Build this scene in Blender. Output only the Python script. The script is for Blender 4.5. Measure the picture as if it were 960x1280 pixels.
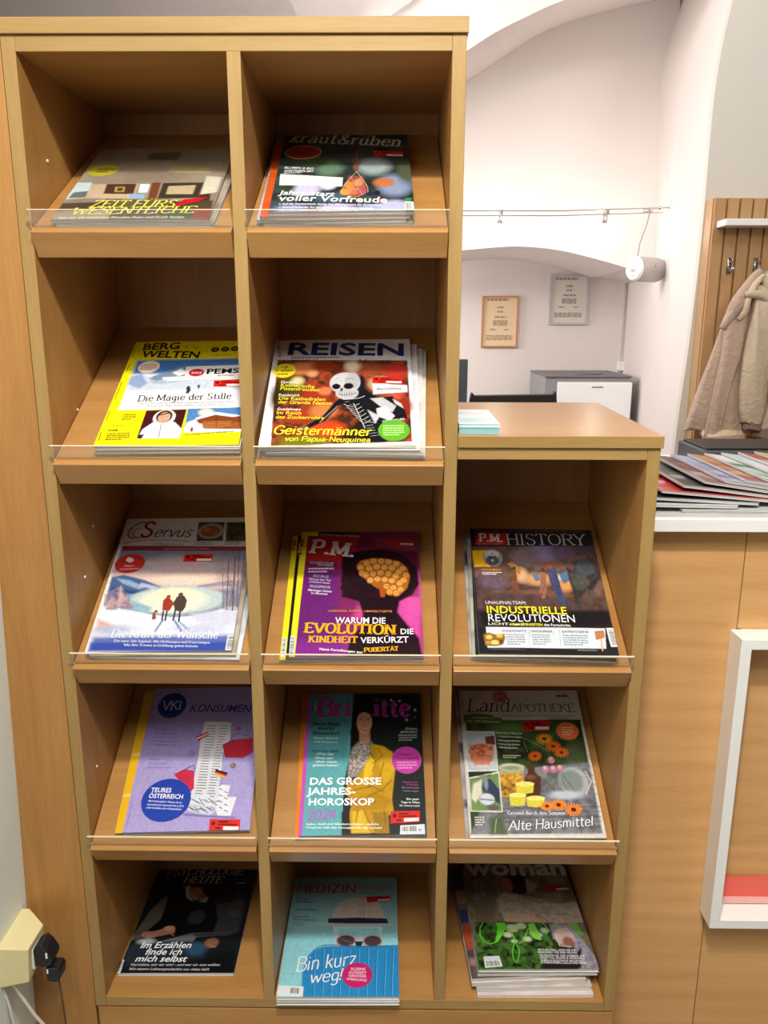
import bpy, math, random
import numpy as np
from mathutils import Vector, Matrix
R = math.radians
for o in list(bpy.data.objects): bpy.data.objects.remove(o)
scn = bpy.context.scene
col = scn.collection
Z0 = 1.55                       # the measured heights below are relative to eye level; Z0 lifts them off the floor

# ---------------------------------------------------------------- camera
F_PX, CX, CY, CZ, TH, YAW, ROLL = 994.28, .5030, -1.1202, Z0 - .0075, .2350, -.0111, .0019
cam_d = bpy.data.cameras.new('camera'); cam = bpy.data.objects.new('camera', cam_d); col.objects.link(cam)
cam_d.sensor_fit = 'VERTICAL'; cam_d.sensor_height = 36; cam_d.lens = 36 * F_PX / 1280
cam_d.clip_start = .02; cam_d.clip_end = 60
_f = Vector((math.sin(YAW) * math.cos(TH), math.cos(YAW) * math.cos(TH), -math.sin(TH)))
_r = _f.cross(Vector((0, 0, 1))).normalized(); _u = _r.cross(_f)
_r2 = _r * math.cos(ROLL) + _u * math.sin(ROLL); _u2 = -_r * math.sin(ROLL) + _u * math.cos(ROLL)
cam.matrix_world = Matrix(((_r2.x, _u2.x, -_f.x, CX), (_r2.y, _u2.y, -_f.y, CY), (_r2.z, _u2.z, -_f.z, CZ), (0, 0, 0, 1)))
scn.camera = cam

# ---------------------------------------------------------------- world, lights, exposure
w = bpy.data.worlds.new('world'); scn.world = w; w.use_nodes = True
w.node_tree.nodes['Background'].inputs[0].default_value = (1.0, .93, .86, 1)
w.node_tree.nodes['Background'].inputs[1].default_value = .10
scn.view_settings.view_transform = 'Standard'; scn.view_settings.look = 'None'
scn.view_settings.gamma = 1; scn.view_settings.exposure = 0.0
def area(name, loc, size, power, colr, target=None, shape='DISK', size_y=None):
    d = bpy.data.lights.new(name, 'AREA'); d.energy = power; d.color = colr; d.shape = shape; d.size = size
    if size_y: d.size_y = size_y
    o = bpy.data.objects.new(name, d); col.objects.link(o); o.location = loc
    if target is not None:
        o.rotation_euler = (Vector(target) - Vector(loc)).to_track_quat('-Z', 'Y').to_euler()
    return o
def point(name, loc, power, colr, rad=.03):
    d = bpy.data.lights.new(name, 'POINT'); d.energy = power; d.color = colr; d.shadow_soft_size = rad
    o = bpy.data.objects.new(name, d); col.objects.link(o); o.location = loc
    return o
# ceiling spot in front of the rack, then unseen fills added for the front room, office and cloakroom
area('ceiling_spot_light', (.52, -.93, Z0 + 1.08), .13, 33, (1.0, .94, .85), (.50, -.90, 0))
area('front_fill_light', (.5, -1.9, 3.2), 1.0, 46, (1.0, .93, .84), (.5, -1.1, 0))  # added fill from behind the camera, evens out the lower rack rows
area('office_fill_light', (.9, 1.3, 3.3), 1.0, 17, (1.0, .92, .89), (1.5, 2.9, 1.2), 'RECTANGLE', 1.0)  # added overhead fill that whitens the office walls
area('niche_fill_light', (-.2, 2.95, 1.70), .5, 15, (1.0, .93, .90), (1.5, 3.4, 1.3))  # extra source put out of sight behind the rack to brighten the niche
area('jamb_fill_light', (.2, 1.9, 2.2), .6, 17, (1.0, .93, .90), (1.9, 2.8, 1.2))  # added fill aimed at the splayed jamb, not a desk lamp
area('cloakroom_fill_light', (2.3, .0, 3.2), .6, 15, (1.0, .95, .90), (1.8, 1.6, 1.2))  # added to lift the jacket and the cloakroom wall, no fixture here

# ---------------------------------------------------------------- helpers
def srgb(h):
    v = [int(h[i:i + 2], 16) / 255 for i in (0, 2, 4)]
    return tuple(c / 12.92 if c <= .04045 else ((c + .055) / 1.055) ** 2.4 for c in v)
def new_mat(name):
    m = bpy.data.materials.new(name); m.use_nodes = True
    nt = m.node_tree; b = nt.nodes['Principled BSDF']
    return m, nt, b
def N_(nt, typ, **kw):
    n = nt.nodes.new(typ)
    for k, v in kw.items():
        if k in n.inputs: n.inputs[k].default_value = v
        else: setattr(n, k, v)
    return n
def plain(name, hexc, rough=.5, metal=0, spec=.5, bump=0, scale=60, vary=.06, trans=0, coat=0):
    """paint / plastic / metal with a faint procedural mottling"""
    m, nt, b = new_mat(name)
    c = srgb(hexc)
    tc = N_(nt, 'ShaderNodeTexCoord'); nz = N_(nt, 'ShaderNodeTexNoise', Scale=scale, Detail=3.0)
    nt.links.new(tc.outputs['Object'], nz.inputs['Vector'])
    mx = N_(nt, 'ShaderNodeMix', data_type='RGBA')
    mx.inputs[6].default_value = tuple(x * (1 - vary) for x in c) + (1,)
    mx.inputs[7].default_value = tuple(min(1, x * (1 + vary)) for x in c) + (1,)
    nt.links.new(nz.outputs['Fac'], mx.inputs[0]); nt.links.new(mx.outputs[2], b.inputs['Base Color'])
    b.inputs['Roughness'].default_value = rough; b.inputs['Metallic'].default_value = metal
    b.inputs['Specular IOR Level'].default_value = spec
    if trans: b.inputs['Transmission Weight'].default_value = trans
    if coat: b.inputs['Coat Weight'].default_value = coat
    if bump:
        bp = N_(nt, 'ShaderNodeBump', Strength=bump, Distance=.002)
        nt.links.new(nz.outputs['Fac'], bp.inputs['Height']); nt.links.new(bp.outputs[0], b.inputs['Normal'])
    return m
def wood(name, light, dark, axis, fine=1.0, rings=.0, rough=.42, spec=.35):
    """laminate: long streaks along `axis`, short pores, optional cathedral figure"""
    m, nt, b = new_mat(name)
    tc = N_(nt, 'ShaderNodeTexCoord'); inf = N_(nt, 'ShaderNodeObjectInfo')
    off = N_(nt, 'ShaderNodeVectorMath', operation='MULTIPLY_ADD')
    nt.links.new(inf.outputs['Random'], off.inputs[0]); off.inputs[1].default_value = (7.3, 5.1, 9.7)
    nt.links.new(tc.outputs['Object'], off.inputs[2])
    def mapped(s_along, s_cross):
        mp = N_(nt, 'ShaderNodeMapping'); s = [s_cross] * 3; s['xyz'.index(axis)] = s_along
        mp.inputs['Scale'].default_value = s; nt.links.new(off.outputs[0], mp.inputs['Vector']); return mp
    def noise(mp, detail, rough_, dist=0):
        n = N_(nt, 'ShaderNodeTexNoise', Scale=1.0, Detail=detail, Roughness=rough_, Distortion=dist)
        nt.links.new(mp.outputs[0], n.inputs['Vector']); return n
    n1 = noise(mapped(2.2, 26 * fine), 4, .6, .6); n2 = noise(mapped(22, 420 * fine), 2, .6); n3 = noise(mapped(1.2, 5), 2, .5)
    a = N_(nt, 'ShaderNodeMath', operation='MULTIPLY_ADD'); a.inputs[1].default_value = .55; nt.links.new(n1.outputs['Fac'], a.inputs[0])
    c_ = N_(nt, 'ShaderNodeMath', operation='MULTIPLY'); c_.inputs[1].default_value = .30; nt.links.new(n2.outputs['Fac'], c_.inputs[0])
    nt.links.new(c_.outputs[0], a.inputs[2])
    d_ = N_(nt, 'ShaderNodeMath', operation='MULTIPLY_ADD'); d_.inputs[1].default_value = .3; nt.links.new(n3.outputs['Fac'], d_.inputs[0]); nt.links.new(a.outputs[0], d_.inputs[2])
    last = d_
    if rings:
        mp = mapped(1.1, 7.5); wv = N_(nt, 'ShaderNodeTexWave', Scale=1.0, Distortion=6.5, Detail=2.0)
        wv.inputs['Detail Scale'].default_value = 1.0; wv.bands_direction = 'Z' if axis != 'z' else 'X'
        nt.links.new(mp.outputs[0], wv.inputs['Vector'])
        r_ = N_(nt, 'ShaderNodeMath', operation='MULTIPLY_ADD'); r_.inputs[1].default_value = rings
        nt.links.new(wv.outputs['Fac'], r_.inputs[0]); nt.links.new(last.outputs[0], r_.inputs[2]); last = r_
    mr = N_(nt, 'ShaderNodeMapRange'); mr.inputs['From Min'].default_value = .38 + rings * .25; mr.inputs['From Max'].default_value = .78 + rings * .6
    nt.links.new(last.outputs[0], mr.inputs['Value'])
    mx = N_(nt, 'ShaderNodeMix', data_type='RGBA'); mx.inputs[6].default_value = srgb(light) + (1,); mx.inputs[7].default_value = srgb(dark) + (1,)
    nt.links.new(mr.outputs[0], mx.inputs[0]); nt.links.new(mx.outputs[2], b.inputs['Base Color'])
    b.inputs['Roughness'].default_value = rough; b.inputs['Specular IOR Level'].default_value = spec
    bp = N_(nt, 'ShaderNodeBump', Strength=.06, Distance=.001); nt.links.new(n2.outputs['Fac'], bp.inputs['Height']); nt.links.new(bp.outputs[0], b.inputs['Normal'])
    return m

class MB:
    def __init__(s): s.v = []; s.f = []
    def add(s, vs, fs, M=None):
        n = len(s.v)
        s.v += [tuple(M @ Vector(v)) if M is not None else tuple(v) for v in vs]
        s.f += [tuple(i + n for i in f) for f in fs]; return s
    def box(s, x0, x1, y0, y1, z0, z1, M=None):
        vs = [(x, y, z) for z in (z0, z1) for y in (y0, y1) for x in (x0, x1)]
        return s.add(vs, [(0, 2, 3, 1), (4, 5, 7, 6), (0, 1, 5, 4), (2, 6, 7, 3), (0, 4, 6, 2), (1, 3, 7, 5)], M)
    def prism(s, pts, lo, hi, axis='z', M=None):
        """polygon pts extruded between lo and hi along an axis"""
        n = len(pts)
        def mk(p, h): return {'z': (p[0], p[1], h), 'y': (p[0], h, p[1]), 'x': (h, p[0], p[1])}[axis]
        vs = [mk(p, lo) for p in pts] + [mk(p, hi) for p in pts]
        fs = [tuple(range(n)), tuple(range(2 * n - 1, n - 1, -1))] + [(i, i + n, (i + 1) % n + n, (i + 1) % n) for i in range(n)]
        return s.add(vs, fs, M)
    def ring_loft(s, rings, cap=True):
        n = len(rings[0]); b = len(s.v); s.v += [tuple(p) for r in rings for p in r]
        for k in range(len(rings) - 1):
            for i in range(n):
                j = (i + 1) % n; s.f.append((b + k * n + i, b + k * n + j, b + (k + 1) * n + j, b + (k + 1) * n + i))
        if cap:
            s.f.append(tuple(b + i for i in range(n))[::-1]); s.f.append(tuple(b + (len(rings) - 1) * n + i for i in range(n)))
        return s
    def cyl(s, a, b, r0, r1=None, n=16):
        r1 = r0 if r1 is None else r1; a = Vector(a); b = Vector(b); d = (b - a).normalized()
        u = d.orthogonal().normalized(); v = d.cross(u)
        ring = lambda c, r: [c + (u * math.cos(t) + v * math.sin(t)) * r for t in [2 * math.pi * i / n for i in range(n)]]
        return s.ring_loft([ring(a, r0), ring(b, r1)])
    def tube(s, pts, r, n=8):
        pts = [Vector(p) for p in pts]; rings = []; u = None
        for i, p in enumerate(pts):
            d = (pts[min(i + 1, len(pts) - 1)] - pts[max(i - 1, 0)]).normalized()
            if u is None: u = d.orthogonal().normalized()
            u = (u - d * u.dot(d)).normalized(); v = d.cross(u)
            rings.append([p + (u * math.cos(2 * math.pi * k / n) + v * math.sin(2 * math.pi * k / n)) * r for k in range(n)])
        return s.ring_loft(rings)
    def ball(s, c, r, n=10):
        c = Vector(c); rr = [.999 * math.pi * (k + .02) / n for k in range(n + 1)]
        return s.ring_loft([[c + Vector((math.sin(t) * math.cos(a), math.sin(t) * math.sin(a), math.cos(t))) * r for a in [2 * math.pi * i / (n + 2) for i in range(n + 2)]] for t in rr])
    def build(s, name, mat, parent=None, bevel=0, smooth=False):
        me = bpy.data.meshes.new(name); me.from_pydata(s.v, [], s.f); me.validate(); 
        import bmesh
        bm = bmesh.new(); bm.from_mesh(me); bmesh.ops.recalc_face_normals(bm, faces=bm.faces); bm.to_mesh(me); bm.free()
        if mat: me.materials.append(mat)
        o = bpy.data.objects.new(name, me); col.objects.link(o)
        if parent: o.parent = parent
        if bevel:
            md = o.modifiers.new('bevel', 'BEVEL'); md.width = bevel; md.segments = 2; md.limit_method = 'ANGLE'; md.angle_limit = R(40)
        if smooth:
            me.polygons.foreach_set('use_smooth', [True] * len(me.polygons))
        return o
def thing(name, label, cat, loc=(0, 0, 0), group=None):
    o = bpy.data.objects.new(name, None); col.objects.link(o); o.location = loc; o.empty_display_size = .05
    return tag(o, label, cat, group)
def tag(o, label, cat, group=None):
    o['label'] = label; o['category'] = cat
    if group: o['group'] = group
    return o
def struct(o): o['kind'] = 'structure'; return o
def keep(o, p):
    """parent without moving: part meshes are written in world coordinates, the thing's Empty stands at its base"""
    o.parent = p; o.matrix_parent_inverse = Matrix.Translation(-p.location)
    return o
def smooth_pts(pts, n=6):
    out = []
    P = [pts[0]] + list(pts) + [pts[-1]]
    for i in range(1, len(P) - 2):
        p0, p1, p2, p3 = [np.array(q, float) for q in P[i - 1:i + 3]]
        for k in range(n):
            t = k / n
            out.append(tuple(.5 * (2 * p1 + (p2 - p0) * t + (2 * p0 - 5 * p1 + 4 * p2 - p3) * t * t + (3 * p1 - p0 - 3 * p2 + p3) * t ** 3)))
    out.append(tuple(map(float, pts[-1]))); return out

# ---------------------------------------------------------------- materials
WV = wood('beech_upright', 'b68950', '9a6b37', 'z')
WH = wood('beech_crosswise', 'b88b52', '9c6d38', 'x', rough=.30, spec=.55)
WE = wood('beech_edge_band', 'a98b58', '917443', 'x')
WEV = wood('beech_edge_band_upright', 'a98b58', '917443', 'z')
WI = wood('beech_inner_panel', 'b08050', '94663a', 'z')
WC = wood('oak_counter_front', 'e0b27a', 'cc9b62', 'x', 1.0, .12, .4, .3)
WR = wood('slat_wood', 'c09a6e', 'ac8558', 'z')
WALL = plain('white_plaster', 'e8e0dc', .9, spec=.1, bump=.15, scale=9, vary=.015)
WALL_F = plain('cool_white_plaster', 'e6eeea', .9, spec=.1, bump=.2, scale=30, vary=.02)
WALL_G = plain('grey_white_plaster', 'd8d5cd', .9, spec=.1, bump=.15, scale=9, vary=.015)
WHITE = plain('white_laminate', 'f2f4f4', .35, vary=.01)
BLACK = plain('black_plastic', '1b1b1e', .45, vary=.1)
DGREY = plain('dark_grey_plastic', '4a4a4e', .5, vary=.05)
MGREY = plain('grey_casing', '8d8c90', .5, vary=.04)
STEEL = plain('brushed_steel', 'b9b9bb', .3, metal=1, vary=.03)
SILVER = plain('silver_paint', 'b4b0ae', .4, metal=.3, vary=.03)
FLOORM = plain('grey_floor', '8a8580', .6, vary=.08, scale=5)
def acrylic():
    """thin clear sheet: straight-through transmission with a fresnel gloss (no refraction at 3 mm)"""
    m, nt, b = new_mat('clear_acrylic'); nt.nodes.remove(b); out = nt.nodes['Material Output']
    tr = N_(nt, 'ShaderNodeBsdfTransparent'); tr.inputs[0].default_value = (.98, .98, .97, 1); gl = N_(nt, 'ShaderNodeBsdfGlossy', Roughness=.08)
    df = N_(nt, 'ShaderNodeBsdfDiffuse'); df.inputs[0].default_value = (.8, .8, .76, 1)
    fr = N_(nt, 'ShaderNodeFresnel', IOR=1.45); m1 = N_(nt, 'ShaderNodeMixShader'); m2 = N_(nt, 'ShaderNodeMixShader'); cl = N_(nt, 'ShaderNodeMath', operation='MINIMUM'); cl.inputs[1].default_value = .12
    nz = N_(nt, 'ShaderNodeTexNoise', Scale=25.0, Detail=4.0); mr = N_(nt, 'ShaderNodeMapRange'); mr.inputs['To Min'].default_value = .03; mr.inputs['To Max'].default_value = .14
    nt.links.new(nz.outputs['Fac'], mr.inputs['Value']); nt.links.new(mr.outputs[0], m1.inputs[0]); nt.links.new(tr.outputs[0], m1.inputs[1]); nt.links.new(df.outputs[0], m1.inputs[2])
    nt.links.new(fr.outputs[0], cl.inputs[0]); nt.links.new(cl.outputs[0], m2.inputs[0]); nt.links.new(m1.outputs[0], m2.inputs[1]); nt.links.new(gl.outputs[0], m2.inputs[2]); nt.links.new(m2.outputs[0], out.inputs[0])
    return m
ACR_EDGE = plain('cut_acrylic_edge', 'c9bfa6', .35, vary=.05)
ACR = acrylic()
def lampglow(name, colr, st):
    m, nt, b = new_mat(name); b.inputs['Emission Color'].default_value = colr + (1,); b.inputs['Emission Strength'].default_value = st
    return m
BULB = lampglow('halogen_glow', (1, .9, .78), 30)
# ================================================================ THE SETTING
struct(MB().box(-3, 5.5, -4.5, 4.6, -.05, 0).build('floor', FLOORM))
struct(MB().box(-3, 5.5, -4.5, 4.6, 3.45, 3.5).build('ceiling', WALL))
def edge_x(z): return -.107 + (z - Z0 + 1.185) * .032          # the old left wall leans a little
wl = MB()
zs = (0, 3.45)
wl.add([(edge_x(0), -4.5, 0), (edge_x(0), .012, 0), (edge_x(3.45), .012, 3.45), (edge_x(3.45), -4.5, 3.45),
        (-.5, -4.5, 0), (-.5, .012, 0), (-.5, .012, 3.45), (-.5, -4.5, 3.45)],
       [(0, 1, 2, 3), (7, 6, 5, 4), (0, 3, 7, 4), (1, 5, 6, 2), (3, 2, 6, 7), (0, 4, 5, 1)])
struct(wl.build('wall_left', WALL_F))
YB = 3.45
# back wall with the shallow arched niche: recessed lower wall, upper wall standing proud above the arch
struct(MB().box(-3, 5.5, YB, YB + .3, 0, 3.45).build('wall_back', WALL))
YP = 2.7                                                        # face of the wall that stands proud above the arch
arch = smooth_pts([(-3, -.3), (-1.6, .06), (-.4, .24), (.45, .295), (.806, .310), (.93, .3205), (1.079, .327), (1.262, .310), (1.447, .268), (1.585, .230), (1.72, .195)], 5)
ab = MB(); n = len(arch)
ab.add([(x, YP, z + Z0) for x, z in arch] + [(x, YP, 3.45) for x, z in arch], [(i, i + 1, i + n + 1, i + n) for i in range(n - 1)])
ab.add([(x, YP, z + Z0) for x, z in arch] + [(x + (.09 if x > 1.6 else .0), YB - .001, z + Z0) for x, z in arch], [(i, i + n, i + n + 1, i + 1) for i in range(n - 1)])
struct(ab.build('wall_arch_back', WALL, smooth=False))
# vault over the office: near face and intrados band seen above the rack
low = smooth_pts([(-3, -.2), (-.8, .2), (.0, .55), (.50, .83), (.827, 1.019), (.981, 1.110), (1.143, 1.203), (1.341, 1.268), (1.634, 1.328), (2.0, 1.36)], 4)
up = smooth_pts([(-3, -.2), (-.8, .2), (.0, .50), (.50, .79), (.774, .959), (.871, 1.016), (.985, 1.068), (1.115, 1.119), (1.40, 1.19), (1.75, 1.24)], 4)
vb = MB()
n = len(low)
vb.add([(x, YP - .001, z + Z0) for x, z in low] + [(x, 2.1, z + Z0) for x, z in up], [(i, i + 1, i + n + 1, i + n) for i in range(n - 1)])
vb.add([(x, 2.1, z + Z0) for x, z in up] + [(x, 2.1, 3.44) for x, z in up], [(i, i + 1, i + n + 1, i + n) for i in range(n - 1)])
struct(vb.build('wall_vault', WALL))
# folded groin facet in front of it on the left (greyer, turned away from the lamps)
struct(MB().add([(-3, 1.6, .9 + Z0), (.20, 1.95, .95 + Z0), (.466, 2.05, 1.04 + Z0), (.56, 2.06, 1.10 + Z0), (.9, 2.05, 1.40 + Z0), (-.03, 1.80, 1.40 + Z0), (-3, 1.4, 1.40 + Z0), (-.16, 1.93, .93 + Z0)],
       [(0, 7, 5, 6), (7, 1, 2, 3, 4, 5)]).build('trim_1', WALL))
# right wall of the office: splayed jamb running back from the arch edge to the rear corner
edge = smooth_pts([(1.60, -1.55), (1.575, -.9), (1.579, -.428), (1.597, -.086), (1.608, .28), (1.607, .547), (1.611, .803), (1.642, 1.048), (1.72, 1.35), (1.86, 1.62), (2.1, 1.85)], 5)
def mid_x(z): return 1.705 - .05 * max(0, z - .1)
def back_x(z): return 1.797
jb = MB()
m_ = 8; rows = []
for x, z in edge:
    row = []
    for k in range(m_ + 1):
        t = k / m_; mx_, bx_ = max(mid_x(z), x + .02), back_x(z)
        row.append((x + (mx_ - x) * t * 2, 1.9 + (YP - 1.9) * t * 2, z + Z0) if t <= .5 else (mx_ + (bx_ - mx_) * (t - .5) * 2, YP + (YB - YP) * (t - .5) * 2, z + Z0))
    rows.append(row)
for a in range(len(rows)): jb.v += rows[a]
for a in range(len(rows) - 1):
    for k in range(m_): i = a * (m_ + 1) + k; jb.f.append((i, i + 1, i + m_ + 2, i + m_ + 1))
struct(jb.build('wall_right', WALL, smooth=True))
# wall of the cloakroom corner, its left edge is the arch edge
struct(MB().prism([(x, z + Z0) for x, z in edge] + [(5.5, 3.45), (5.5, 0)], 1.9, 1.93, 'y').build('wall_cloakroom', WALL_G))

# ================================================================ MAGAZINE RACK
T_, W_ = .0182, .27
XP = [0, T_ + W_, 2 * (T_ + W_), 3 * (T_ + W_)]                  # left faces of the four uprights
AL, YF, ZB, PITCH = .5194, -.0118, .1077, .31345                 # shelf tilt, front edge, first shelf, spacing
D_ = .318
FLZ = Z0 - 1.1265
rack = thing('magazine_rack', 'light beech magazine rack, tall on the left and stepped down on the right', 'shelf', (.44, .15, 0))
def part(mb, name, mat, parent=None, bevel=.0008):
    o = mb.build(name, mat, None, bevel)
    if parent is None: keep(o, rack)
    else: o.parent = parent
    if name in ('side_panel', 'divider', 'top_panel', 'top_rail', 'counter_top', 'bottom_panel'):      # glued edge band on the front edges
        o.data.materials.append(WEV if name in ('side_panel', 'divider') else WE)
        for p in o.data.polygons:
            if p.normal.y < -.9: p.material_index = 1
    return o
TOPZ, LOWZ = Z0 + .366, Z0 - .164
part(MB().box(0, T_, 0, D_ + .02, FLZ - .019, TOPZ - .0192), 'side_panel', WV)
part(MB().box(XP[1], XP[1] + T_, 0, D_, FLZ, TOPZ - .0385), 'divider', WV)
part(MB().box(XP[2], XP[2] + T_, 0, D_ + .02, FLZ, TOPZ - .0192), 'side_panel', WV)
part(MB().box(XP[3], XP[3] + T_, 0, .47, FLZ - .019, LOWZ - .0172), 'side_panel', WV)
part(MB().box(-.14, XP[2] + T_ + .002, -.004, D_ + .03, TOPZ - .019, TOPZ), 'top_panel', WH)
part(MB().box(T_, XP[1] * 2 + 0, 0, D_, TOPZ - .0388, TOPZ - .0196), 'top_rail', WH)
part(MB().prism([(XP[2] + T_ + .0003, -.004), (XP[3] + T_ + .0025, -.004), (.911, .48), (XP[2] + T_ + .0003, .48)], LOWZ - .017, LOWZ), 'counter_top', WH)
part(MB().box(XP[2] + T_ + .0003, XP[3] - .0003, 0, D_, LOWZ - .0344, LOWZ - .0174), 'top_rail', WH)
part(MB().box(T_ + .0002, XP[2] - .0002, D_ + .0002, D_ + .008, FLZ + .0002, TOPZ - .0196), 'back_panel', WI)
part(MB().box(XP[2] + T_ + .0002, XP[3] - .0002, D_ + .0002, D_ + .008, FLZ + .0002, LOWZ - .0174), 'back_panel', WI)
part(MB().box(XP[2] + T_ + .0002, XP[3] - .0002, .452, .469, .0, LOWZ - .0348), 'rear_panel', WV)
part(MB().box(T_ + .0003, XP[3] - .0003, 0, D_ + .008, FLZ - .019, FLZ - .0001), 'bottom_panel', WH)
part(MB().box(.003, XP[3] + T_ - .002, .001, .020, .06, FLZ - .0225), 'drawer_front', WH)
part(MB().box(.01, XP[3] + .01, .03, .44, 0, FLZ - .0195), 'plinth', WV)
fp = MB(); fz = TOPZ - .0195
fp.add([(edge_x(0) - .0, .001, 0), (-.0012, .001, 0), (-.0012, .001, fz), (edge_x(fz) - .0, .001, fz),
        (edge_x(0), .0115, 0), (-.0012, .0115, 0), (-.0012, .0115, fz), (edge_x(fz), .0115, fz)],
       [(0, 1, 2, 3), (7, 6, 5, 4), (0, 4, 5, 1), (1, 5, 6, 2), (2, 6, 7, 3), (3, 7, 4, 0)])
part(fp, 'filler_panel', WV)
ca, sa = math.cos(AL), math.sin(AL)
def shelf_profile(x0, x1, z):
    y0 = YF; s = .0369
    yb_ = D_ - .001; tb = (yb_ - y0) / ca
    # front top, back top, back bottom, front bottom  (y, z)
    p = [(y0, z), (yb_, z + tb * sa), (yb_, z + tb * sa - s / ca), (y0 + s * sa, z - s * ca)]
    return MB().prism(p, x0, x1, 'x')
for c in range(3):
    for k in range(4):
        if c == 2 and k < 2: continue
        x0, x1 = XP[c] + T_ + .0012, XP[c + 1] - .0012; z = Z0 + ZB - k * PITCH
        sh = part(shelf_profile(x0, x1, z), 'sloped_shelf', WH, bevel=.0012)
        M = Matrix.Translation((0, YF, z)) @ Matrix.Rotation(AL, 4, 'X')
        lip = MB().box(x0 - .0006, x1 + .0006, .0095, .0122, -.0001, .0255, M)
        o = lip.build('acrylic_lip', ACR); o.parent = sh; o['label'] = 'clear acrylic lip'
        o.data.materials.append(ACR_EDGE)
        for p in o.data.polygons:
            if p.area < .0255 * .004 or abs(p.normal @ (M.to_3x3() @ Vector((0, 0, 1)))) > .9: p.material_index = 1
# tiny screw caps and shelf-pin holes seen on the inner faces
def pin(p, d, r=.0022): return MB().cyl(p, Vector(p) + Vector(d) * .0012, r, n=10)
for (y, z) in ((.07, .21), (.20, .185), (.10, -.14), (.07, -.40), (.12, -.33), (.05, -.72)):
    part(pin((T_, y, Z0 + z), (1, 0, 0)), 'screw_cap', WHITE, bevel=0)
part(pin((.548, D_, Z0 + .255), (0, -1, 0), .004), 'screw_cap', WHITE, bevel=0)
for (y, z) in ((.10, -.26), (.17, -.50)): part(pin((XP[3], y, Z0 + z), (-1, 0, 0)), 'screw_cap', WV, bevel=0)
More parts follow.
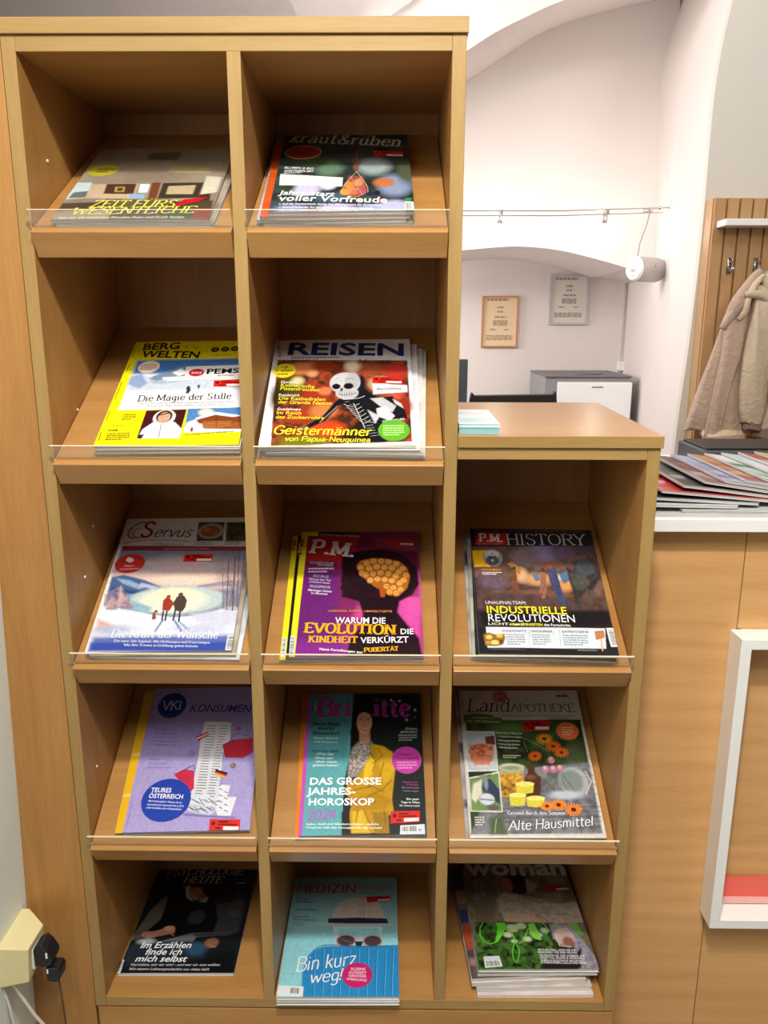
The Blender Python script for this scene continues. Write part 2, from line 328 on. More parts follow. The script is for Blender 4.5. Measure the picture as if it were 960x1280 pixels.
# ================================================================ LETTERING
# outlines of the built-in sans at three weights, and a pen-drawn skeleton alphabet for the serif and script titles
SK = {
'A':(8.4,"0,0 4.2,10 8.4,0|1.7,3.6 6.7,3.6"),'B':(7.2,"1,0 1,10|~1,10 4.5,10 6.2,8.9 6.2,6.6 4.5,5.4 1,5.4|~1,5.4 4.8,5.3 6.8,4.2 7,2.4 6.2,.7 4.5,0 1,0"),
'C':(8,"~7.6,7.8 6.6,9.4 4.6,10 2.2,9.1 .8,7 .6,5 .8,3 2.2,.9 4.6,0 6.6,.6 7.7,2.2"),'D':(8.4,"1,0 1,10|~1,10 4.5,9.9 7.2,8.2 8,5 7.2,1.8 4.5,.1 1,0"),
'E':(7,"1,0 1,10|1,10 6.6,10 6.7,8.4|1,5.2 5.6,5.2|1,0 6.8,0 7,1.8"),'F':(6.6,"1,0 1,10|1,10 6.6,10 6.7,8.4|1,5.2 5.6,5.2"),
'G':(8.6,"~7.6,7.8 6.6,9.4 4.6,10 2.2,9.1 .8,7 .6,5 .8,3 2.2,.9 4.6,0 6.6,.4 7.8,1.4|7.8,1.2 7.8,4.4|5.4,4.4 8.6,4.4"),'H':(8.4,"1,0 1,10|7.4,0 7.4,10|1,5.2 7.4,5.2"),
'I':(3.2,"1.6,0 1.6,10"),'J':(5,"~4,10 4,3 3.6,1 2.2,0 .6,.6"),'K':(8,"1,0 1,10|7,10 1,4.2|3,6 7.6,0"),'L':(6.8,"1,0 1,10|1,0 6.6,0 6.8,2"),
'M':(10.6,"1,0 1,10|1,10 5.2,1.5 9.6,10|9.6,10 9.6,0"),'N':(8.8,"1,0 1,10|1,10 7.8,0|7.8,0 7.8,10"),
'O':(9,"~4.5,10 2,9 .7,6.8 .6,5 .7,3.2 2,1 4.5,0 7,1 8.3,3.2 8.4,5 8.3,6.8 7,9 4.5,10"),'P':(7.2,"1,0 1,10|~1,10 4.6,10 6.5,9 6.8,7.3 6.4,5.6 4.6,4.7 1,4.7"),
'R':(7.8,"1,0 1,10|~1,10 4.6,10 6.5,9 6.8,7.5 6.4,6 4.6,5.2 1,5.2|4,5.2 7.6,0"),'S':(6.8,"~6,8.2 5,9.6 3.4,10 1.6,9.4 .9,7.8 1.6,6.3 3.4,5.3 5.4,4.2 6.2,2.4 5.4,.7 3.4,0 1.5,.5 .5,2"),
'T':(7.4,"3.7,0 3.7,10|.2,8.4 .3,10 7.1,10 7.2,8.4"),'U':(8.4,"~1,10 1,3.6 1.8,1 4.2,0 6.6,1 7.4,3.6 7.4,10"),'V':(8.2,"0,10 4.1,0 8.2,10"),'W':(11.5,"0,10 3,0 5.75,8 8.5,0 11.5,10"),
'X':(8,"0,10 8,0|0,0 8,10"),'Y':(7.6,"0,10 3.8,5 7.6,10|3.8,5 3.8,0"),'Z':(7.2,"6.6,10 .4,0|.6,8.4 .7,10 6.6,10|.4,0 6.8,0 7,1.8"),
'a':(6,"~1,5.4 2.2,6.5 3.8,6.4 4.7,5.2 4.8,1.6 5.2,.3 6,.3|~4.8,3.9 2.6,3.6 1,2.6 .8,1 2,0 3.6,.4 4.8,1.6"),'b':(6.2,"1,0 1,10|~1,5 2.2,6.4 4,6.5 5.3,5.2 5.6,3.2 5.2,1.2 3.8,0 2.2,.2 1,1.4"),
'c':(5.5,"~5,5.2 4.2,6.4 2.8,6.6 1.2,5.4 .7,3.3 1.2,1.1 2.8,0 4.2,.2 5.2,1.4"),'d':(6.4,"5.4,0 5.4,10|~5.4,5 4.2,6.4 2.4,6.5 1,5.2 .7,3.2 1.1,1.2 2.5,0 4.1,.2 5.4,1.4"),
'e':(5.8,".8,3.6 5.2,3.6|~5.2,3.6 4.9,5.6 3.3,6.6 1.5,5.9 .7,3.3 1.3,1 2.9,0 4.4,.3 5.2,1.3"),'f':(4,"~4.4,9.3 3.4,10 2.3,9.2 2,7.5 2,0|.4,6.5 3.8,6.5"),
'g':(6,"~4.8,5.2 3.6,6.6 2,6.3 .9,5 .8,3 1.6,1 3,.6 4.8,2|~4.9,6.6 4.9,-1.2 4,-2.8 2.4,-3 .9,-2.2"),'h':(6.1,"1,0 1,10|~1,4.8 2.4,6.4 4,6.4 4.9,5 4.9,0"),
'i':(2.6,"1.2,0 1.2,6.6|1.2,8.6 1.2,9.3"),'j':(2.8,"~1.4,6.6 1.4,-1.4 .8,-2.8 -.4,-3|1.4,8.6 1.4,9.3"),'k':(5.6,"1,0 1,10|4.8,6.6 1,2.8|2.4,4.1 5.2,0"),'l':(2.6,"1.2,0 1.2,10"),
'm':(9.2,"1,0 1,6.6|~1,4.8 2.2,6.4 3.6,6.4 4.5,5 4.5,0|~4.5,4.8 5.6,6.4 7,6.4 8,5 8,0"),'n':(6.1,"1,0 1,6.6|~1,4.8 2.4,6.4 4,6.4 4.9,5 4.9,0"),
'o':(6.2,"~3.1,6.6 1.4,5.8 .7,3.3 1.4,.8 3.1,0 4.8,.8 5.5,3.3 4.8,5.8 3.1,6.6"),'p':(6.3,"1,-3 1,6.6|~1,5 2.2,6.4 4,6.5 5.3,5.2 5.6,3.2 5.2,1.2 3.8,0 2.2,.2 1,1.4"),
'r':(4.4,"1,0 1,6.6|~1,4.4 2,6 3.2,6.6 4.2,6.2"),'s':(4.9,"~4.2,5.4 3.4,6.4 2.2,6.6 1.1,5.9 1,4.6 2.3,3.5 4,2.5 4.3,1.3 3.4,.2 2.1,0 .6,1"),
't':(4.4,"~1.9,9 1.9,2 2.4,.3 3.4,0 4.3,.7|.3,6.5 4,6.5"),'u':(6.1,"~1,6.6 1,1.8 2,.1 3.4,.2 4.9,1.8|4.9,6.6 4.9,0"),'v':(5.4,".1,6.6 2.7,0 5.3,6.6"),'w':(8,".1,6.6 2.1,0 4,5.6 5.9,0 7.9,6.6"),
'y':(5.6,".2,6.6 2.8,.2|5.4,6.6 2.8,0 1.6,-2.6 .4,-3"),'z':(5.2,".6,6.6 4.7,6.6|4.7,6.6 .5,0|.5,0 4.8,0"),'x':(5.4,".2,6.6 5.2,0|.2,0 5.2,6.6"),
'&':(7.6,"~7.2,0 2.4,6.4 1.9,8.4 3,9.9 4.6,9.4 4.8,7.8 3,5.6 1,3.6 .8,1.6 2.4,0 4.6,.4 6.9,4"),
'0':(6.6,"~3.3,10 1.3,8.5 .7,5 1.3,1.5 3.3,0 5.3,1.5 5.9,5 5.3,8.5 3.3,10"),'2':(6.4,"~.8,7.8 1.6,9.6 3.4,10 5.2,9 5.4,7 4,4 .7,0|.7,0 5.9,0"),'4':(6.6,"4.4,0 4.4,10|4.4,10 .5,3|.5,3 6.2,3"),
'.':(2.8,"1.3,0 1.3,1.7"),'-':(4,".5,3.4 3.5,3.4"),'!':(3,"1.5,3 1.5,10|1.5,.2 1.5,.8")}
for a, b in (('ä', 'a'), ('ö', 'o'), ('ü', 'u'), ('Ü', 'U'), ('Ö', 'O')):
    wd, st = SK[b]; y = 8.6 if b.islower() else 11.4; m = wd / 2
    SK[a] = (wd, st + '|%g,%g %g,%g|%g,%g %g,%g' % (m - 1.5, y, m - 1.5, y + .6, m + 1.5, y, m + 1.5, y + .6))
STYLE = {'r': (1.55, .75, 1, 0), 'R': (2.5, 1.2, 1, 0), 'q': (1.05, .5, 1, 0), 'c': (1.0, .75, 0, .25), 'C': (1.75, 1.25, 0, .12)}
_glyph = {}
def stroke_quads(pts, pw, ph, closed=False):
    """strip of quads swept by a broad pen pw wide and ph high"""
    P = [np.array(p, float) for p in pts]; L = []; Rr = []
    for i, p in enumerate(P):
        a = P[max(i - 1, 0)]; b = P[min(i + 1, len(P) - 1)]; d = b - a; ln = np.hypot(*d) or 1; n = np.array([-d[1], d[0]]) / ln
        h = math.sqrt((pw * n[0]) ** 2 + (ph * n[1]) ** 2) / 2
        L.append(p + n * h); Rr.append(p - n * h)
    v = L + Rr; k = len(P)
    return [tuple(q) for q in v], [(i, i + 1, i + 1 + k, i + k) for i in range(k - 1)]
def sk_glyph(ch, style):
    key = (ch, style)
    if key in _glyph: return _glyph[key]
    wd, st = SK[ch]; pw, ph, serif, sl = STYLE[style]; V = []; Fc = []
    def put(v, f): n = len(V); V.extend(v); Fc.extend([tuple(i + n for i in q) for q in f])
    low = ch.islower()
    for s in st.split('|'):
        sm = s[0] == '~'; pts = [tuple(map(float, t.split(','))) for t in s.lstrip('~').split()]
        if sm: put(*stroke_quads(smooth_pts(pts, 5), pw, ph))
        else:
            for a, b in zip(pts, pts[1:]):
                d = np.array(b) - a; ln = np.hypot(*d); e = d / ln * min(pw, ph) * .2
                put(*stroke_quads([np.array(a) - e * (0 if abs(d[1]) > abs(d[0]) else 1), np.array(b) + e * (0 if abs(d[1]) > abs(d[0]) else 1)], pw, ph))
        if serif and ch not in '.!-&':
            for end, nb in ((pts[0], pts[1]), (pts[-1], pts[-2])):
                dx, dy = end[0] - nb[0], end[1] - nb[1]
                if abs(dy) > abs(dx) * .8 and abs(dy) > 1.9 and min(abs(end[1] - t) for t in (0, 6.6, 10, -3)) < .15 and not (sm and ch in 'SCGs'):
                    x, y = end; s_ = 1 if dy < 0 else -1; hw = pw * .5 + (.95 if style != 'R' else 1.0)
                    left = hw; right = hw * (.55 if (low and end[1] > 5 and style != 'R') else 1)
                    if low and end[1] > 5: right = pw * .5
                    tk = ph * .9 if style != 'q' else .45
                    put([(x - left, y), (x + right, y), (x + right, y + s_ * tk), (x - left, y + s_ * tk)], [(0, 1, 2, 3)])
    V = [((x + y * sl) / 10, y / 10) for x, y in V]
    _glyph[key] = (V, Fc, (wd + pw * .35 + (.6 if serif else .1)) / 10); return _glyph[key]
_sans = {}
def load_sans(chars):
    todo = []
    for wgt, off in (('s', 0), ('b', .014), ('B', .028)):
        for ch in sorted(chars | {'I', 'H'}):
            for kind, body in (('g', ch), ('a', ch + 'I')):
                cu = bpy.data.curves.new('t', 'FONT'); cu.body = body; cu.offset = off; cu.resolution_u = 2
                o = bpy.data.objects.new('t', cu); col.objects.link(o); todo.append((wgt, ch, kind, o, cu))
    bpy.context.view_layer.update(); dg = bpy.context.evaluated_depsgraph_get(); adv = {}
    for wgt, ch, kind, o, cu in todo:
        me = o.evaluated_get(dg).to_mesh(); n = len(me.vertices)
        co = np.zeros(n * 3); me.vertices.foreach_get('co', co); co = co.reshape(-1, 3)
        if kind == 'g': _sans[(wgt, ch)] = [[(v[0], v[1]) for v in co], [tuple(p.vertices) for p in me.polygons], 0]
        else: adv[(wgt, ch)] = co[:, 0].max() if n else 0
        o.evaluated_get(dg).to_mesh_clear()
    for (wgt, ch), g in _sans.items():
        iw = max(v[0] for v in _sans[(wgt, 'I')][0]); H = max(v[1] for v in _sans[(wgt, 'H')][0])
        g[2] = (adv[(wgt, ch)] - iw) / H
    for (wgt, ch), g in _sans.items():
        H = max(v[1] for v in _sans[(wgt, 'H')][0])
        if not isinstance(g[0], tuple) and (wgt, ch) not in _done: g[0] = [(x / H, y / H) for x, y in g[0]] if ch != 'H' else g[0]; _done.add((wgt, ch))
    for wgt in 'sbB':
        g = _sans[(wgt, 'H')]; H = max(v[1] for v in g[0]); g[0] = [(x / H, y / H) for x, y in g[0]]
    for *_, o, cu in todo: bpy.data.objects.remove(o); bpy.data.curves.remove(cu)
_done = set()
def layout(text, font):
    """-> verts (cap height 1), faces, natural width"""
    st = font[0]; ital = .2 if font.endswith('i') and st in 'sbBrRq' else 0
    V = []; Fc = []; x = 0
    for ch in text:
        if ch == ' ': x += .38; continue
        if st in STYLE and ch in SK: v, f, a = sk_glyph(ch, st)
        else:
            v, f, a = _sans[({'q': 's', 'c': 's'}.get(st, 'b') if st in STYLE else st, ch)]
        n = len(V); V += [(x + p[0] + p[1] * ital, p[1]) for p in v]; Fc += [tuple(i + n for i in q) for q in f]; x += a
    return V, Fc, x
# ================================================================ PRINTED COVERS
def clip_poly(p, w, h):
    def cl(p, f, it):
        out = []
        for a, b in zip(p, p[1:] + p[:1]):
            fa, fb = f(a), f(b)
            if fa >= 0: out.append(a)
            if (fa >= 0) != (fb >= 0): out.append(it(a, b, fa / (fa - fb)))
        return out
    it = lambda a, b, t: (a[0] + (b[0] - a[0]) * t, a[1] + (b[1] - a[1]) * t)
    for f in (lambda q: q[0], lambda q: w - q[0], lambda q: q[1], lambda q: h - q[1]):
        if not p: return p
        p = cl(p, f, it)
    return p
def vnoise(X, Y, sc, seed):
    rng = np.random.RandomState(seed * 7 + 1); out = np.zeros_like(X); amp = 1; tot = 0
    for o in range(3):
        g = rng.rand(96, 96); x = (X / sc * 2 ** o) % 95; y = (Y / sc * 2 ** o) % 95
        xi = x.astype(int); yi = y.astype(int); fx = x - xi; fy = y - yi; fx = fx * fx * (3 - 2 * fx); fy = fy * fy * (3 - 2 * fy)
        out += amp * ((g[yi, xi] * (1 - fx) + g[yi, xi + 1] * fx) * (1 - fy) + (g[yi + 1, xi] * (1 - fx) + g[yi + 1, xi + 1] * fx) * fy)
        tot += amp; amp *= .5
    return np.clip((out / tot - .5) * 2.2 + .5, 0, 1)
def poly_mask(X, Y, pts, soft):
    ins = np.zeros(X.shape, bool); dist = np.full(X.shape, 1e9)
    n = len(pts)
    for i in range(n):
        (x0, y0), (x1, y1) = pts[i], pts[(i + 1) % n]
        if y0 != y1:
            c = ((y0 > Y) != (y1 > Y)) & (X < (x1 - x0) * (Y - y0) / (y1 - y0) + x0); ins ^= c
        dx, dy = x1 - x0, y1 - y0; L2 = dx * dx + dy * dy + 1e-9
        t = np.clip(((X - x0) * dx + (Y - y0) * dy) / L2, 0, 1)
        dist = np.minimum(dist, np.hypot(X - x0 - t * dx, Y - y0 - t * dy))
    sd = np.where(ins, dist, -dist)
    return np.clip(sd / max(soft, .6) + .5, 0, 1)
def line_mask(X, Y, pts, wd, soft):
    dist = np.full(X.shape, 1e9)
    for (x0, y0), (x1, y1) in zip(pts, pts[1:]):
        dx, dy = x1 - x0, y1 - y0; L2 = dx * dx + dy * dy + 1e-9
        t = np.clip(((X - x0) * dx + (Y - y0) * dy) / L2, 0, 1); dist = np.minimum(dist, np.hypot(X - x0 - t * dx, Y - y0 - t * dy))
    return np.clip((wd / 2 - dist) / max(soft, .6) + .5, 0, 1)
def oval(c, rx, ry, n=26): return [(c[0] + rx * math.cos(2 * math.pi * i / n), c[1] + ry * math.sin(2 * math.pi * i / n)) for i in range(n)]
def lerp(a, b, t): return (a[0] + (b[0] - a[0]) * t, a[1] + (b[1] - a[1]) * t)
def quad_at(q, u, v): return lerp(lerp(q[0], q[1], u), lerp(q[3], q[2], u), v)
def sub_quad(q, u0, v0, u1, v1): return [quad_at(q, u0, v0), quad_at(q, u1, v0), quad_at(q, u1, v1), quad_at(q, u0, v1)]
LAYER = .000009
def paint(ops, w, h, step):
    """ops in millimetres from the upper left corner -> raster colours on a grid and a list of flat printed polygons"""
    nx, ny = max(2, int(round(w / step))), max(2, int(round(h / step)))
    xs = (np.arange(nx + 1)) * w / nx; ys = (np.arange(ny + 1)) * h / ny
    X, Y = np.meshgrid(xs, ys); C = np.zeros(X.shape + (3,)); vec = []; lay = [0]; rng = random.Random(5)
    def blend(m, c, a=1.0):
        m = (m * a)[..., None]; C[:] = C * (1 - m) + np.array(c) * m
    def bbox(o):
        p = o[1]
        if o[0] in 'EO': (cx, cy), rx, ry = p[0], o[2], o[3]; return cx - rx, cy - ry, cx + rx, cy + ry
        return min(q[0] for q in p), min(q[1] for q in p), max(q[0] for q in p), max(q[1] for q in p)
    def painted_over(i):
        a = bbox(ops[i])
        for o in ops[i + 1:]:
            if o[0] in 'PLON':
                b = bbox(o)
                if min(a[2], b[2]) - max(a[0], b[0]) > .5 and min(a[3], b[3]) - max(a[1], b[1]) > .5: return True
        return False
    def V(poly, c, raster=True, flat=False):
        lay[0] += 1; p = clip_poly(list(poly), w, h)
        if len(p) < 3: return
        if raster: blend(poly_mask(X, Y, p, .8), c)
        if flat: return
        vec.append(([(x, y) for x, y in p], [tuple(range(len(p)))], c, lay[0]))
    for oi, op in enumerate(ops):
        k = op[0]
        if k == 'bg': C[:] = srgb(op[1])
        elif k == 'P': blend(poly_mask(X, Y, op[1], op[3]), srgb(op[2]))
        elif k == 'L': blend(line_mask(X, Y, op[1], op[2], op[4]), srgb(op[3]))
        elif k == 'O':
            (cx, cy), rx, ry = op[1][0], op[2], op[3]; d = np.hypot((X - cx) / max(rx, .5), (Y - cy) / max(ry, .5))
            sf = max(op[5], .6) / max(min(rx, ry), .5); blend(np.clip((1 - d) / min(sf, 1.6) + .5, 0, 1), srgb(op[4]))
        elif k == 'N':
            n = vnoise(X, Y, op[4], op[6]); m = poly_mask(X, Y, op[1], 1.5) * op[5]; a, b = srgb(op[2]), srgb(op[3])
            cc = np.array(a) * n[..., None] + np.array(b) * (1 - n[..., None]); C[:] = C * (1 - m[..., None]) + cc * m[..., None]
        elif k == 'V': V(op[1], srgb(op[2]), flat=painted_over(oi))
        elif k == 'E': V(oval(op[1][0], op[2], op[3]), srgb(op[4]), flat=painted_over(oi))
        elif k == 'K':
            lay[0] += 1; v, f = stroke_quads(smooth_pts(op[1], 5) if len(op[1]) > 2 else op[1], op[2], op[2])
            v = [(min(max(x, 0), w), min(max(y, 0), h)) for x, y in v]; vec.append((v, f, srgb(op[3]), lay[0]))
        elif k == 'T':
            lay[0] += 1; (x0, y0), (x1, y1) = op[1]; v, f, nw = layout(op[2], op[5]); ln = math.hypot(x1 - x0, y1 - y0); ux, uy = (x1 - x0) / ln, (y1 - y0) / ln
            sx = ln / nw; cap = op[3]
            v = [(x0 + ux * a * sx + uy * b * cap, y0 + uy * a * sx - ux * b * cap) for a, b in v]
            v = [(min(max(x, 0), w), min(max(y, 0), h)) for x, y in v]; vec.append((v, f, srgb(op[4]), lay[0]))
        elif k == 'G':      # small print: rows of word-length bars
            lay[0] += 1; (x0, y0), (x1, y1) = op[1]; n = op[2]; v = []; f = []
            for i in range(n):
                yy = y0 + (y1 - y0) * (i + .5) / n; x = x0; hh = abs(y1 - y0) / n * .26; end = x0 + (x1 - x0) * (1 if i < n - 1 else .75)
                while x < end - .6:
                    wl_ = min(rng.uniform(1.5, 5.5), end - x); b = len(v)
                    v += [(x, yy - hh), (x + wl_, yy - hh), (x + wl_, yy + hh), (x, yy + hh)]; f.append((b, b + 1, b + 2, b + 3)); x += wl_ + .9
            if v: vec.append((v, f, srgb(op[3]), lay[0]))
        elif k == 'C':      # barcode: dark bars across the quad
            q = op[1]; V(sub_quad(q, -.06, -.1, 1.06, 1.1), srgb('e4e6ea')); t = 0; lay[0] += 1; v = []; f = []
            while t < .96:
                a = rng.uniform(.015, .045); b = len(v); v += sub_quad(q, t, 0, min(t + a, 1), 1); f.append((b, b + 1, b + 2, b + 3)); t += a + rng.uniform(.015, .04)
            vec.append((v, f, srgb('30343a'), lay[0]))
        elif k == 'S':      # red lending sticker with a white name strip
            q = op[1]; V(q, srgb('d02318')); V(oval(quad_at(q, .13, .38), math.dist(q[0], q[1]) * .06, math.dist(q[0], q[3]) * .2, 12), srgb('5c0d0c'))
            for (u0, v0, u1, v1) in ((.28, .14, .62, .30), (.28, .38, .9, .52), (.2, .68, .38, .86)):
                V(sub_quad(q, u0, v0, u1, v1), srgb('6e100e'), False)
            V(sub_quad(q, .46, .62, .97, .92), srgb('e6e6ea'))
    if step < 2: C[:] = np.clip(C * (1 + .16 * (vnoise(X, Y, 3.0, 77) - .5))[..., None], 0, 1)
    return nx, ny, C, vec
PRINT = None
def print_mat():
    m, nt, b = new_mat('glossy_printed_paper'); at = N_(nt, 'ShaderNodeAttribute'); at.attribute_name = 'ink'
    nt.links.new(at.outputs['Color'], b.inputs['Base Color'])
    nz = N_(nt, 'ShaderNodeTexNoise', Scale=6.0); mr = N_(nt, 'ShaderNodeMapRange'); mr.inputs['To Min'].default_value = .28; mr.inputs['To Max'].default_value = .40
    nt.links.new(nz.outputs['Fac'], mr.inputs['Value']); nt.links.new(mr.outputs[0], b.inputs['Roughness']); b.inputs['Specular IOR Level'].default_value = .35
    return m
def paper_mat():
    m, nt, b = new_mat('page_edges'); tc = N_(nt, 'ShaderNodeTexCoord'); mp = N_(nt, 'ShaderNodeMapping'); mp.inputs['Scale'].default_value = (6, 6, 2600)
    nt.links.new(tc.outputs['Object'], mp.inputs['Vector']); nz = N_(nt, 'ShaderNodeTexNoise', Scale=1.0, Detail=2.0); nt.links.new(mp.outputs[0], nz.inputs['Vector'])
    cr = N_(nt, 'ShaderNodeValToRGB'); cr.color_ramp.elements[0].color = srgb('8d8a88') + (1,); cr.color_ramp.elements[0].position = .3
    cr.color_ramp.elements[1].color = srgb('e6e4e2') + (1,); cr.color_ramp.elements[1].position = .62
    nt.links.new(nz.outputs['Fac'], cr.inputs['Fac']); nt.links.new(cr.outputs['Color'], b.inputs['Base Color']); b.inputs['Roughness'].default_value = .7
    return m
PRINT = print_mat(); PAPER = paper_mat()
def curl_fn(w, h, curl):
    a, b, c = curl
    def f(x, y):    # x from the spine, y from the top edge, metres; gentle hump near the spine, lifted lower corner
        u = x / w; v = y / h
        return a * math.exp(-(x / .03) ** 2) * -1 + b * max(0, v - .86) ** 2 * 50 * (u - .1) + c * math.sin(u * 7.5 + 1) * max(0, v - .7) * 3
    return f
def cover_mesh(name, ops, w, h, zt, curl, step, edge_col):
    nx, ny, C, vec = paint(ops, w * 1000, h * 1000, step); f = curl_fn(w, h, curl)
    V = []; Fq = []; colr = []
    for j in range(ny + 1):
        for i in range(nx + 1):
            x = w * i / nx; y = h * j / ny; V.append((x, h - y, zt + f(x, y)))
    Cf = C.reshape(-1, 3)
    loops = []
    for j in range(ny):
        for i in range(nx):
            a = j * (nx + 1) + i; q = (a + nx + 1, a + nx + 2, a + 1, a); Fq.append(q); loops += q
    ink = [Cf[np.array(loops)]]
    # cover edge: a thin skirt of the spine and front edge
    e = srgb(edge_col)
    def skirt(ids, drop):
        b = len(V)
        for i in ids: x, y, z = V[i]; V.append((x, y, z - drop))
        for k in range(len(ids) - 1): Fq.append((ids[k], ids[k + 1], b + k + 1, b + k))
        ink.append(np.tile(np.array(e), ((len(ids) - 1) * 4, 1)))
    skirt([j * (nx + 1) for j in range(0, ny + 1)], .0026)
    skirt([ny * (nx + 1) + i for i in range(nx + 1)], .0004)
    skirt([j * (nx + 1) + nx for j in range(ny, -1, -1)], .0004)
    skirt([i for i in range(nx, -1, -1)], .0004)
    for v, fs, c, l in vec:
        b = len(V); nl = 0
        for x, y in v: V.append((x / 1000, h - y / 1000, zt + f(x / 1000, y / 1000) + .00006 + l * LAYER))
        for q in fs: Fq.append(tuple(i + b for i in q)); nl += len(q)
        ink.append(np.tile(np.array(c), (nl, 1)))
    me = bpy.data.meshes.new(name); me.from_pydata(V, [], Fq)
    at = me.attributes.new('ink', 'FLOAT_COLOR', 'CORNER'); arr = np.concatenate(ink); arr = np.concatenate([arr, np.ones((len(arr), 1))], 1)
    if len(arr) != len(me.loops): print('ink mismatch', name, len(arr), len(me.loops))
    at.data.foreach_set('color', arr.astype(np.float32).ravel())
    me.materials.append(PRINT); return me
def magazine(M, w, h, t, ops, label, group, curl=(.0008, 0, 0), step=1.25, edge='c8c6c4', name='magazine', pages_in=.0012, z_lift=0):
    """an Empty at the lower left corner, thing > cover, pages, back_cover; M places it, z from 0 to t"""
    root = bpy.data.objects.new(name, None); col.objects.link(root); root.matrix_world = M; root.empty_display_size = .03
    tag(root, label, 'magazine', group)
    me = cover_mesh('cover', ops, w, h, t - .0003, curl, step, edge); o = bpy.data.objects.new('cover', me); col.objects.link(o); o.parent = root
    f = curl_fn(w, h, curl); nx, ny = 16, 20; rng = random.Random(int(w * 1e5 + t * 1e6)); mb = MB()
    wob = [rng.uniform(-1, 1) for _ in range(60)]
    def ring(k):    # a few sheets, every one set back by a hair's breadth
        z = .0004 + (t - .0012) * k / 5; e = pages_in * (1 + .6 * wob[k]); pts = []
        for i in range(nx): x = .0004 + (w - e - .0004) * i / nx; pts.append((x, e * .7, x, h))
        for j in range(ny): pts.append((w - e, e + (h - 2 * e) * j / ny, w, 0))
        for i in range(nx): pts.append((w - e - (w - e) * i / nx + .0002, h - e, 0, 0))
        for j in range(ny): pts.append((.0004, h - e - (h - 2 * e) * j / ny, 0, 0))
        fr = k / 5
        return [(p[0], p[1], z + f(p[0], h - p[1]) * fr) for p in pts]
    mb.ring_loft([ring(k) for k in range(6)]); mb.build('pages', PAPER, root)
    mb = MB().box(0, w, 0, h, .0, .0004); bo = mb.build('back_cover', BACK, root)
    return root
BACK = plain('back_cover_paper', 'a9a6a6', .4, vary=.2, scale=12)
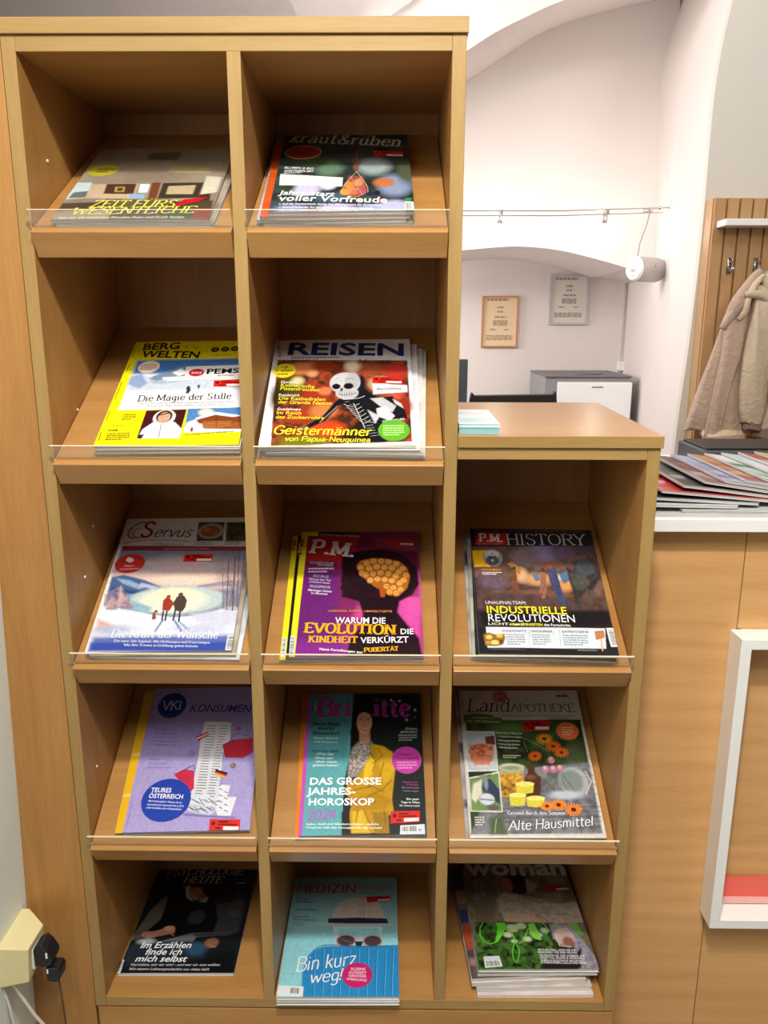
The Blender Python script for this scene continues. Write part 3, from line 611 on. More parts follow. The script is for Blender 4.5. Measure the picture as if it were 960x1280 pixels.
COVER_ART = {
 'zeit': [
  ['bg','8d8272'],['N',[(-141.3,-72.2),(210.7,-65.4),(256.2,297.2),(-24.3,292.7)],'9a8e7c','7a6c5a',40,0.6,3],
  ['P',[(-10.7,5),(199.1,8.9),(203.5,99.2),(0,95.5)],'95897a',4],['P',[(80.7,24.4),(129.7,19.4),(131.8,54),(82.6,53.1)],'60503e',3],
  ['P',[(124.7,81.6),(185.6,85.9),(187.3,109.5),(124.8,103.1)],'a89e70',3],['E',[(26.2,93.9)],23.3,22.3,'b5a92c'],['G',[(11.2,85),(42,104.8)],2,'6b6420'],
  ['P',[(0.1,200.7),(0.1,139.3),(22,141.7),(29.3,198.3)],'b8ccd0',2],['P',[(4.7,177),(24.3,172.5),(27.7,196.4),(3.1,197.9)],'5d6a66',2],
  ['P',[(23.6,147.8),(90.8,146.9),(95.3,205.1),(26.7,198.3)],'b8a288',2],['P',[(44.9,148.1),(87.9,147.9),(91.8,186.1),(49.1,183.5)],'4a3020',2],
  ['P',[(59.6,158.3),(74.2,158.6),(77.2,178.2),(62.8,178)],'a08858',1],['P',[(64.4,162.4),(72.1,162.5),(73.3,174.3),(65.7,174.1)],'503c24',1],
  ['P',[(93.6,149),(107.5,149.2),(110.3,180.7),(97.4,180.5)],'cfe0f2',1.5],['P',[(83.9,184.1),(108.8,186.4),(110.6,221),(99.6,220.8)],'8aa0c0',3],
  ['P',[(109.5,144.2),(122.5,143.4),(129.1,221.3),(117.3,221.1)],'6a3e26',2],['P',[(126,145.5),(184.9,144.5),(185.3,201),(129,202.8)],'3a3026',2],
  ['P',[(136,157.7),(174.9,154.4),(175.6,187.6),(137.9,186.9)],'b0a080',2],['P',[(184.9,119.9),(207.9,124.5),(208.3,180.5),(187.2,189.7)],'c2bfae',3],
  ['P',[(184.5,189.6),(200.7,185.1),(205.6,236.2),(188.1,244.8)],'3c2a20',3],['P',[(-0.7,214.6),(208.3,210.7),(214.8,286.5),(-0.7,280.5)],'443a2e',5],
  ['P',[(58.1,201.6),(148.2,206),(150.1,235.3),(58.7,233.7)],'57513f',5],['P',[(-0.8,241.7),(74.5,238.5),(76.9,277.6),(-1.3,276.3)],'8c8472',4],
  ['P',[(155.5,244.3),(183.7,240.3),(183.3,279.3),(154.9,278.8)],'2e4426',4],['P',[(186.2,237.6),(208.2,234.4),(212.3,279.8),(189.2,281.1)],'7c2c22',3],
  ['V',[(156.8,228.2),(166.8,206.3),(182.8,201.9),(198.1,197.4),(188.2,212.2),(169.5,221.1),(162.2,231.9)],'b8141c'],
  ['T',[(41.6,230.7),(158.6,231.8)],'ZEIT FÜRS',23.7,'d6d052','ri'],['T',[(21.6,254.3),(188.6,251.8)],'WESENTLICHE',22.2,'d6d052','ri'],
  ['T',[(9.7,268),(177.9,269)],'Wie wir mit einfachen Ritualen Ruhe und Kraft finden',7.2,'e0dcd0','r'],],
 'kraut': [
  ['bg','26302c'],['N',[(-44.1,-21.8),(209.9,-14.2),(194.8,309.4),(-12.3,303.9)],'3c4a4c','1a2320',22,0.8,5],['O',[(42.7,219.3)],22.3,23.7,'b9b6d8',10],
  ['O',[(75.7,205.7)],11.2,15.5,'cfd0e2',8],['O',[(169.5,208.4)],22.5,38,'7c88a8',14],['O',[(138.9,295)],28.3,18.9,'8f94c4',10],
  ['O',[(89.2,289.3)],24.8,17.3,'a8a4cc',10],['O',[(167.5,282.6)],21.4,21.8,'a2a6cc',12],['O',[(28.7,287.7)],21.4,17.3,'7a7aa8',12],
  ['O',[(140,136)],23.6,31.4,'8fa0a4',16],['O',[(75.4,139.5)],19.5,31.3,'5c7a62',14],['O',[(154.7,198.1)],15.1,15.7,'b0683a',8],
  ['O',[(48.5,111.7)],24,27,'384a30',12],['O',[(19.3,204.2)],11.3,28.8,'2c3c28',9],['O',[(186.3,158.4)],11.7,40.6,'46503c',10],
  ['O',[(80.8,248.6)],21.9,16.5,'3c5464',9],['T',[(8.8,27.2),(184,54)],'kraut&rüben',42.4,'dcd4c8','r'],['E',[(33.7,74.1)],27.7,29.4,'c9a894'],
  ['E',[(33.7,74.1)],26.1,26.1,'9c2f1f'],['G',[(15.2,59.6),(51.4,87.2)],3,'6a1710'],['T',[(8.8,138.6),(52.2,146.2)],'BLUMEN & BIO',7.5,'e8e8e8','b'],
  ['T',[(9.7,151.3),(52.7,156.7)],'GÄRTNERN MIT',7.4,'e8e8e8','b'],['G',[(9.9,154.4),(43.9,159.6)],1,'d8d8d8'],
  ['V',[(5.4,160.5),(96.1,178.4),(95.7,211.2),(7.1,201.9)],'dfe0dc'],['L',[(114.7,68.4),(115.4,156.4)],3,'7c4a30',2],
  ['L',[(108.2,102.3),(115.4,156.4),(122.2,102.7)],1.5,'8c3c28',1],['L',[(109.8,68.2),(120.9,68.5)],2,'5a2018',1],
  ['P',[(105.2,171.6),(124.4,172.1),(131.2,226.6),(119.1,249.7),(104.5,246.5),(97.6,216.1)],'8c4a34',3],['O',[(105.7,206.6)],6.8,13.5,'d07a3c',3],
  ['O',[(118.8,197.1)],6.4,13.7,'c88058',3],['O',[(111.6,227.9)],7.4,13.2,'b86a4a',3],['O',[(122.7,228.2)],5.9,11.4,'a84a5a',3],
  ['O',[(100.5,230.5)],7.4,11.3,'d68a34',3],['K',[(115.4,156.4),(99,206.4),(95.1,236.9)],0.6,'d0c0b0'],
  ['K',[(115.4,156.4),(130.1,207.3),(131.9,237.9)],0.6,'d0c0b0'],['K',[(98.2,206.4),(113.4,221.3),(130.1,207.3)],0.5,'d8b8a0'],
  ['K',[(96.8,230.4),(113.6,249.5),(131.2,231.3)],0.8,'d8a060'],['K',[(107.2,176.7),(124.6,243.3)],0.4,'e0c8b0'],
  ['K',[(122.5,177.2),(103.3,242.8)],0.4,'e0c8b0'],['E',[(134.9,238)],5.1,6.6,'20243a'],['E',[(144.5,234.5)],4.4,6.6,'181c30'],
  ['O',[(150,259.7)],4.3,5.5,'a03040',2],['T',[(9.8,236.4),(85.1,246)],'Jahresstart',15.1,'eef0f4','b'],
  ['T',[(10,257.7),(157.8,269.9)],'voller Vorfreude',19.4,'eef0f4','b'],
  ['T',[(11.1,271.3),(149.7,280.4)],'+ Auf die Fensterbank, fertig, los: Microgreens für Kressefans',6.3,'d8dae8','b'],
  ['T',[(12,281.9),(138.9,290.7)],'+ Anzuchtkalender für das ganze Gartenjahr zum Sammeln',6.2,'d8dae8','b'],
  ['T',[(12.8,292.5),(124.7,299.8)],'und viele Pflanzpläne für mehr Vielfalt im Beet',6.2,'d8dae8','b'],['S',[(140.5,71.4),(186,77.4),(185.3,97.8),(140.3,92)]],
  ['E',[(186.3,259.8)],5,6.4,'2c7a3a'],['C',[(182.3,269.7),(192.3,270.8),(192,301.6),(181.8,300.5)]],],
 'berg': [
  ['bg','efdf12'],['P',[(14.2,57.2),(221.7,53),(249.5,192.4),(15.1,193.5)],'d9dde8',1],['P',[(14.2,57.2),(221.7,53),(227.9,96.7),(15.3,96.5)],'3f74b4',7],
  ['P',[(14.9,103.1),(226.4,100),(230.5,142),(16.3,141.7)],'c4cde0',8],
  ['P',[(57.9,97.2),(76.2,86.2),(92.8,74.3),(121.4,89.6),(118,114.6),(68.5,123.5),(44,110.1)],'7389a8',4],
  ['P',[(77.7,94.2),(90.4,82.4),(101.8,94.6),(90.6,104.4)],'e8ecf4',2],['P',[(65.4,107.2),(116.1,102.8),(118,114.6),(67.9,120.3)],'e2e6ee',3],
  ['P',[(14.9,103.1),(30.1,96.8),(44.8,123.1),(35.2,137.6),(14.2,124.5)],'8ea2c8',4],['P',[(15.2,144.8),(230.5,142),(235.4,191),(16.8,190.6)],'e6e4ea',5],
  ['P',[(45.3,116.7),(74,113.9),(72.6,125.5),(54.3,125.2)],'a8b4cc',3],['T',[(15.1,25.5),(77.4,23.6)],'BERG',20.2,'151208','B'],
  ['T',[(18.2,47.5),(113.9,51.9)],'WELTEN',19.6,'151208','B'],['K',[(84.4,15.1),(90.5,21)],1.5,'30280a'],
  ['K',[(98,15.3),(103.1,22.6),(108.2,18.4)],1.5,'30280a'],['E',[(136.4,26.8)],6.6,7.1,'1c180c'],['E',[(152.8,25.6)],6.6,7.2,'1c180c'],
  ['E',[(168.8,24.4)],6.6,7.2,'1c180c'],['G',[(134.6,40.3),(175.6,48)],1,'c8b820'],['E',[(136.4,26.8)],3.1,2.1,'b8a830'],['E',[(152.8,25.6)],3.1,2.2,'b8a830'],
  ['E',[(168.8,24.4)],3.1,2.2,'b8a830'],['E',[(37.5,76.8)],17.2,17.5,'e9dccb'],['G',[(24.1,68.4),(51.1,87.1)],4,'c98a5a'],
  ['V',[(97.7,77.1),(197.5,73.3),(202.5,117.3),(100.2,113)],'dcdadf'],['E',[(116.7,94.9)],12.2,10.6,'b01820'],
  ['T',[(108.7,98.1),(125.6,97.7)],'BIKE',5.5,'e8d0d0','b'],['T',[(132.1,99.1),(195.7,96.2)],'PEMSE',14.2,'0c0c10','B'],
  ['T',[(151.6,106),(177.6,105.1)],'BLOGGERS',4.1,'20202a','b'],['S',[(147.8,117.7),(191.2,114.5),(193.7,135.1),(149.5,134.4)]],
  ['P',[(107.4,133.7),(112,131.2),(115.5,143.3),(114,151.4),(109.7,151.3)],'30343c',0.5],['L',[(110.9,141.4),(111.3,152.6)],0.8,'23262c',0.4],
  ['P',[(123.3,128.9),(127.6,128.9),(127.8,139.1),(126,139.1)],'3a3e48',0.5],['T',[(39.8,172.3),(181.9,167.3)],'Die Magie der Stille',15.7,'14161c','r'],
  ['T',[(41.4,179.6),(185.3,177.1)],'Durch das tief verschneite Gebirge zur schönsten Zeit',4.3,'70727c','s'],
  ['T',[(56,185.8),(175,184.1)],'Touren für Genießer und Könner',4.3,'70727c','s'],['G',[(26,203),(45.8,219.5)],3,'8a7c10'],
  ['G',[(13.2,240.5),(30.8,246.3)],1,'3a340a'],['G',[(13.6,249.4),(46.9,267.3)],4,'5a5010'],['G',[(15.6,229.3),(44.2,235.4)],1,'c8b418'],
  ['P',[(58,195.3),(117.6,193.3),(118.6,261.9),(58.1,263.7)],'41141a',0.7],
  ['P',[(58.7,263.2),(62.1,241.2),(74.3,224.5),(92.5,221.4),(105.9,225),(119.1,242.1),(118.7,262.4)],'dfe2ec',1.5],['O',[(88.2,213.3)],16.3,19.4,'e8e0e4',1],
  ['O',[(87.8,211)],12.1,15.5,'35201c',1],['O',[(87.9,213.3)],9,13.2,'c69a84',1],['L',[(79.5,207.4),(94,201.8)],2.6,'2a1814',1],
  ['L',[(83.9,212.1),(86.3,212.1)],0.8,'3a2420',0.3],['L',[(89.6,211.6),(92.4,211.6)],0.8,'3a2420',0.3],['L',[(87,219.6),(91.2,219.7)],0.8,'a04a48',0.3],
  ['P',[(84.6,228.1),(93.6,227.1),(90.9,236.1)],'c8c4d0',1],['K',[(86.7,230.4),(89.2,260.4)],0.9,'343848'],['L',[(69.5,234.6),(67.4,256.8)],1.2,'b0b6c8',1.5],
  ['L',[(104.8,232.4),(113.3,254.7)],1.2,'b0b6c8',1.5],['P',[(58.4,253.9),(66.7,253.5),(65.4,263.3),(58.7,263.2)],'2a2230',1],
  ['P',[(119.5,192.2),(235.1,188.1),(241.1,249.6),(123.3,250.5)],'4a7cb4',1],['O',[(147.8,201.5)],10.4,8.7,'dfe0c8',6],
  ['P',[(122.8,243.8),(124.1,225.3),(135,218.6),(234.5,217.3),(237.7,249.5),(122.5,249.9)],'dde4f0',2],
  ['P',[(135,218.6),(162.1,204),(234.2,214.4),(235.5,227.1),(141.8,229)],'7a3c1c',1],
  ['P',[(134.4,215.2),(161.5,200.5),(202.7,210.5),(189.3,213.7),(162.6,207.5),(136.9,219.8)],'eceef4',1.2],
  ['P',[(145,227.9),(235.4,225.9),(237.1,242.8),(182.9,243.1),(151.5,241.5)],'8c5224',1],['G',[(147.7,223.4),(189.4,241)],4,'b8783c'],
  ['L',[(164.5,208.7),(169.2,241.8)],1,'4a2410',0.5],['P',[(131.7,240.1),(134.3,235.7),(136.3,247.9),(132.3,247.9)],'8a2434',0.5],
  ['T',[(126.2,257.7),(195.7,250.5)],'Die schönsten Hütten im Salzburger Land',4,'3a340c','b'],['K',[(2.7,18),(5.1,46.6)],1.3,'8c8010'],
  ['K',[(4.4,67.4),(4.5,86.4)],1.2,'8c8010'],['K',[(3.6,117.9),(3.7,164.5)],1.2,'8c8010'],['K',[(3.2,196.2),(3.5,217.7)],1.2,'8c8010'],
  ['K',[(3.4,247.5),(4.4,267.7)],1.2,'5a5010'],],
 'reisen': [
  ['bg','dcdde2'],['P',[(7.7,59.6),(216.8,65.3),(217.3,275.8),(17.2,281.9)],'6e2a1a',0.8],
  ['N',[(7.7,59.6),(216.8,65.3),(217.3,275.8),(17.2,281.9)],'a8482a','2c2014',9,0.82,8],['O',[(49.7,85.8)],27.9,17.9,'c87a4a',10],
  ['O',[(85.3,79.2)],20,14.4,'8a3418',9],['O',[(73.7,161.9)],22.8,25.9,'9c3020',12],['O',[(157.2,87.6)],23.9,17.8,'9c4a30',12],
  ['O',[(196.9,95.4)],19.7,21.1,'b0342c',12],['O',[(172.9,129.9)],15.5,17,'e0c8a0',14],['O',[(33.6,134.5)],19.3,26.8,'4a4618',12],
  ['O',[(96.1,243.6)],25.4,17.7,'c8421e',10],['O',[(54.2,212.6)],18.5,18.4,'a0361c',10],['O',[(61.8,272.3)],35.5,11.4,'6a6a18',8],
  ['O',[(202.4,189.9)],18.8,25,'8c2a18',10],['O',[(86.9,200.7)],18.6,18.6,'c07840',12],['O',[(129.2,79.9)],12,14.4,'ded0b8',10],
  ['O',[(44.2,121)],9.8,11,'d8c890',8],['O',[(88.3,148.9)],10,10.6,'d87848',7],['O',[(66.5,100.4)],7.9,9.8,'d89868',7],
  ['O',[(195.5,163.8)],9.9,10.5,'c0523a',8],['O',[(16.5,161)],9.9,32.3,'35280f',8],['P',[(115.2,276),(142.8,214),(171.9,276.8)],'23180e',8],
  ['T',[(19.3,44.1),(215.2,50.4)],'REISEN',37.1,'1d2a66','B'],['T',[(137.1,74.2),(190.1,73.6)],'Magazin',14.7,'30261c','ci'],
  ['G',[(29.1,49.5),(132.9,59.4)],1,'8a8c98'],['T',[(13.3,50),(6.1,3.8)],'REISEN',5.2,'2a3468','b'],['E',[(21.1,91.1)],17.9,19.8,'e3d328'],
  ['T',[(15.2,86.7),(26,86.9)],'17',8.7,'3a3410','B'],['T',[(7.9,94.4),(35.2,93.5)],'Seiten',7.1,'3a3410','B'],['G',[(10.2,98),(33.6,104.1)],1,'4a4410'],
  ['T',[(18.1,125.4),(44.7,127.9)],'Finnland',6.2,'e6e6e0','b'],['T',[(18.1,134.3),(71.8,141.2)],'Kulinarische',8.9,'e2da3c','b'],
  ['T',[(18.2,144.4),(80,150.1)],'Pistenfreuden',8.8,'e2da3c','b'],['T',[(17.7,161),(50.2,162.8)],'Frankreich',6.6,'e6e6e0','b'],
  ['T',[(18.1,170.2),(90.2,175.2)],'Die Kathedralen',8.5,'e2da3c','b'],['T',[(18.2,179.9),(100.5,185.7)],'der Grande Nation',8.4,'e2da3c','b'],
  ['T',[(18.6,197.1),(54.4,198.9)],'Guadeloupe',6.3,'e6e6e0','b'],['T',[(18.3,207.1),(55.9,209.6)],'Im Reich',8.1,'e2da3c','b'],
  ['T',[(17.8,217.6),(89.7,221.8)],'des Zuckerrohrs',8,'e2da3c','b'],
  ['P',[(110.5,170.3),(127,162.8),(143.8,132.9),(161.2,160),(172.6,168.7),(191.7,163.8),(209.6,199.5),(212.7,221.3),(186.9,223.9),(176.4,250.8),(180.8,277),(157.7,276.6),(150.5,250.4),(139.1,214),(123.8,188.6),(114.2,182.1),(91.7,225.5),(60.3,249),(58.1,243),(87.5,213.1),(104.7,178.7)],'16151a',1.5],
  ['O',[(143.3,126)],6.2,20.4,'1c1a20',2],['O',[(118.5,127)],23.7,29,'c4c4ca',1],['O',[(122.2,154.7)],17.6,17.1,'b8b8be',1],
  ['O',[(130,122.4)],11.7,24.5,'aeb0b6',4],['O',[(105.2,137)],6.6,7.5,'141218',0.8],['O',[(124.1,136)],7.7,8.1,'141218',0.8],
  ['P',[(111.9,142.5),(115.7,141.3),(115.2,149.3),(111.4,149.9)],'201a20',0.6],['K',[(108.5,156.5),(119.3,160),(137.5,154.3)],0.9,'1a161a'],
  ['K',[(110.3,150.9),(111,162.6)],0.5,'2a262a'],['K',[(114.1,151),(114.8,163.3)],0.5,'2a262a'],['K',[(117.9,151.2),(118.7,164.1)],0.5,'2a262a'],
  ['K',[(121.8,151.4),(122.5,164.5)],0.5,'2a262a'],['K',[(125.6,151.3),(126.3,163.9)],0.5,'2a262a'],['K',[(129.4,151.2),(130,163.3)],0.5,'2a262a'],
  ['K',[(133.3,151.2),(133.8,162.7)],0.5,'2a262a'],['K',[(137.1,151.1),(137.6,162.1)],0.5,'2a262a'],
  ['K',[(99.6,121.9),(108.3,113.7),(114.4,122.1)],0.5,'70727a'],['K',[(118.2,118.7),(127.9,115.4),(133.2,125.9)],0.5,'70727a'],
  ['K',[(137.5,101.5),(143.7,122.6),(142.8,149.7)],1.2,'101014'],['K',[(118,183.4),(129.5,191.2),(141.7,182.5)],1.1,'b8b8bc'],
  ['K',[(122.7,191.8),(133.7,199.5),(145.2,190.9)],1.1,'b8b8bc'],['K',[(127.4,200.1),(137.9,207.7),(148.6,199.1)],1.1,'b8b8bc'],
  ['K',[(132,208.3),(142.1,215.9),(152,207.3)],1.1,'b8b8bc'],['K',[(136.6,216.4),(146.2,223.9),(155.4,215.4)],1.1,'b8b8bc'],
  ['K',[(141.1,224.4),(150.3,231.9),(158.7,223.5)],1.1,'b8b8bc'],['K',[(133,182.4),(150.4,244.4)],1.5,'b0b0b6'],
  ['K',[(116.6,172.4),(138.5,169.5),(149.8,163.1)],1.6,'b8b8c0'],['K',[(119.8,178.9),(127.3,177.1)],0.9,'98989e'],
  ['K',[(124.5,187.3),(131.6,185.5)],0.9,'98989e'],['K',[(129.2,195.7),(135.9,193.9)],0.9,'98989e'],['K',[(133.8,203.9),(140.1,202.1)],0.9,'98989e'],
  ['K',[(138.4,212.1),(144.3,210.3)],0.9,'98989e'],['P',[(157.5,169.8),(176.4,166.8),(196.8,189.8),(190.9,205.4),(172.5,189.4)],'b8bac0',1],
  ['P',[(166.8,195.6),(180,189.5),(194.4,214.8),(186.9,227),(168.6,214.4)],'c8cad0',1],
  ['P',[(191.6,170.3),(204.5,183.5),(207.9,196.3),(195.1,183.3)],'c0c0c4',1],['L',[(108.8,188.4),(84.5,228.4)],1.6,'8a8a90',1],
  ['L',[(142.8,214),(172.3,220.6),(186.6,245)],3,'1a1a20',1],['L',[(150.3,226.4),(166.7,231.5)],1.2,'a8a8ae',0.8],
  ['L',[(150.4,238.5),(161.3,236.2)],1,'9a9aa0',0.6],['L',[(152.6,244.5),(163.4,242.3)],1,'9a9aa0',0.6],['L',[(154.8,250.4),(165.6,248.2)],1,'9a9aa0',0.6],
  ['L',[(157,256.4),(167.8,254.2)],1,'9a9aa0',0.6],['L',[(159.1,262.2),(169.9,260.1)],1,'9a9aa0',0.6],['O',[(61.7,243.1)],8,4.7,'6a5a50',3],
  ['P',[(153.8,198.6),(172.3,214.5),(164.9,232.7)],'b8bac0',2],['S',[(161.2,111.8),(207.4,114.6),(207.8,131.9),(161.2,128.4)]],
  ['V',[(161.6,131.1),(214.6,135.4),(214.8,154.2),(162,159.4)],'cfd0d8'],['T',[(168.1,148.1),(205.4,146.7)],'Biarritz/Nizza',5.3,'50525c','b'],
  ['T',[(18.3,255.4),(159.9,262.2)],'Geistermänner',19.7,'e4da36','C'],['T',[(36.2,271.9),(158.5,277.2)],'von Papua-Neuguinea',11,'e4da36','C'],
  ['T',[(175.9,231.6),(208.9,224.9)],'GRUNDKURS',4.8,'e0e0da','b'],['E',[(192.3,249.8)],22.7,25.1,'5aa62c'],['G',[(176.5,236.5),(207.1,263)],5,'b8dc90'],
  ['V',[(-0.5,260.9),(16,261.2),(17.3,283),(0.5,283.9)],'e8e8ec'],['C',[(1.8,262.1),(15.4,262.3),(16.4,280.7),(2.4,281.6)]],],
 'servus': [
  ['bg','dfdfe4'],['P',[(6.5,66.6),(220.3,72.5),(228.3,295.5),(5.6,289.3)],'8d93ac',0.8],['P',[(6.5,78.4),(220.8,83.3),(220.7,109.6),(5.1,105.8)],'75829c',5],
  ['P',[(4.5,103.2),(221.2,107),(222.5,135.2),(3,128.9)],'a89fae',8],['P',[(4.3,126.4),(222.2,132.7),(219.6,157.6),(4.6,151.4)],'cfb4ae',8],
  ['O',[(116.1,112.9)],56.8,20.5,'b8a4ac',18],['O',[(122.2,148.5)],59.4,13.9,'e4cdbc',12],['P',[(6.5,66.6),(220.3,72.5),(220.8,83.3),(6.5,78.4)],'8c3440',1],
  ['T',[(79.2,77),(156.4,78.4)],'BERGWINTERZAUBER',3.3,'d0a0a8','s'],
  ['P',[(5.4,139),(22.9,134.3),(40.8,139.6),(62.8,147.5),(91.6,162.8),(100.8,172.6),(77.1,181.9),(46.4,190.8),(6.8,198.6)],'44608e',2.5],
  ['P',[(13.4,141.6),(36.8,147),(65.9,162.3),(55.8,167),(27.4,154.3)],'8fa6c8',3],
  ['P',[(10.6,161.4),(45.3,169.3),(75.2,172.2),(54.7,179.1),(10.4,175.9)],'2f4676',3],['P',[(56.4,152.3),(88,162.7),(77.9,167.4),(54.3,159.7)],'b5b7cc',3],
  ['P',[(39.6,176.4),(76.1,177),(63.5,186.4),(35.5,190.7)],'7690b8',3],
  ['P',[(140.3,168.5),(153.6,159.9),(175,155.4),(198.3,149.8),(224.2,150.3),(226.1,182),(178.4,178.8)],'8f8aa0',3],
  ['P',[(154.6,166.3),(183.1,160.4),(213.1,164.9),(184.4,170.2)],'c0a8a8',3],['P',[(155.7,173.6),(214.1,173.6),(214.8,179.4),(163.8,178.5)],'6c7a98',3],
  ['O',[(122.1,189.8)],77.9,29,'b5c6c8',4],['O',[(115.2,192)],54.3,24.3,'dfe0cc',8],['O',[(116.3,177.7)],32.9,12.5,'eee6c4',10],
  ['P',[(38.7,204.8),(50,190.9),(85.4,205.6),(77.5,219.3)],'8ab0c4',5],
  ['P',[(3.2,198.6),(24.3,204.5),(50.7,210.6),(84.6,219.4),(121.4,226.4),(163.4,223.5),(190.4,212.9),(207.1,203.9),(229.1,208),(228.3,295.5),(5.6,289.3)],'d8dcea',2],
  ['P',[(148.8,220.5),(229.3,210.4),(229.8,244.5),(166.5,243.4)],'c4c8dc',8],['P',[(3.9,208.8),(52,216.6),(86.4,228.6),(45.9,236.9),(6,231.7)],'ece8ee',8],
  ['P',[(4.9,227.2),(32.9,241.2),(29,254.4),(6.9,249.6)],'cda898',6],['P',[(5,262.7),(224.9,262),(228.3,295.5),(5.6,289.3)],'5a68a8',9],
  ['P',[(4.3,273.5),(226.6,275.9),(228.3,295.5),(5.6,289.3)],'3348a0',6],['O',[(34.9,250.1)],31.5,8.8,'a8b4d4',10],['O',[(167.9,252.3)],42,11.4,'bcc4dc',12],
  ['P',[(24.8,159.2),(44.1,204.9),(25,204.6)],'b8a0a8',3],['P',[(15.2,180.8),(30.7,208.8),(11.7,208.5)],'9a8898',3],
  ['P',[(38.3,174),(54.8,207.9),(35.7,207.5)],'8c7c94',3],['N',[(1.2,175.8),(24.2,156.7),(56.7,205.1),(8.1,204.3)],'d8b0a8','5c6088',5,0.5,4],
  ['K',[(204.6,212.3),(193.5,103.9)],1.3,'5c4c4c'],['K',[(213.8,214.7),(203.2,93.6)],1.8,'5c4c4c'],['K',[(220.1,207.9),(208.9,83)],1.4,'5c4c4c'],
  ['K',[(227.6,210.3),(219.1,88.5)],1.6,'5c4c4c'],['K',[(198.6,207.5),(187.4,134.6)],0.8,'5c4c4c'],['K',[(208.3,207.7),(209.6,129.9)],0.9,'5c4c4c'],
  ['K',[(217.2,198.5),(195.1,139.8)],0.6,'5c4c4c'],['K',[(210,169.7),(182.6,129.5)],0.5,'5c4c4c'],['K',[(216.2,160),(220.8,119.9)],0.5,'5c4c4c'],
  ['K',[(204.5,154.9),(181.6,108.9)],0.5,'5c4c4c'],['K',[(221,169.9),(199.5,144.9)],0.5,'5c4c4c'],['K',[(199.1,198.2),(199.6,159.7)],0.5,'5c4c4c'],
  ['N',[(166.9,98.2),(219.1,88.5),(225.9,165.1),(183,159.4)],'90706a','a898a0',7,0.35,6],
  ['N',[(193,179),(225.8,179.6),(226.3,214.9),(195.6,212.1)],'3c3438','8a7c84',4,0.5,6],['L',[(106.6,232.5),(98.6,254.7)],3.2,'6c7eb0',2],
  ['L',[(126.2,233.8),(140.5,255.4)],3.4,'6c7eb0',2],['L',[(132.8,234.8),(150.4,252)],3,'8090bc',2],['K',[(104.3,212.9),(105.6,232.5)],2.4,'26242c'],
  ['K',[(110.1,213),(110.7,233.5)],2.4,'26242c'],['K',[(122.9,210.9),(123.4,233.7)],2.6,'26242c'],['K',[(130.6,211.9),(132.5,235.2)],2.6,'26242c'],
  ['V',[(100,191.8),(103.3,186.1),(110,187.2),(115.7,194.4),(116,206.1),(113.6,213),(102.3,211.4)],'9c3828'],['E',[(107.2,183.8)],3.3,3.8,'8a4a34'],
  ['K',[(112.2,191),(118.4,201.5)],2.2,'9c3828'],
  ['V',[(119.7,186.4),(123.5,181.7),(131.6,181.8),(138,192.4),(137.5,206.5),(134.3,214.8),(122.5,212.7),(119.1,201.5)],'4c3c38'],
  ['E',[(126,179.3)],3.7,3.9,'5a4844'],['K',[(118.9,192.1),(117.1,202.4)],2.2,'4c3c38'],['V',[(88.4,217.2),(91.7,215.9),(95.7,228.7),(89.6,230.4)],'8a4c34'],
  ['E',[(92.8,214)],2.2,2.8,'7c4430'],['E',[(28.5,108.8)],25,22.1,'b22c2a'],['V',[(17.3,100.8),(20.5,93),(29.4,95.8),(34.6,102.2),(28.1,107.3)],'d8d4cc'],
  ['T',[(18.9,116.4),(35.9,116.7)],'Mein',4.8,'ecd8d0','c'],['T',[(13.7,123.5),(45.7,122.5)],'Kräutergarten',4.2,'ecd8d0','c'],
  ['K',[(39.1,11.9),(28.7,9.4),(15,20),(9.6,36.9),(16.8,48.1),(34.6,47.3)],2.2,'8c1c30'],['K',[(29.4,22.6),(19.2,30.3),(19.7,41.5),(27.5,47.2)],1.6,'8c1c30'],
  ['T',[(31.2,46.2),(53.2,46.6)],'S',37.1,'8c1c30','C'],['T',[(54.7,46.6),(120.6,47.8)],'ervus',25.3,'26242c','ci'],
  ['K',[(7.3,61.7),(32.3,55),(63.3,54.5),(94.7,56.1),(122.6,59.9)],1,'26242c'],['T',[(58.9,67.5),(111.6,68.4)],'in Stadt & Land',6.1,'50525a','ci'],
  ['P',[(128.5,10.6),(175.2,11.4),(177.5,58.1),(131.6,57.9)],'5c4434',0.6],['O',[(153.8,33.8)],22.9,19,'a8a094',1.5],['O',[(153,33.8)],16.6,14,'8c5c3c',3],
  ['O',[(146.1,29.7)],6.3,5.7,'c88050',2],['O',[(159.9,35.6)],6.3,5.6,'b8603c',2],['P',[(180.4,11.5),(218.4,12.2),(221.9,58.9),(182.6,58.8)],'3c3a28',0.6],
  ['N',[(176.4,11.5),(218.4,12.2),(223.5,58.9),(182.6,58.2)],'6a6440','2a2818',6,0.7,3],['T',[(128.9,63.3),(158.1,63.8)],'Ferienglück',3.3,'404048','b'],
  ['G',[(129.2,64.9),(176.2,68.5)],1,'80828a'],['T',[(180.5,63.1),(209.3,63.6)],'Knödel-ABC',3.3,'404048','b'],['G',[(180.7,64.7),(214.9,68.6)],1,'80828a'],
  ['S',[(117.8,89.4),(165.7,89.7),(166.2,107.1),(117.3,106.2)]],['T',[(33,264.1),(198.9,269.4)],'Die Kraft der Wünsche',16.3,'eef0f6','q'],
  ['T',[(39.6,273.2),(189.2,279.2)],'Das neue Jahr beginnt. Mit Hoffnungen und Erwartungen.',4.4,'dfe2f0','r'],
  ['T',[(56.6,281.2),(171.7,285.7)],'Wie Ihre Träume in Erfüllung gehen können.',4.4,'dfe2f0','r'],
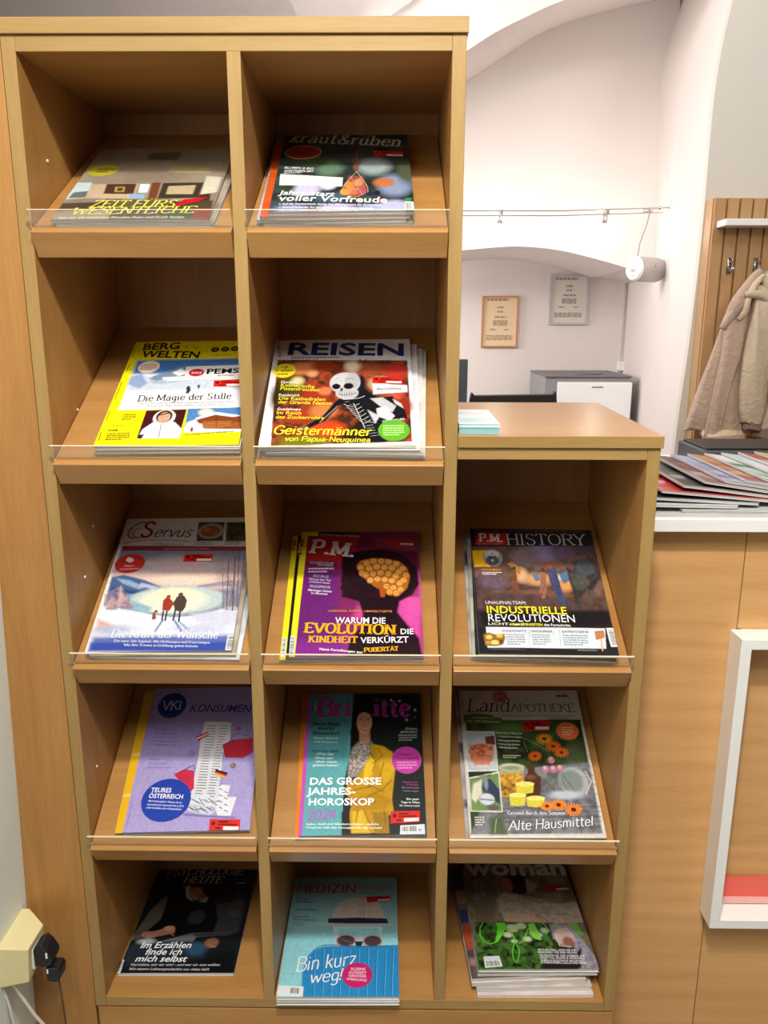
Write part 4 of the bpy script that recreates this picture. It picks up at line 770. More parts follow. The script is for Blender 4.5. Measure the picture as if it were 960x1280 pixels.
  ['V',[(213,263.6),(223.7,263.8),(223.5,292.1),(212.5,291.9)],'d8dae0'],['C',[(222.6,265.5),(222.6,290.3),(213.7,290.2),(214.2,265.4)]],],
 'pm': [
  ['bg','7a2458'],['P',[(0.1,-4.2),(207.1,12.7),(205.5,93.4),(3,82.9)],'6c1c3a',8],['P',[(170.1,93.3),(206.2,93.4),(202.2,270),(148.1,269.9)],'c4489a',14],
  ['P',[(106.5,159.1),(134.3,159.2),(120.9,194.7),(93.6,194.7)],'c04690',12],['P',[(3.8,92.7),(68.9,92.9),(76.2,269.7),(0.4,269.5)],'64206c',14],
  ['P',[(59.6,47.8),(118.8,42.8),(97.3,73.3),(72.5,93)],'9c2058',10],['O',[(88.5,245.4)],19.9,20.3,'8c2c84',16],
  ['P',[(-2.4,236.9),(84.9,237.2),(86,269.7),(0.4,269.5)],'7a2482',10],['O',[(190.1,159.3)],13.9,35.6,'d0509c',14],
  ['P',[(118.4,12.4),(206.9,17),(204,48.3),(133.6,37.7)],'84304a',8],['P',[(9.4,8.8),(100.3,12.3),(93.1,55.6),(78.9,71.2),(8.6,69.9)],'9e1e22',0.8],
  ['V',[(28.8,-0.8),(103.9,4.8),(103.3,13.4),(29,8.9)],'2c0c14'],['T',[(31.3,8.9),(101.4,13.4)],'WETTRENNEN AUF MESSEN',4.3,'d8c8cc','b'],
  ['V',[(0.1,-4.2),(10.8,-3.1),(8.8,267.9),(0.3,267.5)],'eadb1e'],['V',[(10,-3.1),(28.8,-1.4),(29.5,9.9),(9.7,8.8)],'eadb1e'],
  ['P',[(72.1,83.1),(74.8,58.1),(104,45.4),(141.1,42.9),(178,55.9),(199.1,88.5),(201.7,122.3),(190.4,145.6),(169.2,159.3),(165.4,181.7),(178.7,203.6),(198.2,233.3),(202.2,270),(86,269.7),(91.5,237.2),(107.6,212),(110.5,185.9),(103,159.1),(88.9,153.6),(75.4,149.9),(77.1,138.3),(71.9,131.3),(75.1,121.9),(71.9,113.3),(76.5,102.7)],'1c0a14',4],
  ['N',[(70.7,47.8),(200.3,48.3),(200.8,150.2),(74.7,149.9)],'30141e','180810',8,0.5,4],['T',[(18.3,50.7),(96.3,62.2)],'P.M.',32.1,'dcd4d4','R'],
  ['P',[(97.5,80.7),(104.5,69.3),(122.8,63.3),(148.5,64.4),(170.4,71.5),(182.9,86),(187.1,107.9),(181.9,131.6),(169.4,146.5),(151.8,147.3),(143,138.5),(127.1,126.8),(114.4,112.5),(103.4,102.8)],'9c5c20',1],
  ['E',[(104.9,85.7)],5.8,6.9,'b8782e'],['E',[(104.5,85.2)],4.5,5.4,'d89c4c'],['K',[(103.5,87.7),(104.9,88.7),(106.7,87.2)],0.5,'7c4018'],
  ['E',[(103.4,84.2)],0.6,0.8,'6a3414'],['E',[(106.3,84.2)],0.6,0.8,'6a3414'],['E',[(114.9,75.8)],5.8,7,'b8782e'],['E',[(114.5,75.3)],4.6,5.5,'d89c4c'],
  ['K',[(113.4,77.8),(114.9,78.8),(116.7,77.3)],0.5,'7c4018'],['E',[(113.4,74.3)],0.6,0.8,'6a3414'],['E',[(116.3,74.3)],0.7,0.8,'6a3414'],
  ['E',[(126.5,70.9)],5.9,6.9,'b8782e'],['E',[(126.1,70.4)],4.6,5.5,'d89c4c'],['K',[(125.1,72.9),(126.5,73.9),(128.3,72.4)],0.5,'7c4018'],
  ['E',[(125,69.3)],0.7,0.9,'6a3414'],['E',[(128,69.4)],0.6,0.8,'6a3414'],['E',[(139.3,70.9)],5.9,7,'b8782e'],['E',[(138.9,70.4)],4.6,5.5,'d89c4c'],
  ['K',[(137.9,72.9),(139.3,73.9),(141.1,72.4)],0.5,'7c4018'],['E',[(137.8,69.4)],0.7,0.8,'6a3414'],['E',[(140.8,69.4)],0.6,0.8,'6a3414'],
  ['E',[(152.1,73.4)],5.9,7,'b8782e'],['E',[(151.7,72.9)],4.6,5.5,'d89c4c'],['K',[(150.6,75.4),(152.1,76.4),(153.9,75)],0.5,'7c4018'],
  ['E',[(150.6,71.9)],0.7,0.8,'6a3414'],['E',[(153.6,72)],0.6,0.8,'6a3414'],['E',[(164.8,77.5)],5.9,6.9,'b8782e'],['E',[(164.5,77)],4.5,5.4,'d89c4c'],
  ['K',[(163.4,79.5),(164.8,80.5),(166.7,79)],0.5,'7c4018'],['E',[(163.4,76)],0.7,0.8,'6a3414'],['E',[(166.3,76)],0.7,0.8,'6a3414'],
  ['E',[(175.6,88.4)],5.8,6.9,'b8782e'],['E',[(175.2,87.9)],4.6,5.4,'d89c4c'],['K',[(174.1,90.4),(175.5,91.3),(177.4,89.9)],0.5,'7c4018'],
  ['E',[(174.2,86.9)],0.6,0.8,'6a3414'],['E',[(177.1,86.9)],0.6,0.8,'6a3414'],['E',[(180.7,103.1)],5.8,6.7,'b8782e'],['E',[(180.4,102.6)],4.5,5.3,'d89c4c'],
  ['K',[(179.3,105),(180.7,106),(182.5,104.5)],0.5,'7c4018'],['E',[(179.3,101.6)],0.7,0.8,'6a3414'],['E',[(182.2,101.6)],0.7,0.8,'6a3414'],
  ['E',[(108,98.9)],5.8,6.8,'b8782e'],['E',[(107.7,98.4)],4.5,5.4,'d89c4c'],['K',[(106.6,100.9),(108.1,101.8),(109.9,100.4)],0.5,'7c4018'],
  ['E',[(106.6,97.5)],0.6,0.7,'6a3414'],['E',[(109.5,97.5)],0.6,0.8,'6a3414'],['E',[(119.4,88.2)],5.8,6.9,'b8782e'],['E',[(119.1,87.7)],4.5,5.4,'d89c4c'],
  ['K',[(118,90.2),(119.5,91.2),(121.3,89.7)],0.5,'7c4018'],['E',[(118,86.7)],0.6,0.8,'6a3414'],['E',[(120.9,86.7)],0.6,0.8,'6a3414'],
  ['E',[(132.1,84.3)],5.8,6.9,'b8782e'],['E',[(131.7,83.8)],4.6,5.4,'d89c4c'],['K',[(130.6,86.3),(132.1,87.3),(133.9,85.8)],0.5,'7c4018'],
  ['E',[(130.6,82.8)],0.7,0.8,'6a3414'],['E',[(133.5,82.8)],0.7,0.8,'6a3414'],['E',[(144.8,85.8)],5.8,6.9,'b8782e'],['E',[(144.4,85.3)],4.6,5.5,'d89c4c'],
  ['K',[(143.3,87.8),(144.8,88.8),(146.6,87.3)],0.5,'7c4018'],['E',[(143.3,84.4)],0.7,0.7,'6a3414'],['E',[(146.3,84.4)],0.6,0.8,'6a3414'],
  ['E',[(157.5,87.4)],5.8,6.8,'b8782e'],['E',[(157.1,86.9)],4.6,5.4,'d89c4c'],['K',[(156,89.3),(157.5,90.3),(159.3,88.8)],0.5,'7c4018'],
  ['E',[(156,85.9)],0.7,0.8,'6a3414'],['E',[(158.9,85.9)],0.7,0.8,'6a3414'],['E',[(169,95.7)],5.8,6.8,'b8782e'],['E',[(168.6,95.2)],4.5,5.4,'d89c4c'],
  ['K',[(167.5,97.7),(168.9,98.6),(170.8,97.2)],0.5,'7c4018'],['E',[(167.6,94.3)],0.6,0.7,'6a3414'],['E',[(170.4,94.3)],0.7,0.7,'6a3414'],
  ['E',[(114.2,102.8)],5.8,6.8,'b8782e'],['E',[(113.9,102.3)],4.5,5.4,'d89c4c'],['K',[(112.8,104.8),(114.3,105.7),(116.1,104.3)],0.5,'7c4018'],
  ['E',[(112.8,101.4)],0.6,0.8,'6a3414'],['E',[(115.6,101.4)],0.7,0.8,'6a3414'],['E',[(126.1,100.4)],5.7,6.8,'b8782e'],['E',[(125.7,100)],4.5,5.3,'d89c4c'],
  ['K',[(124.7,102.4),(126.1,103.4),(127.9,101.9)],0.5,'7c4018'],['E',[(124.6,99)],0.7,0.8,'6a3414'],['E',[(127.5,99)],0.7,0.8,'6a3414'],
  ['E',[(138.3,98.1)],5.8,6.7,'b8782e'],['E',[(137.9,97.6)],4.6,5.3,'d89c4c'],['K',[(136.9,100),(138.3,101),(140.1,99.5)],0.5,'7c4018'],
  ['E',[(136.9,96.6)],0.6,0.8,'6a3414'],['E',[(139.7,96.6)],0.7,0.8,'6a3414'],['E',[(151.3,100.5)],5.7,6.8,'b8782e'],['E',[(150.9,100)],4.5,5.4,'d89c4c'],
  ['K',[(149.8,102.5),(151.3,103.4),(153.1,102)],0.5,'7c4018'],['E',[(149.8,99.1)],0.7,0.7,'6a3414'],['E',[(152.7,99.1)],0.7,0.8,'6a3414'],
  ['E',[(163.5,105.4)],5.7,6.7,'b8782e'],['E',[(163.1,104.9)],4.5,5.3,'d89c4c'],['K',[(162,107.3),(163.4,108.3),(165.2,106.9)],0.5,'7c4018'],
  ['E',[(162,104)],0.7,0.7,'6a3414'],['E',[(164.9,104)],0.7,0.7,'6a3414'],['E',[(176.2,115.1)],5.7,6.6,'b8782e'],['E',[(175.9,114.6)],4.4,5.2,'d89c4c'],
  ['K',[(174.8,117),(176.2,117.9),(178,116.5)],0.5,'7c4018'],['E',[(174.8,113.6)],0.7,0.8,'6a3414'],['E',[(177.7,113.6)],0.6,0.8,'6a3414'],
  ['E',[(121.6,114.9)],5.7,6.6,'b8782e'],['E',[(121.2,114.4)],4.5,5.2,'d89c4c'],['K',[(120.2,116.8),(121.6,117.7),(123.4,116.3)],0.5,'7c4018'],
  ['E',[(120.1,113.4)],0.7,0.8,'6a3414'],['E',[(123,113.4)],0.6,0.8,'6a3414'],['E',[(133.4,112.5)],5.7,6.7,'b8782e'],['E',[(133,112)],4.5,5.3,'d89c4c'],
  ['K',[(131.9,114.4),(133.4,115.4),(135.1,114)],0.5,'7c4018'],['E',[(131.9,111.1)],0.7,0.7,'6a3414'],['E',[(134.8,111.1)],0.6,0.8,'6a3414'],
  ['E',[(145.5,113.5)],5.7,6.7,'b8782e'],['E',[(145.2,113)],4.4,5.3,'d89c4c'],['K',[(144.1,115.4),(145.5,116.4),(147.3,115)],0.5,'7c4018'],
  ['E',[(144.1,112.1)],0.6,0.7,'6a3414'],['E',[(146.9,112.1)],0.7,0.8,'6a3414'],['E',[(157.3,116.4)],5.7,6.7,'b8782e'],['E',[(156.9,115.9)],4.5,5.3,'d89c4c'],
  ['K',[(155.8,118.3),(157.3,119.3),(159.1,117.9)],0.5,'7c4018'],['E',[(155.9,115)],0.6,0.8,'6a3414'],['E',[(158.7,115)],0.7,0.8,'6a3414'],
  ['E',[(169.7,122.2)],5.7,6.6,'b8782e'],['E',[(169.3,121.7)],4.5,5.2,'d89c4c'],['K',[(168.2,124.1),(169.7,125),(171.4,123.6)],0.5,'7c4018'],
  ['E',[(168.3,120.7)],0.6,0.8,'6a3414'],['E',[(171.1,120.8)],0.7,0.7,'6a3414'],['E',[(148.3,127.8)],5.7,6.5,'b8782e'],['E',[(148,127.3)],4.4,5.2,'d89c4c'],
  ['K',[(146.9,129.6),(148.3,130.6),(150.1,129.2)],0.5,'7c4018'],['E',[(146.9,126.3)],0.7,0.8,'6a3414'],['E',[(149.8,126.4)],0.6,0.7,'6a3414'],
  ['E',[(159.7,131.6)],5.6,6.5,'b8782e'],['E',[(159.3,131.1)],4.4,5.1,'d89c4c'],['K',[(158.2,133.4),(159.6,134.4),(161.4,133)],0.5,'7c4018'],
  ['E',[(158.3,130.1)],0.6,0.8,'6a3414'],['E',[(161.1,130.2)],0.6,0.7,'6a3414'],['E',[(171.3,135.3)],5.6,6.6,'b8782e'],['E',[(170.9,134.9)],4.4,5.1,'d89c4c'],
  ['K',[(169.8,137.2),(171.2,138.1),(173,136.7)],0.5,'7c4018'],['E',[(169.9,133.9)],0.6,0.8,'6a3414'],['E',[(172.7,133.9)],0.6,0.8,'6a3414'],
  ['E',[(153.6,140.9)],5.6,6.4,'b8782e'],['E',[(153.2,140.4)],4.4,5.1,'d89c4c'],['K',[(152.2,142.7),(153.6,143.6),(155.3,142.3)],0.5,'7c4018'],
  ['E',[(152.2,139.5)],0.6,0.7,'6a3414'],['E',[(155,139.5)],0.6,0.7,'6a3414'],['E',[(164.1,143.2)],5.7,6.5,'b8782e'],['E',[(163.8,142.8)],4.4,5,'d89c4c'],
  ['K',[(162.7,145.1),(164.1,146),(165.9,144.6)],0.5,'7c4018'],['E',[(162.7,141.8)],0.7,0.8,'6a3414'],['E',[(165.5,141.8)],0.7,0.8,'6a3414'],
  ['P',[(135.9,129.1),(146.6,131.5),(145.5,150.1),(138.5,150.1)],'a84a20',1.5],['T',[(19,77),(59.9,79.1)],'KÜNSTLICHE',5,'9aa0c0','b'],
  ['T',[(31.3,82),(57.6,84.1)],'WOLKEN',5,'9aa0c0','b'],['G',[(17.7,85.4),(60.1,98.8)],2,'c8b8d0'],['T',[(26.4,107.4),(52.4,109.9)],'ESCAUS',5.3,'9aa0c0','b'],
  ['T',[(19.7,113.6),(57,117.1)],'Woran das Tier',4.3,'d0c4dc','s'],['T',[(20.8,119.3),(55.2,123.2)],'arbeiten kann',4.3,'d0c4dc','s'],
  ['T',[(22.2,130.2),(56.4,133.6)],'PHOSPHOR',5.7,'a8b0d0','b'],['T',[(19.9,137.7),(58.9,141.5)],'Mächtiger Schatz',4.7,'e0d8ec','b'],
  ['T',[(25.3,144.2),(52.9,147)],'im Abwasser',4.7,'e0d8ec','b'],['T',[(55.4,181.8),(156.8,183.4)],'CORONA, STRESS, UMWELTGIFTE',4,'e08a50','b'],
  ['T',[(67.4,205),(146.5,206.1)],'WARUM DIE',12.2,'eeeaf0','b'],['T',[(21.2,222.8),(163.5,227.4)],'EVOLUTION',18.8,'eaa822','R'],
  ['T',[(168.9,226.6),(190,226.6)],'DIE',10.6,'eeeaf0','b'],['T',[(28.6,242),(104.3,243.8)],'KINDHEIT',12.5,'eaa822','R'],
  ['T',[(108.3,243.9),(182,242.4)],'VERKÜRZT',11.2,'eeeaf0','b'],['T',[(45.4,256.8),(82.4,259.7)],'Neue Forsch',4.5,'eeeaf0','b'],
  ['T',[(82.4,259.7),(112,263.4)],'ungen zur',4.4,'eeeaf0','b'],['T',[(114.3,260.6),(166.8,257.9)],'PUBERTÄT',7.7,'eaa822','R'],
  ['K',[(-12.8,42.4),(-13.9,55.2)],2.2,'7a6a10'],['T',[(3.8,55.3),(5.8,12)],'P.M.',4.5,'8a3018','R'],['C',[(6.5,232),(7.2,264.7),(1.3,264.7),(0.5,232)]],
  ['S',[(152.3,23.1),(196.5,26.4),(195.6,33.8),(152.3,31.5)]],],
 'hist': [
  ['bg','1a1a20'],['P',[(1.3,42.4),(205.1,37.4),(210.1,135),(210.2,207.1),(3.8,216.8)],'5a4238',3],
  ['N',[(1.3,42.4),(205.1,37.4),(210.1,135),(210.2,207.1),(3.8,216.8)],'7c5c4a','30262c',18,0.7,9],['O',[(120,53.3)],23.7,21.8,'8478a4',14],
  ['O',[(87.3,65.1)],23.5,21.5,'7a6a70',12],['O',[(151.6,52.6)],19.7,16.4,'5c4c6c',14],['O',[(191.9,46.1)],19.8,16.5,'3c3038',12],
  ['O',[(184.4,94.7)],27,25.9,'2a3038',8],['O',[(104.9,117.4)],22.9,13.2,'e0a868',10],['O',[(77.3,107.8)],11.5,15.4,'e8b888',9],
  ['O',[(147.4,126.5)],11.3,15.1,'e8a458',9],['O',[(136.1,111.5)],7.6,7.2,'d8e0e0',6],['O',[(32,124.3)],22.9,15.2,'6c5a6c',10],
  ['O',[(92.9,157.7)],52.2,14.6,'a8704c',12],['O',[(162.3,165.8)],29.7,14.4,'845a48',12],['O',[(55.2,163.6)],22.3,9.7,'9c7468',10],
  ['O',[(34,149.4)],18.7,5.9,'a08a80',8],['P',[(8.3,140),(56.9,143.8),(204.8,155),(210.1,208),(5.6,215.9)],'4c3630',14],
  ['P',[(2,184.2),(211.6,178.9),(210.8,213.9),(3.6,219.1)],'18161a',12],['L',[(54.3,84.7),(71.3,110.5)],2,'4a3020',1],
  ['P',[(56.5,82),(66.4,79.1),(80.5,94.6),(75.4,107.8)],'b8803c',2],
  ['P',[(64,97.7),(70.7,96.4),(71,133.5),(73.8,144.4),(68.1,144.5),(64.1,138.6),(58.7,144.8)],'7c4c34',1.2],['O',[(67.5,93.4)],3.1,4.2,'3c241c',1],
  ['P',[(109.7,101.8),(118.3,100.5),(117.6,132.3),(111.6,157.3),(105.9,158.4),(106.4,137.6)],'a0684c',1.2],['O',[(115,96.4)],3.4,4.7,'4c3024',1],
  ['P',[(96.5,107.3),(106.6,101.8),(108.7,117.3),(100.5,122.6)],'5c7898',2],
  ['P',[(123,93.6),(136.8,90.6),(140.3,136.8),(141.4,156.5),(147,170),(139.3,172.1),(131.5,161.7),(129,137),(123.3,122)],'28406c',1.2],
  ['O',[(126.9,87.2)],4.6,5.3,'b04830',1],['P',[(140.6,106.2),(155.5,95.4),(158.3,116.1),(145.5,126.6)],'4878a0',2.5],
  ['P',[(154.3,90.2),(179.9,73.6),(203.3,73),(210.5,99.3),(193.1,135.5),(172.7,145.9),(164.6,175.3),(157.2,175.5),(159.6,146.2),(155.7,121.2)],'23282c',2.5],
  ['O',[(185.2,89.4)],15.5,15.8,'3c4a54',4],['P',[(159.8,105.7),(183.6,99.9),(187.2,125.5),(169.7,141),(159.9,131.3)],'3e4c40',3],
  ['P',[(180.7,130.7),(191.7,155.3),(185.8,169),(179,165.3)],'4a4438',1.5],['O',[(162.4,87.3)],5.4,6.4,'7a4438',1.5],
  ['L',[(37,108.7),(42.7,134.2)],1,'4c2c20',0.8],['L',[(20.9,119.4),(35.1,134.3)],1,'4c2c20',0.8],['L',[(72.4,138.4),(91,140.5)],1,'4c2c20',0.8],
  ['L',[(75.2,148.3),(97.5,149.8)],1,'4c2c20',0.8],['L',[(104.1,157.5),(115.1,127.3)],1,'4c2c20',0.8],['L',[(80.5,133.2),(110.8,132.5)],1,'4c2c20',0.8],
  ['N',[(1.3,42.4),(205.1,37.4),(210.1,135),(213.5,178.9),(2,184.2)],'8c6a58','241c20',5,0.16,31],
  ['N',[(1.3,42.4),(205.1,37.4),(210.1,135),(213.5,178.9),(2,184.2)],'6c6080','3c2820',12,0.1,12],
  ['P',[(0.6,-5.1),(203.4,-2.4),(205.8,20.6),(205.9,37.4),(1.2,44.1)],'201e24',1],
  ['T',[(8.9,5.8),(199,5.3)],'Packendes Magazin für Geschichte und Zusammenhänge der Welt von gestern',2.9,'8a8a94','s'],
  ['V',[(11.2,9.2),(59.7,9.8),(62.1,23.5),(58,39.3),(7.1,39.5)],'a82426'],['T',[(14.7,31.4),(56.2,32.7)],'P.M.',18.9,'e0d8d8','R'],
  ['T',[(61.3,38.7),(198.1,36.5)],'HISTORY',26.2,'c0c0c4','q'],['T',[(10.3,38.3),(52.2,37.8)],'Das Beste aus der Geschichte',2.3,'d8b0b0','s'],
  ['P',[(-0,53),(29.3,52.3),(28.6,90.6),(1.9,91.3)],'dca818',0.8],['O',[(34,69.6)],16.5,19.3,'8c8c8c',2],['O',[(33.4,62)],11.8,8.7,'c0c0c0',2],
  ['O',[(33.1,77.2)],10.9,10.7,'505050',2],['L',[(23.1,55.7),(23.2,85.5)],0.8,'2c2c2c',0.5],['L',[(26.5,58.9),(27,81.1)],0.8,'2c2c2c',0.5],
  ['L',[(29.8,62.1),(30.2,85.3)],0.8,'2c2c2c',0.5],['L',[(33.8,55.4),(34,80.9)],0.8,'2c2c2c',0.5],['L',[(37.1,58.7),(37.2,85.1)],0.8,'2c2c2c',0.5],
  ['L',[(40.4,61.9),(41,80.7)],0.8,'2c2c2c',0.5],['L',[(44.5,55.2),(44.2,84.9)],0.8,'2c2c2c',0.5],['O',[(29,67.6)],2,1.6,'181818',0.5],
  ['O',[(38.5,67.3)],1.9,1.7,'181818',0.5],['O',[(33.5,76.1)],2.4,3.2,'b0b0b0',1],['T',[(13.8,98.9),(46.2,99.1)],'HANNIBAL!',3.7,'e08a28','b'],
  ['G',[(14.4,101.5),(46.5,109)],2,'dcdce4'],['T',[(15.3,171.3),(80.8,170.7)],'UNAUFHALTSAM:',6.3,'e8e8ec','s'],
  ['T',[(15.6,189.5),(142.5,189.2)],'INDUSTRIELLE',14.3,'f0e226','b'],['T',[(16.7,206.4),(154,205.2)],'REVOLUTIONEN',14.6,'eeeef2','s'],
  ['T',[(16.6,213.3),(73.2,213.7)],'LICHT- und',4.6,'e8e4d0','b'],['T',[(50.8,213.8),(101.3,213.5)],'SCHATTENSEITEN',4.6,'f0e226','b'],
  ['T',[(103.1,213.4),(144.4,213.8)],'des Fortschritts',4.7,'e8e8ec','b'],['V',[(13.1,217.5),(196.5,215.7),(191.8,255),(13.4,256.9)],'ccd2dc'],
  ['T',[(36.9,226.5),(74.8,226.4)],'GOLDSCHATZ',4.1,'30343c','b'],['T',[(81.2,226.3),(114.8,226.3)],'VISIONÄRER',4.1,'30343c','b'],
  ['T',[(128.4,226),(169.8,225.8)],'ZAHNHYGIENE',4.1,'30343c','b'],['G',[(43.1,229.5),(71.5,251.9)],5,'8a92a0'],['G',[(82.3,229.4),(109.6,250.9)],5,'8a92a0'],
  ['G',[(129.4,229.1),(167.2,251.2)],5,'8a92a0'],['K',[(79.4,220.4),(77,253.5)],0.4,'606878'],['K',[(126.3,220.1),(123.4,253.2)],0.4,'606878'],
  ['P',[(8.2,232.6),(15.6,227.9),(27.8,232.1),(40.5,230.4),(41.6,238.5),(37,251),(26.2,254.3),(10.4,253.4)],'8a6220',1.2],['O',[(16.8,236.9)],5,4,'e0bc60',2],
  ['O',[(33,234.2)],5,3.6,'d8ae50',2],['O',[(25,246.9)],6.4,4,'e8c878',2],['O',[(34.7,245.3)],3.2,4,'5c3e10',2],['O',[(14.3,247.2)],3.2,3.1,'b88a34',2],
  ['V',[(179.6,222.4),(193.6,220.3),(192.7,233.8),(179.1,238.6)],'b06c3c'],['K',[(181.1,222.4),(181,235.9)],0.5,'d8a070'],
  ['K',[(184.3,222.3),(184.2,235.8)],0.5,'d8a070'],['K',[(187.5,222.2),(187.4,235.7)],0.5,'d8a070'],['K',[(190.8,222.2),(190.6,235.6)],0.5,'d8a070'],
  ['K',[(187.4,235.7),(185.5,259.5)],2,'c8a070'],['V',[(198.7,215.6),(210.2,215.3),(210.9,250.1),(199.5,251.3)],'dfe3ea'],
  ['C',[(208.3,218.1),(209.8,248.4),(201.9,249.5),(200.7,218.3)]],['G',[(15.3,259.4),(88.8,260.6)],1,'70747c'],['G',[(148.7,257.8),(186.7,260.3)],1,'9094a0'],],
 'kons': [
  ['bg','a297cc'],['P',[(-0.4,1.9),(193.8,6.1),(198.9,152.7),(-1.1,148.5)],'988cc6',6],['E',[(38.9,36.5)],25.6,26.4,'1b3688'],
  ['T',[(22.4,45.9),(57.6,45.7)],'VKI',18.2,'cfd2e4','q'],['T',[(71.3,50.9),(195.8,54.4)],'KONSUMENT',15.7,'372f80','bi'],
  ['T',[(74.3,33.7),(135.5,35.5)],'Der Testsieger unter den Magazinen',3.1,'6c64a8','s'],['T',[(18.6,87.9),(37.3,88.7)],'Kredite',3.9,'5a4f98','s'],
  ['T',[(18.5,95.4),(59.4,96.7)],'Internetanbieter',3.8,'5a4f98','s'],['T',[(18.5,102.9),(62.1,104.2)],'Geschirrspüler',3.9,'5a4f98','s'],
  ['T',[(18.6,111.1),(64.3,112.5)],'Messgeräte Strom',3.8,'5a4f98','s'],['T',[(18.6,118.5),(58.9,119.7)],'Tiefkühlpizza',3.8,'5a4f98','s'],
  ['T',[(18.1,145.8),(36.9,146.6)],'E-Bikes',3.7,'5a4f98','s'],['T',[(18.3,154),(51.4,155.1)],'Photovoltaik',3.6,'5a4f98','s'],
  ['T',[(18.3,161.5),(57.8,162.7)],'Schreibtischstühle',3.6,'5a4f98','s'],
  ['V',[(103.5,71.9),(151.7,74.6),(153.2,111.5),(146.3,120.4),(144,139.7),(145.6,171.1),(145,201.5),(146.3,216.4),(101.3,217.3),(101.6,185.5),(102.8,146.8),(102.1,110.4)],'d2d4de'],
  ['K',[(110.4,80.5),(125.5,81.7)],1,'3a3c48'],['K',[(132.1,81),(145.7,82.1)],1,'3a3c48'],['K',[(110.3,86),(125.7,87.2)],1,'3a3c48'],
  ['K',[(131.9,86.5),(147.3,87.7)],1,'3a3c48'],['K',[(110.2,91.5),(125.9,92.7)],1,'3a3c48'],['K',[(131.7,92),(144.5,93.1)],1,'3a3c48'],
  ['K',[(110,96.9),(126.1,98.1)],1,'3a3c48'],['K',[(131.5,97.4),(146.1,98.5)],1,'3a3c48'],['K',[(109.9,102.3),(126.3,103.5)],1,'3a3c48'],
  ['K',[(131.3,102.8),(143.3,103.9)],1,'3a3c48'],['K',[(109.8,107.7),(126.5,108.9)],1,'3a3c48'],['K',[(131.1,108.2),(144.9,109.3)],1,'3a3c48'],
  ['K',[(109.6,113.1),(126.7,114.2)],1,'3a3c48'],['K',[(131,113.5),(142.1,114.6)],1,'3a3c48'],['K',[(109.5,118.4),(126.8,119.6)],1,'3a3c48'],
  ['K',[(130.8,118.8),(143.7,119.9)],1,'3a3c48'],['K',[(109.4,123.7),(127,124.8)],1,'3a3c48'],['K',[(130.6,124.1),(145.3,125.2)],1,'3a3c48'],
  ['K',[(109.2,128.9),(121.8,130)],1,'3a3c48'],['K',[(130.4,129.4),(142.5,130.4)],1,'3a3c48'],['K',[(109.1,134.1),(122,135.2)],1,'3a3c48'],
  ['K',[(130.2,134.6),(144.1,135.7)],1,'3a3c48'],['K',[(109,139.3),(122.2,140.4)],1,'3a3c48'],['K',[(130,139.8),(141.4,140.8)],1,'3a3c48'],
  ['K',[(108.9,144.5),(122.3,145.6)],1,'3a3c48'],['K',[(129.8,145),(142.9,146)],1,'3a3c48'],['K',[(108.7,149.7),(122.5,150.7)],1,'3a3c48'],
  ['K',[(129.6,150.1),(144.5,151.2)],1,'3a3c48'],['K',[(108.6,154.8),(122.7,155.9)],1,'3a3c48'],['K',[(129.5,155.2),(141.8,156.3)],1,'3a3c48'],
  ['K',[(108.5,159.9),(122.9,161)],1,'3a3c48'],['K',[(129.3,160.3),(143.4,161.4)],1,'3a3c48'],['K',[(108.4,164.9),(123.1,166)],1,'3a3c48'],
  ['K',[(129.1,165.4),(140.6,166.4)],1,'3a3c48'],['K',[(108.2,170),(123.3,171)],1,'3a3c48'],['K',[(128.9,170.4),(142.2,171.4)],1,'3a3c48'],
  ['K',[(108.1,175),(123.5,176.1)],1,'3a3c48'],['K',[(128.7,175.4),(139.5,176.4)],1,'3a3c48'],['K',[(108,179.9),(123.7,181)],1,'3a3c48'],
  ['K',[(128.6,180.4),(141.1,181.4)],1,'3a3c48'],['K',[(107.9,184.9),(123.9,186)],1,'3a3c48'],['K',[(128.4,185.3),(142.6,186.4)],1,'3a3c48'],
  ['K',[(107.7,189.8),(124.1,190.9)],1,'3a3c48'],['K',[(128.2,190.3),(139.9,191.3)],1,'3a3c48'],['K',[(107.6,194.7),(124.3,195.8)],1,'3a3c48'],
  ['K',[(128,195.2),(141.5,196.2)],1,'3a3c48'],['K',[(107.5,199.6),(124.5,200.7)],1,'3a3c48'],['K',[(127.9,200),(138.8,201)],1,'3a3c48'],
  ['K',[(107.4,204.4),(119.4,205.4)],1,'3a3c48'],['K',[(127.7,204.9),(140.4,205.9)],1,'3a3c48'],['K',[(107.3,209.3),(119.6,210.3)],1,'3a3c48'],
  ['K',[(127.5,209.7),(141.9,210.7)],1,'3a3c48'],['K',[(107.1,214.1),(119.8,215.1)],1,'3a3c48'],['K',[(127.3,214.5),(139.3,215.5)],1,'3a3c48'],
  ['V',[(97.6,215.3),(124.9,212.2),(146.8,220),(145.3,234.5),(113.7,230.3),(99.9,230)],'d0d4e2'],
  ['V',[(96.4,229.9),(120.1,226.8),(146,239.9),(136.9,248.7),(101.6,240.8)],'c2c8da'],
  ['V',[(140.8,201.4),(152.1,194.2),(164.7,196.3),(161.9,216.7),(177.6,217),(171.1,249.4),(150.6,248.9),(141.3,230.8)],'dadde8'],
  ['K',[(99.7,217.6),(109,222.2)],1.1,'3c3e4c'],['K',[(105.4,221),(114.7,225.2)],1.1,'3c3e4c'],['K',[(111.1,224.4),(120.3,228.2)],1.1,'3c3e4c'],
  ['K',[(115.3,217.9),(125.9,231.2)],1.1,'3c3e4c'],['K',[(121,221.3),(129.8,222.6)],1.1,'3c3e4c'],['K',[(126.7,224.7),(135.4,225.6)],1.1,'3c3e4c'],
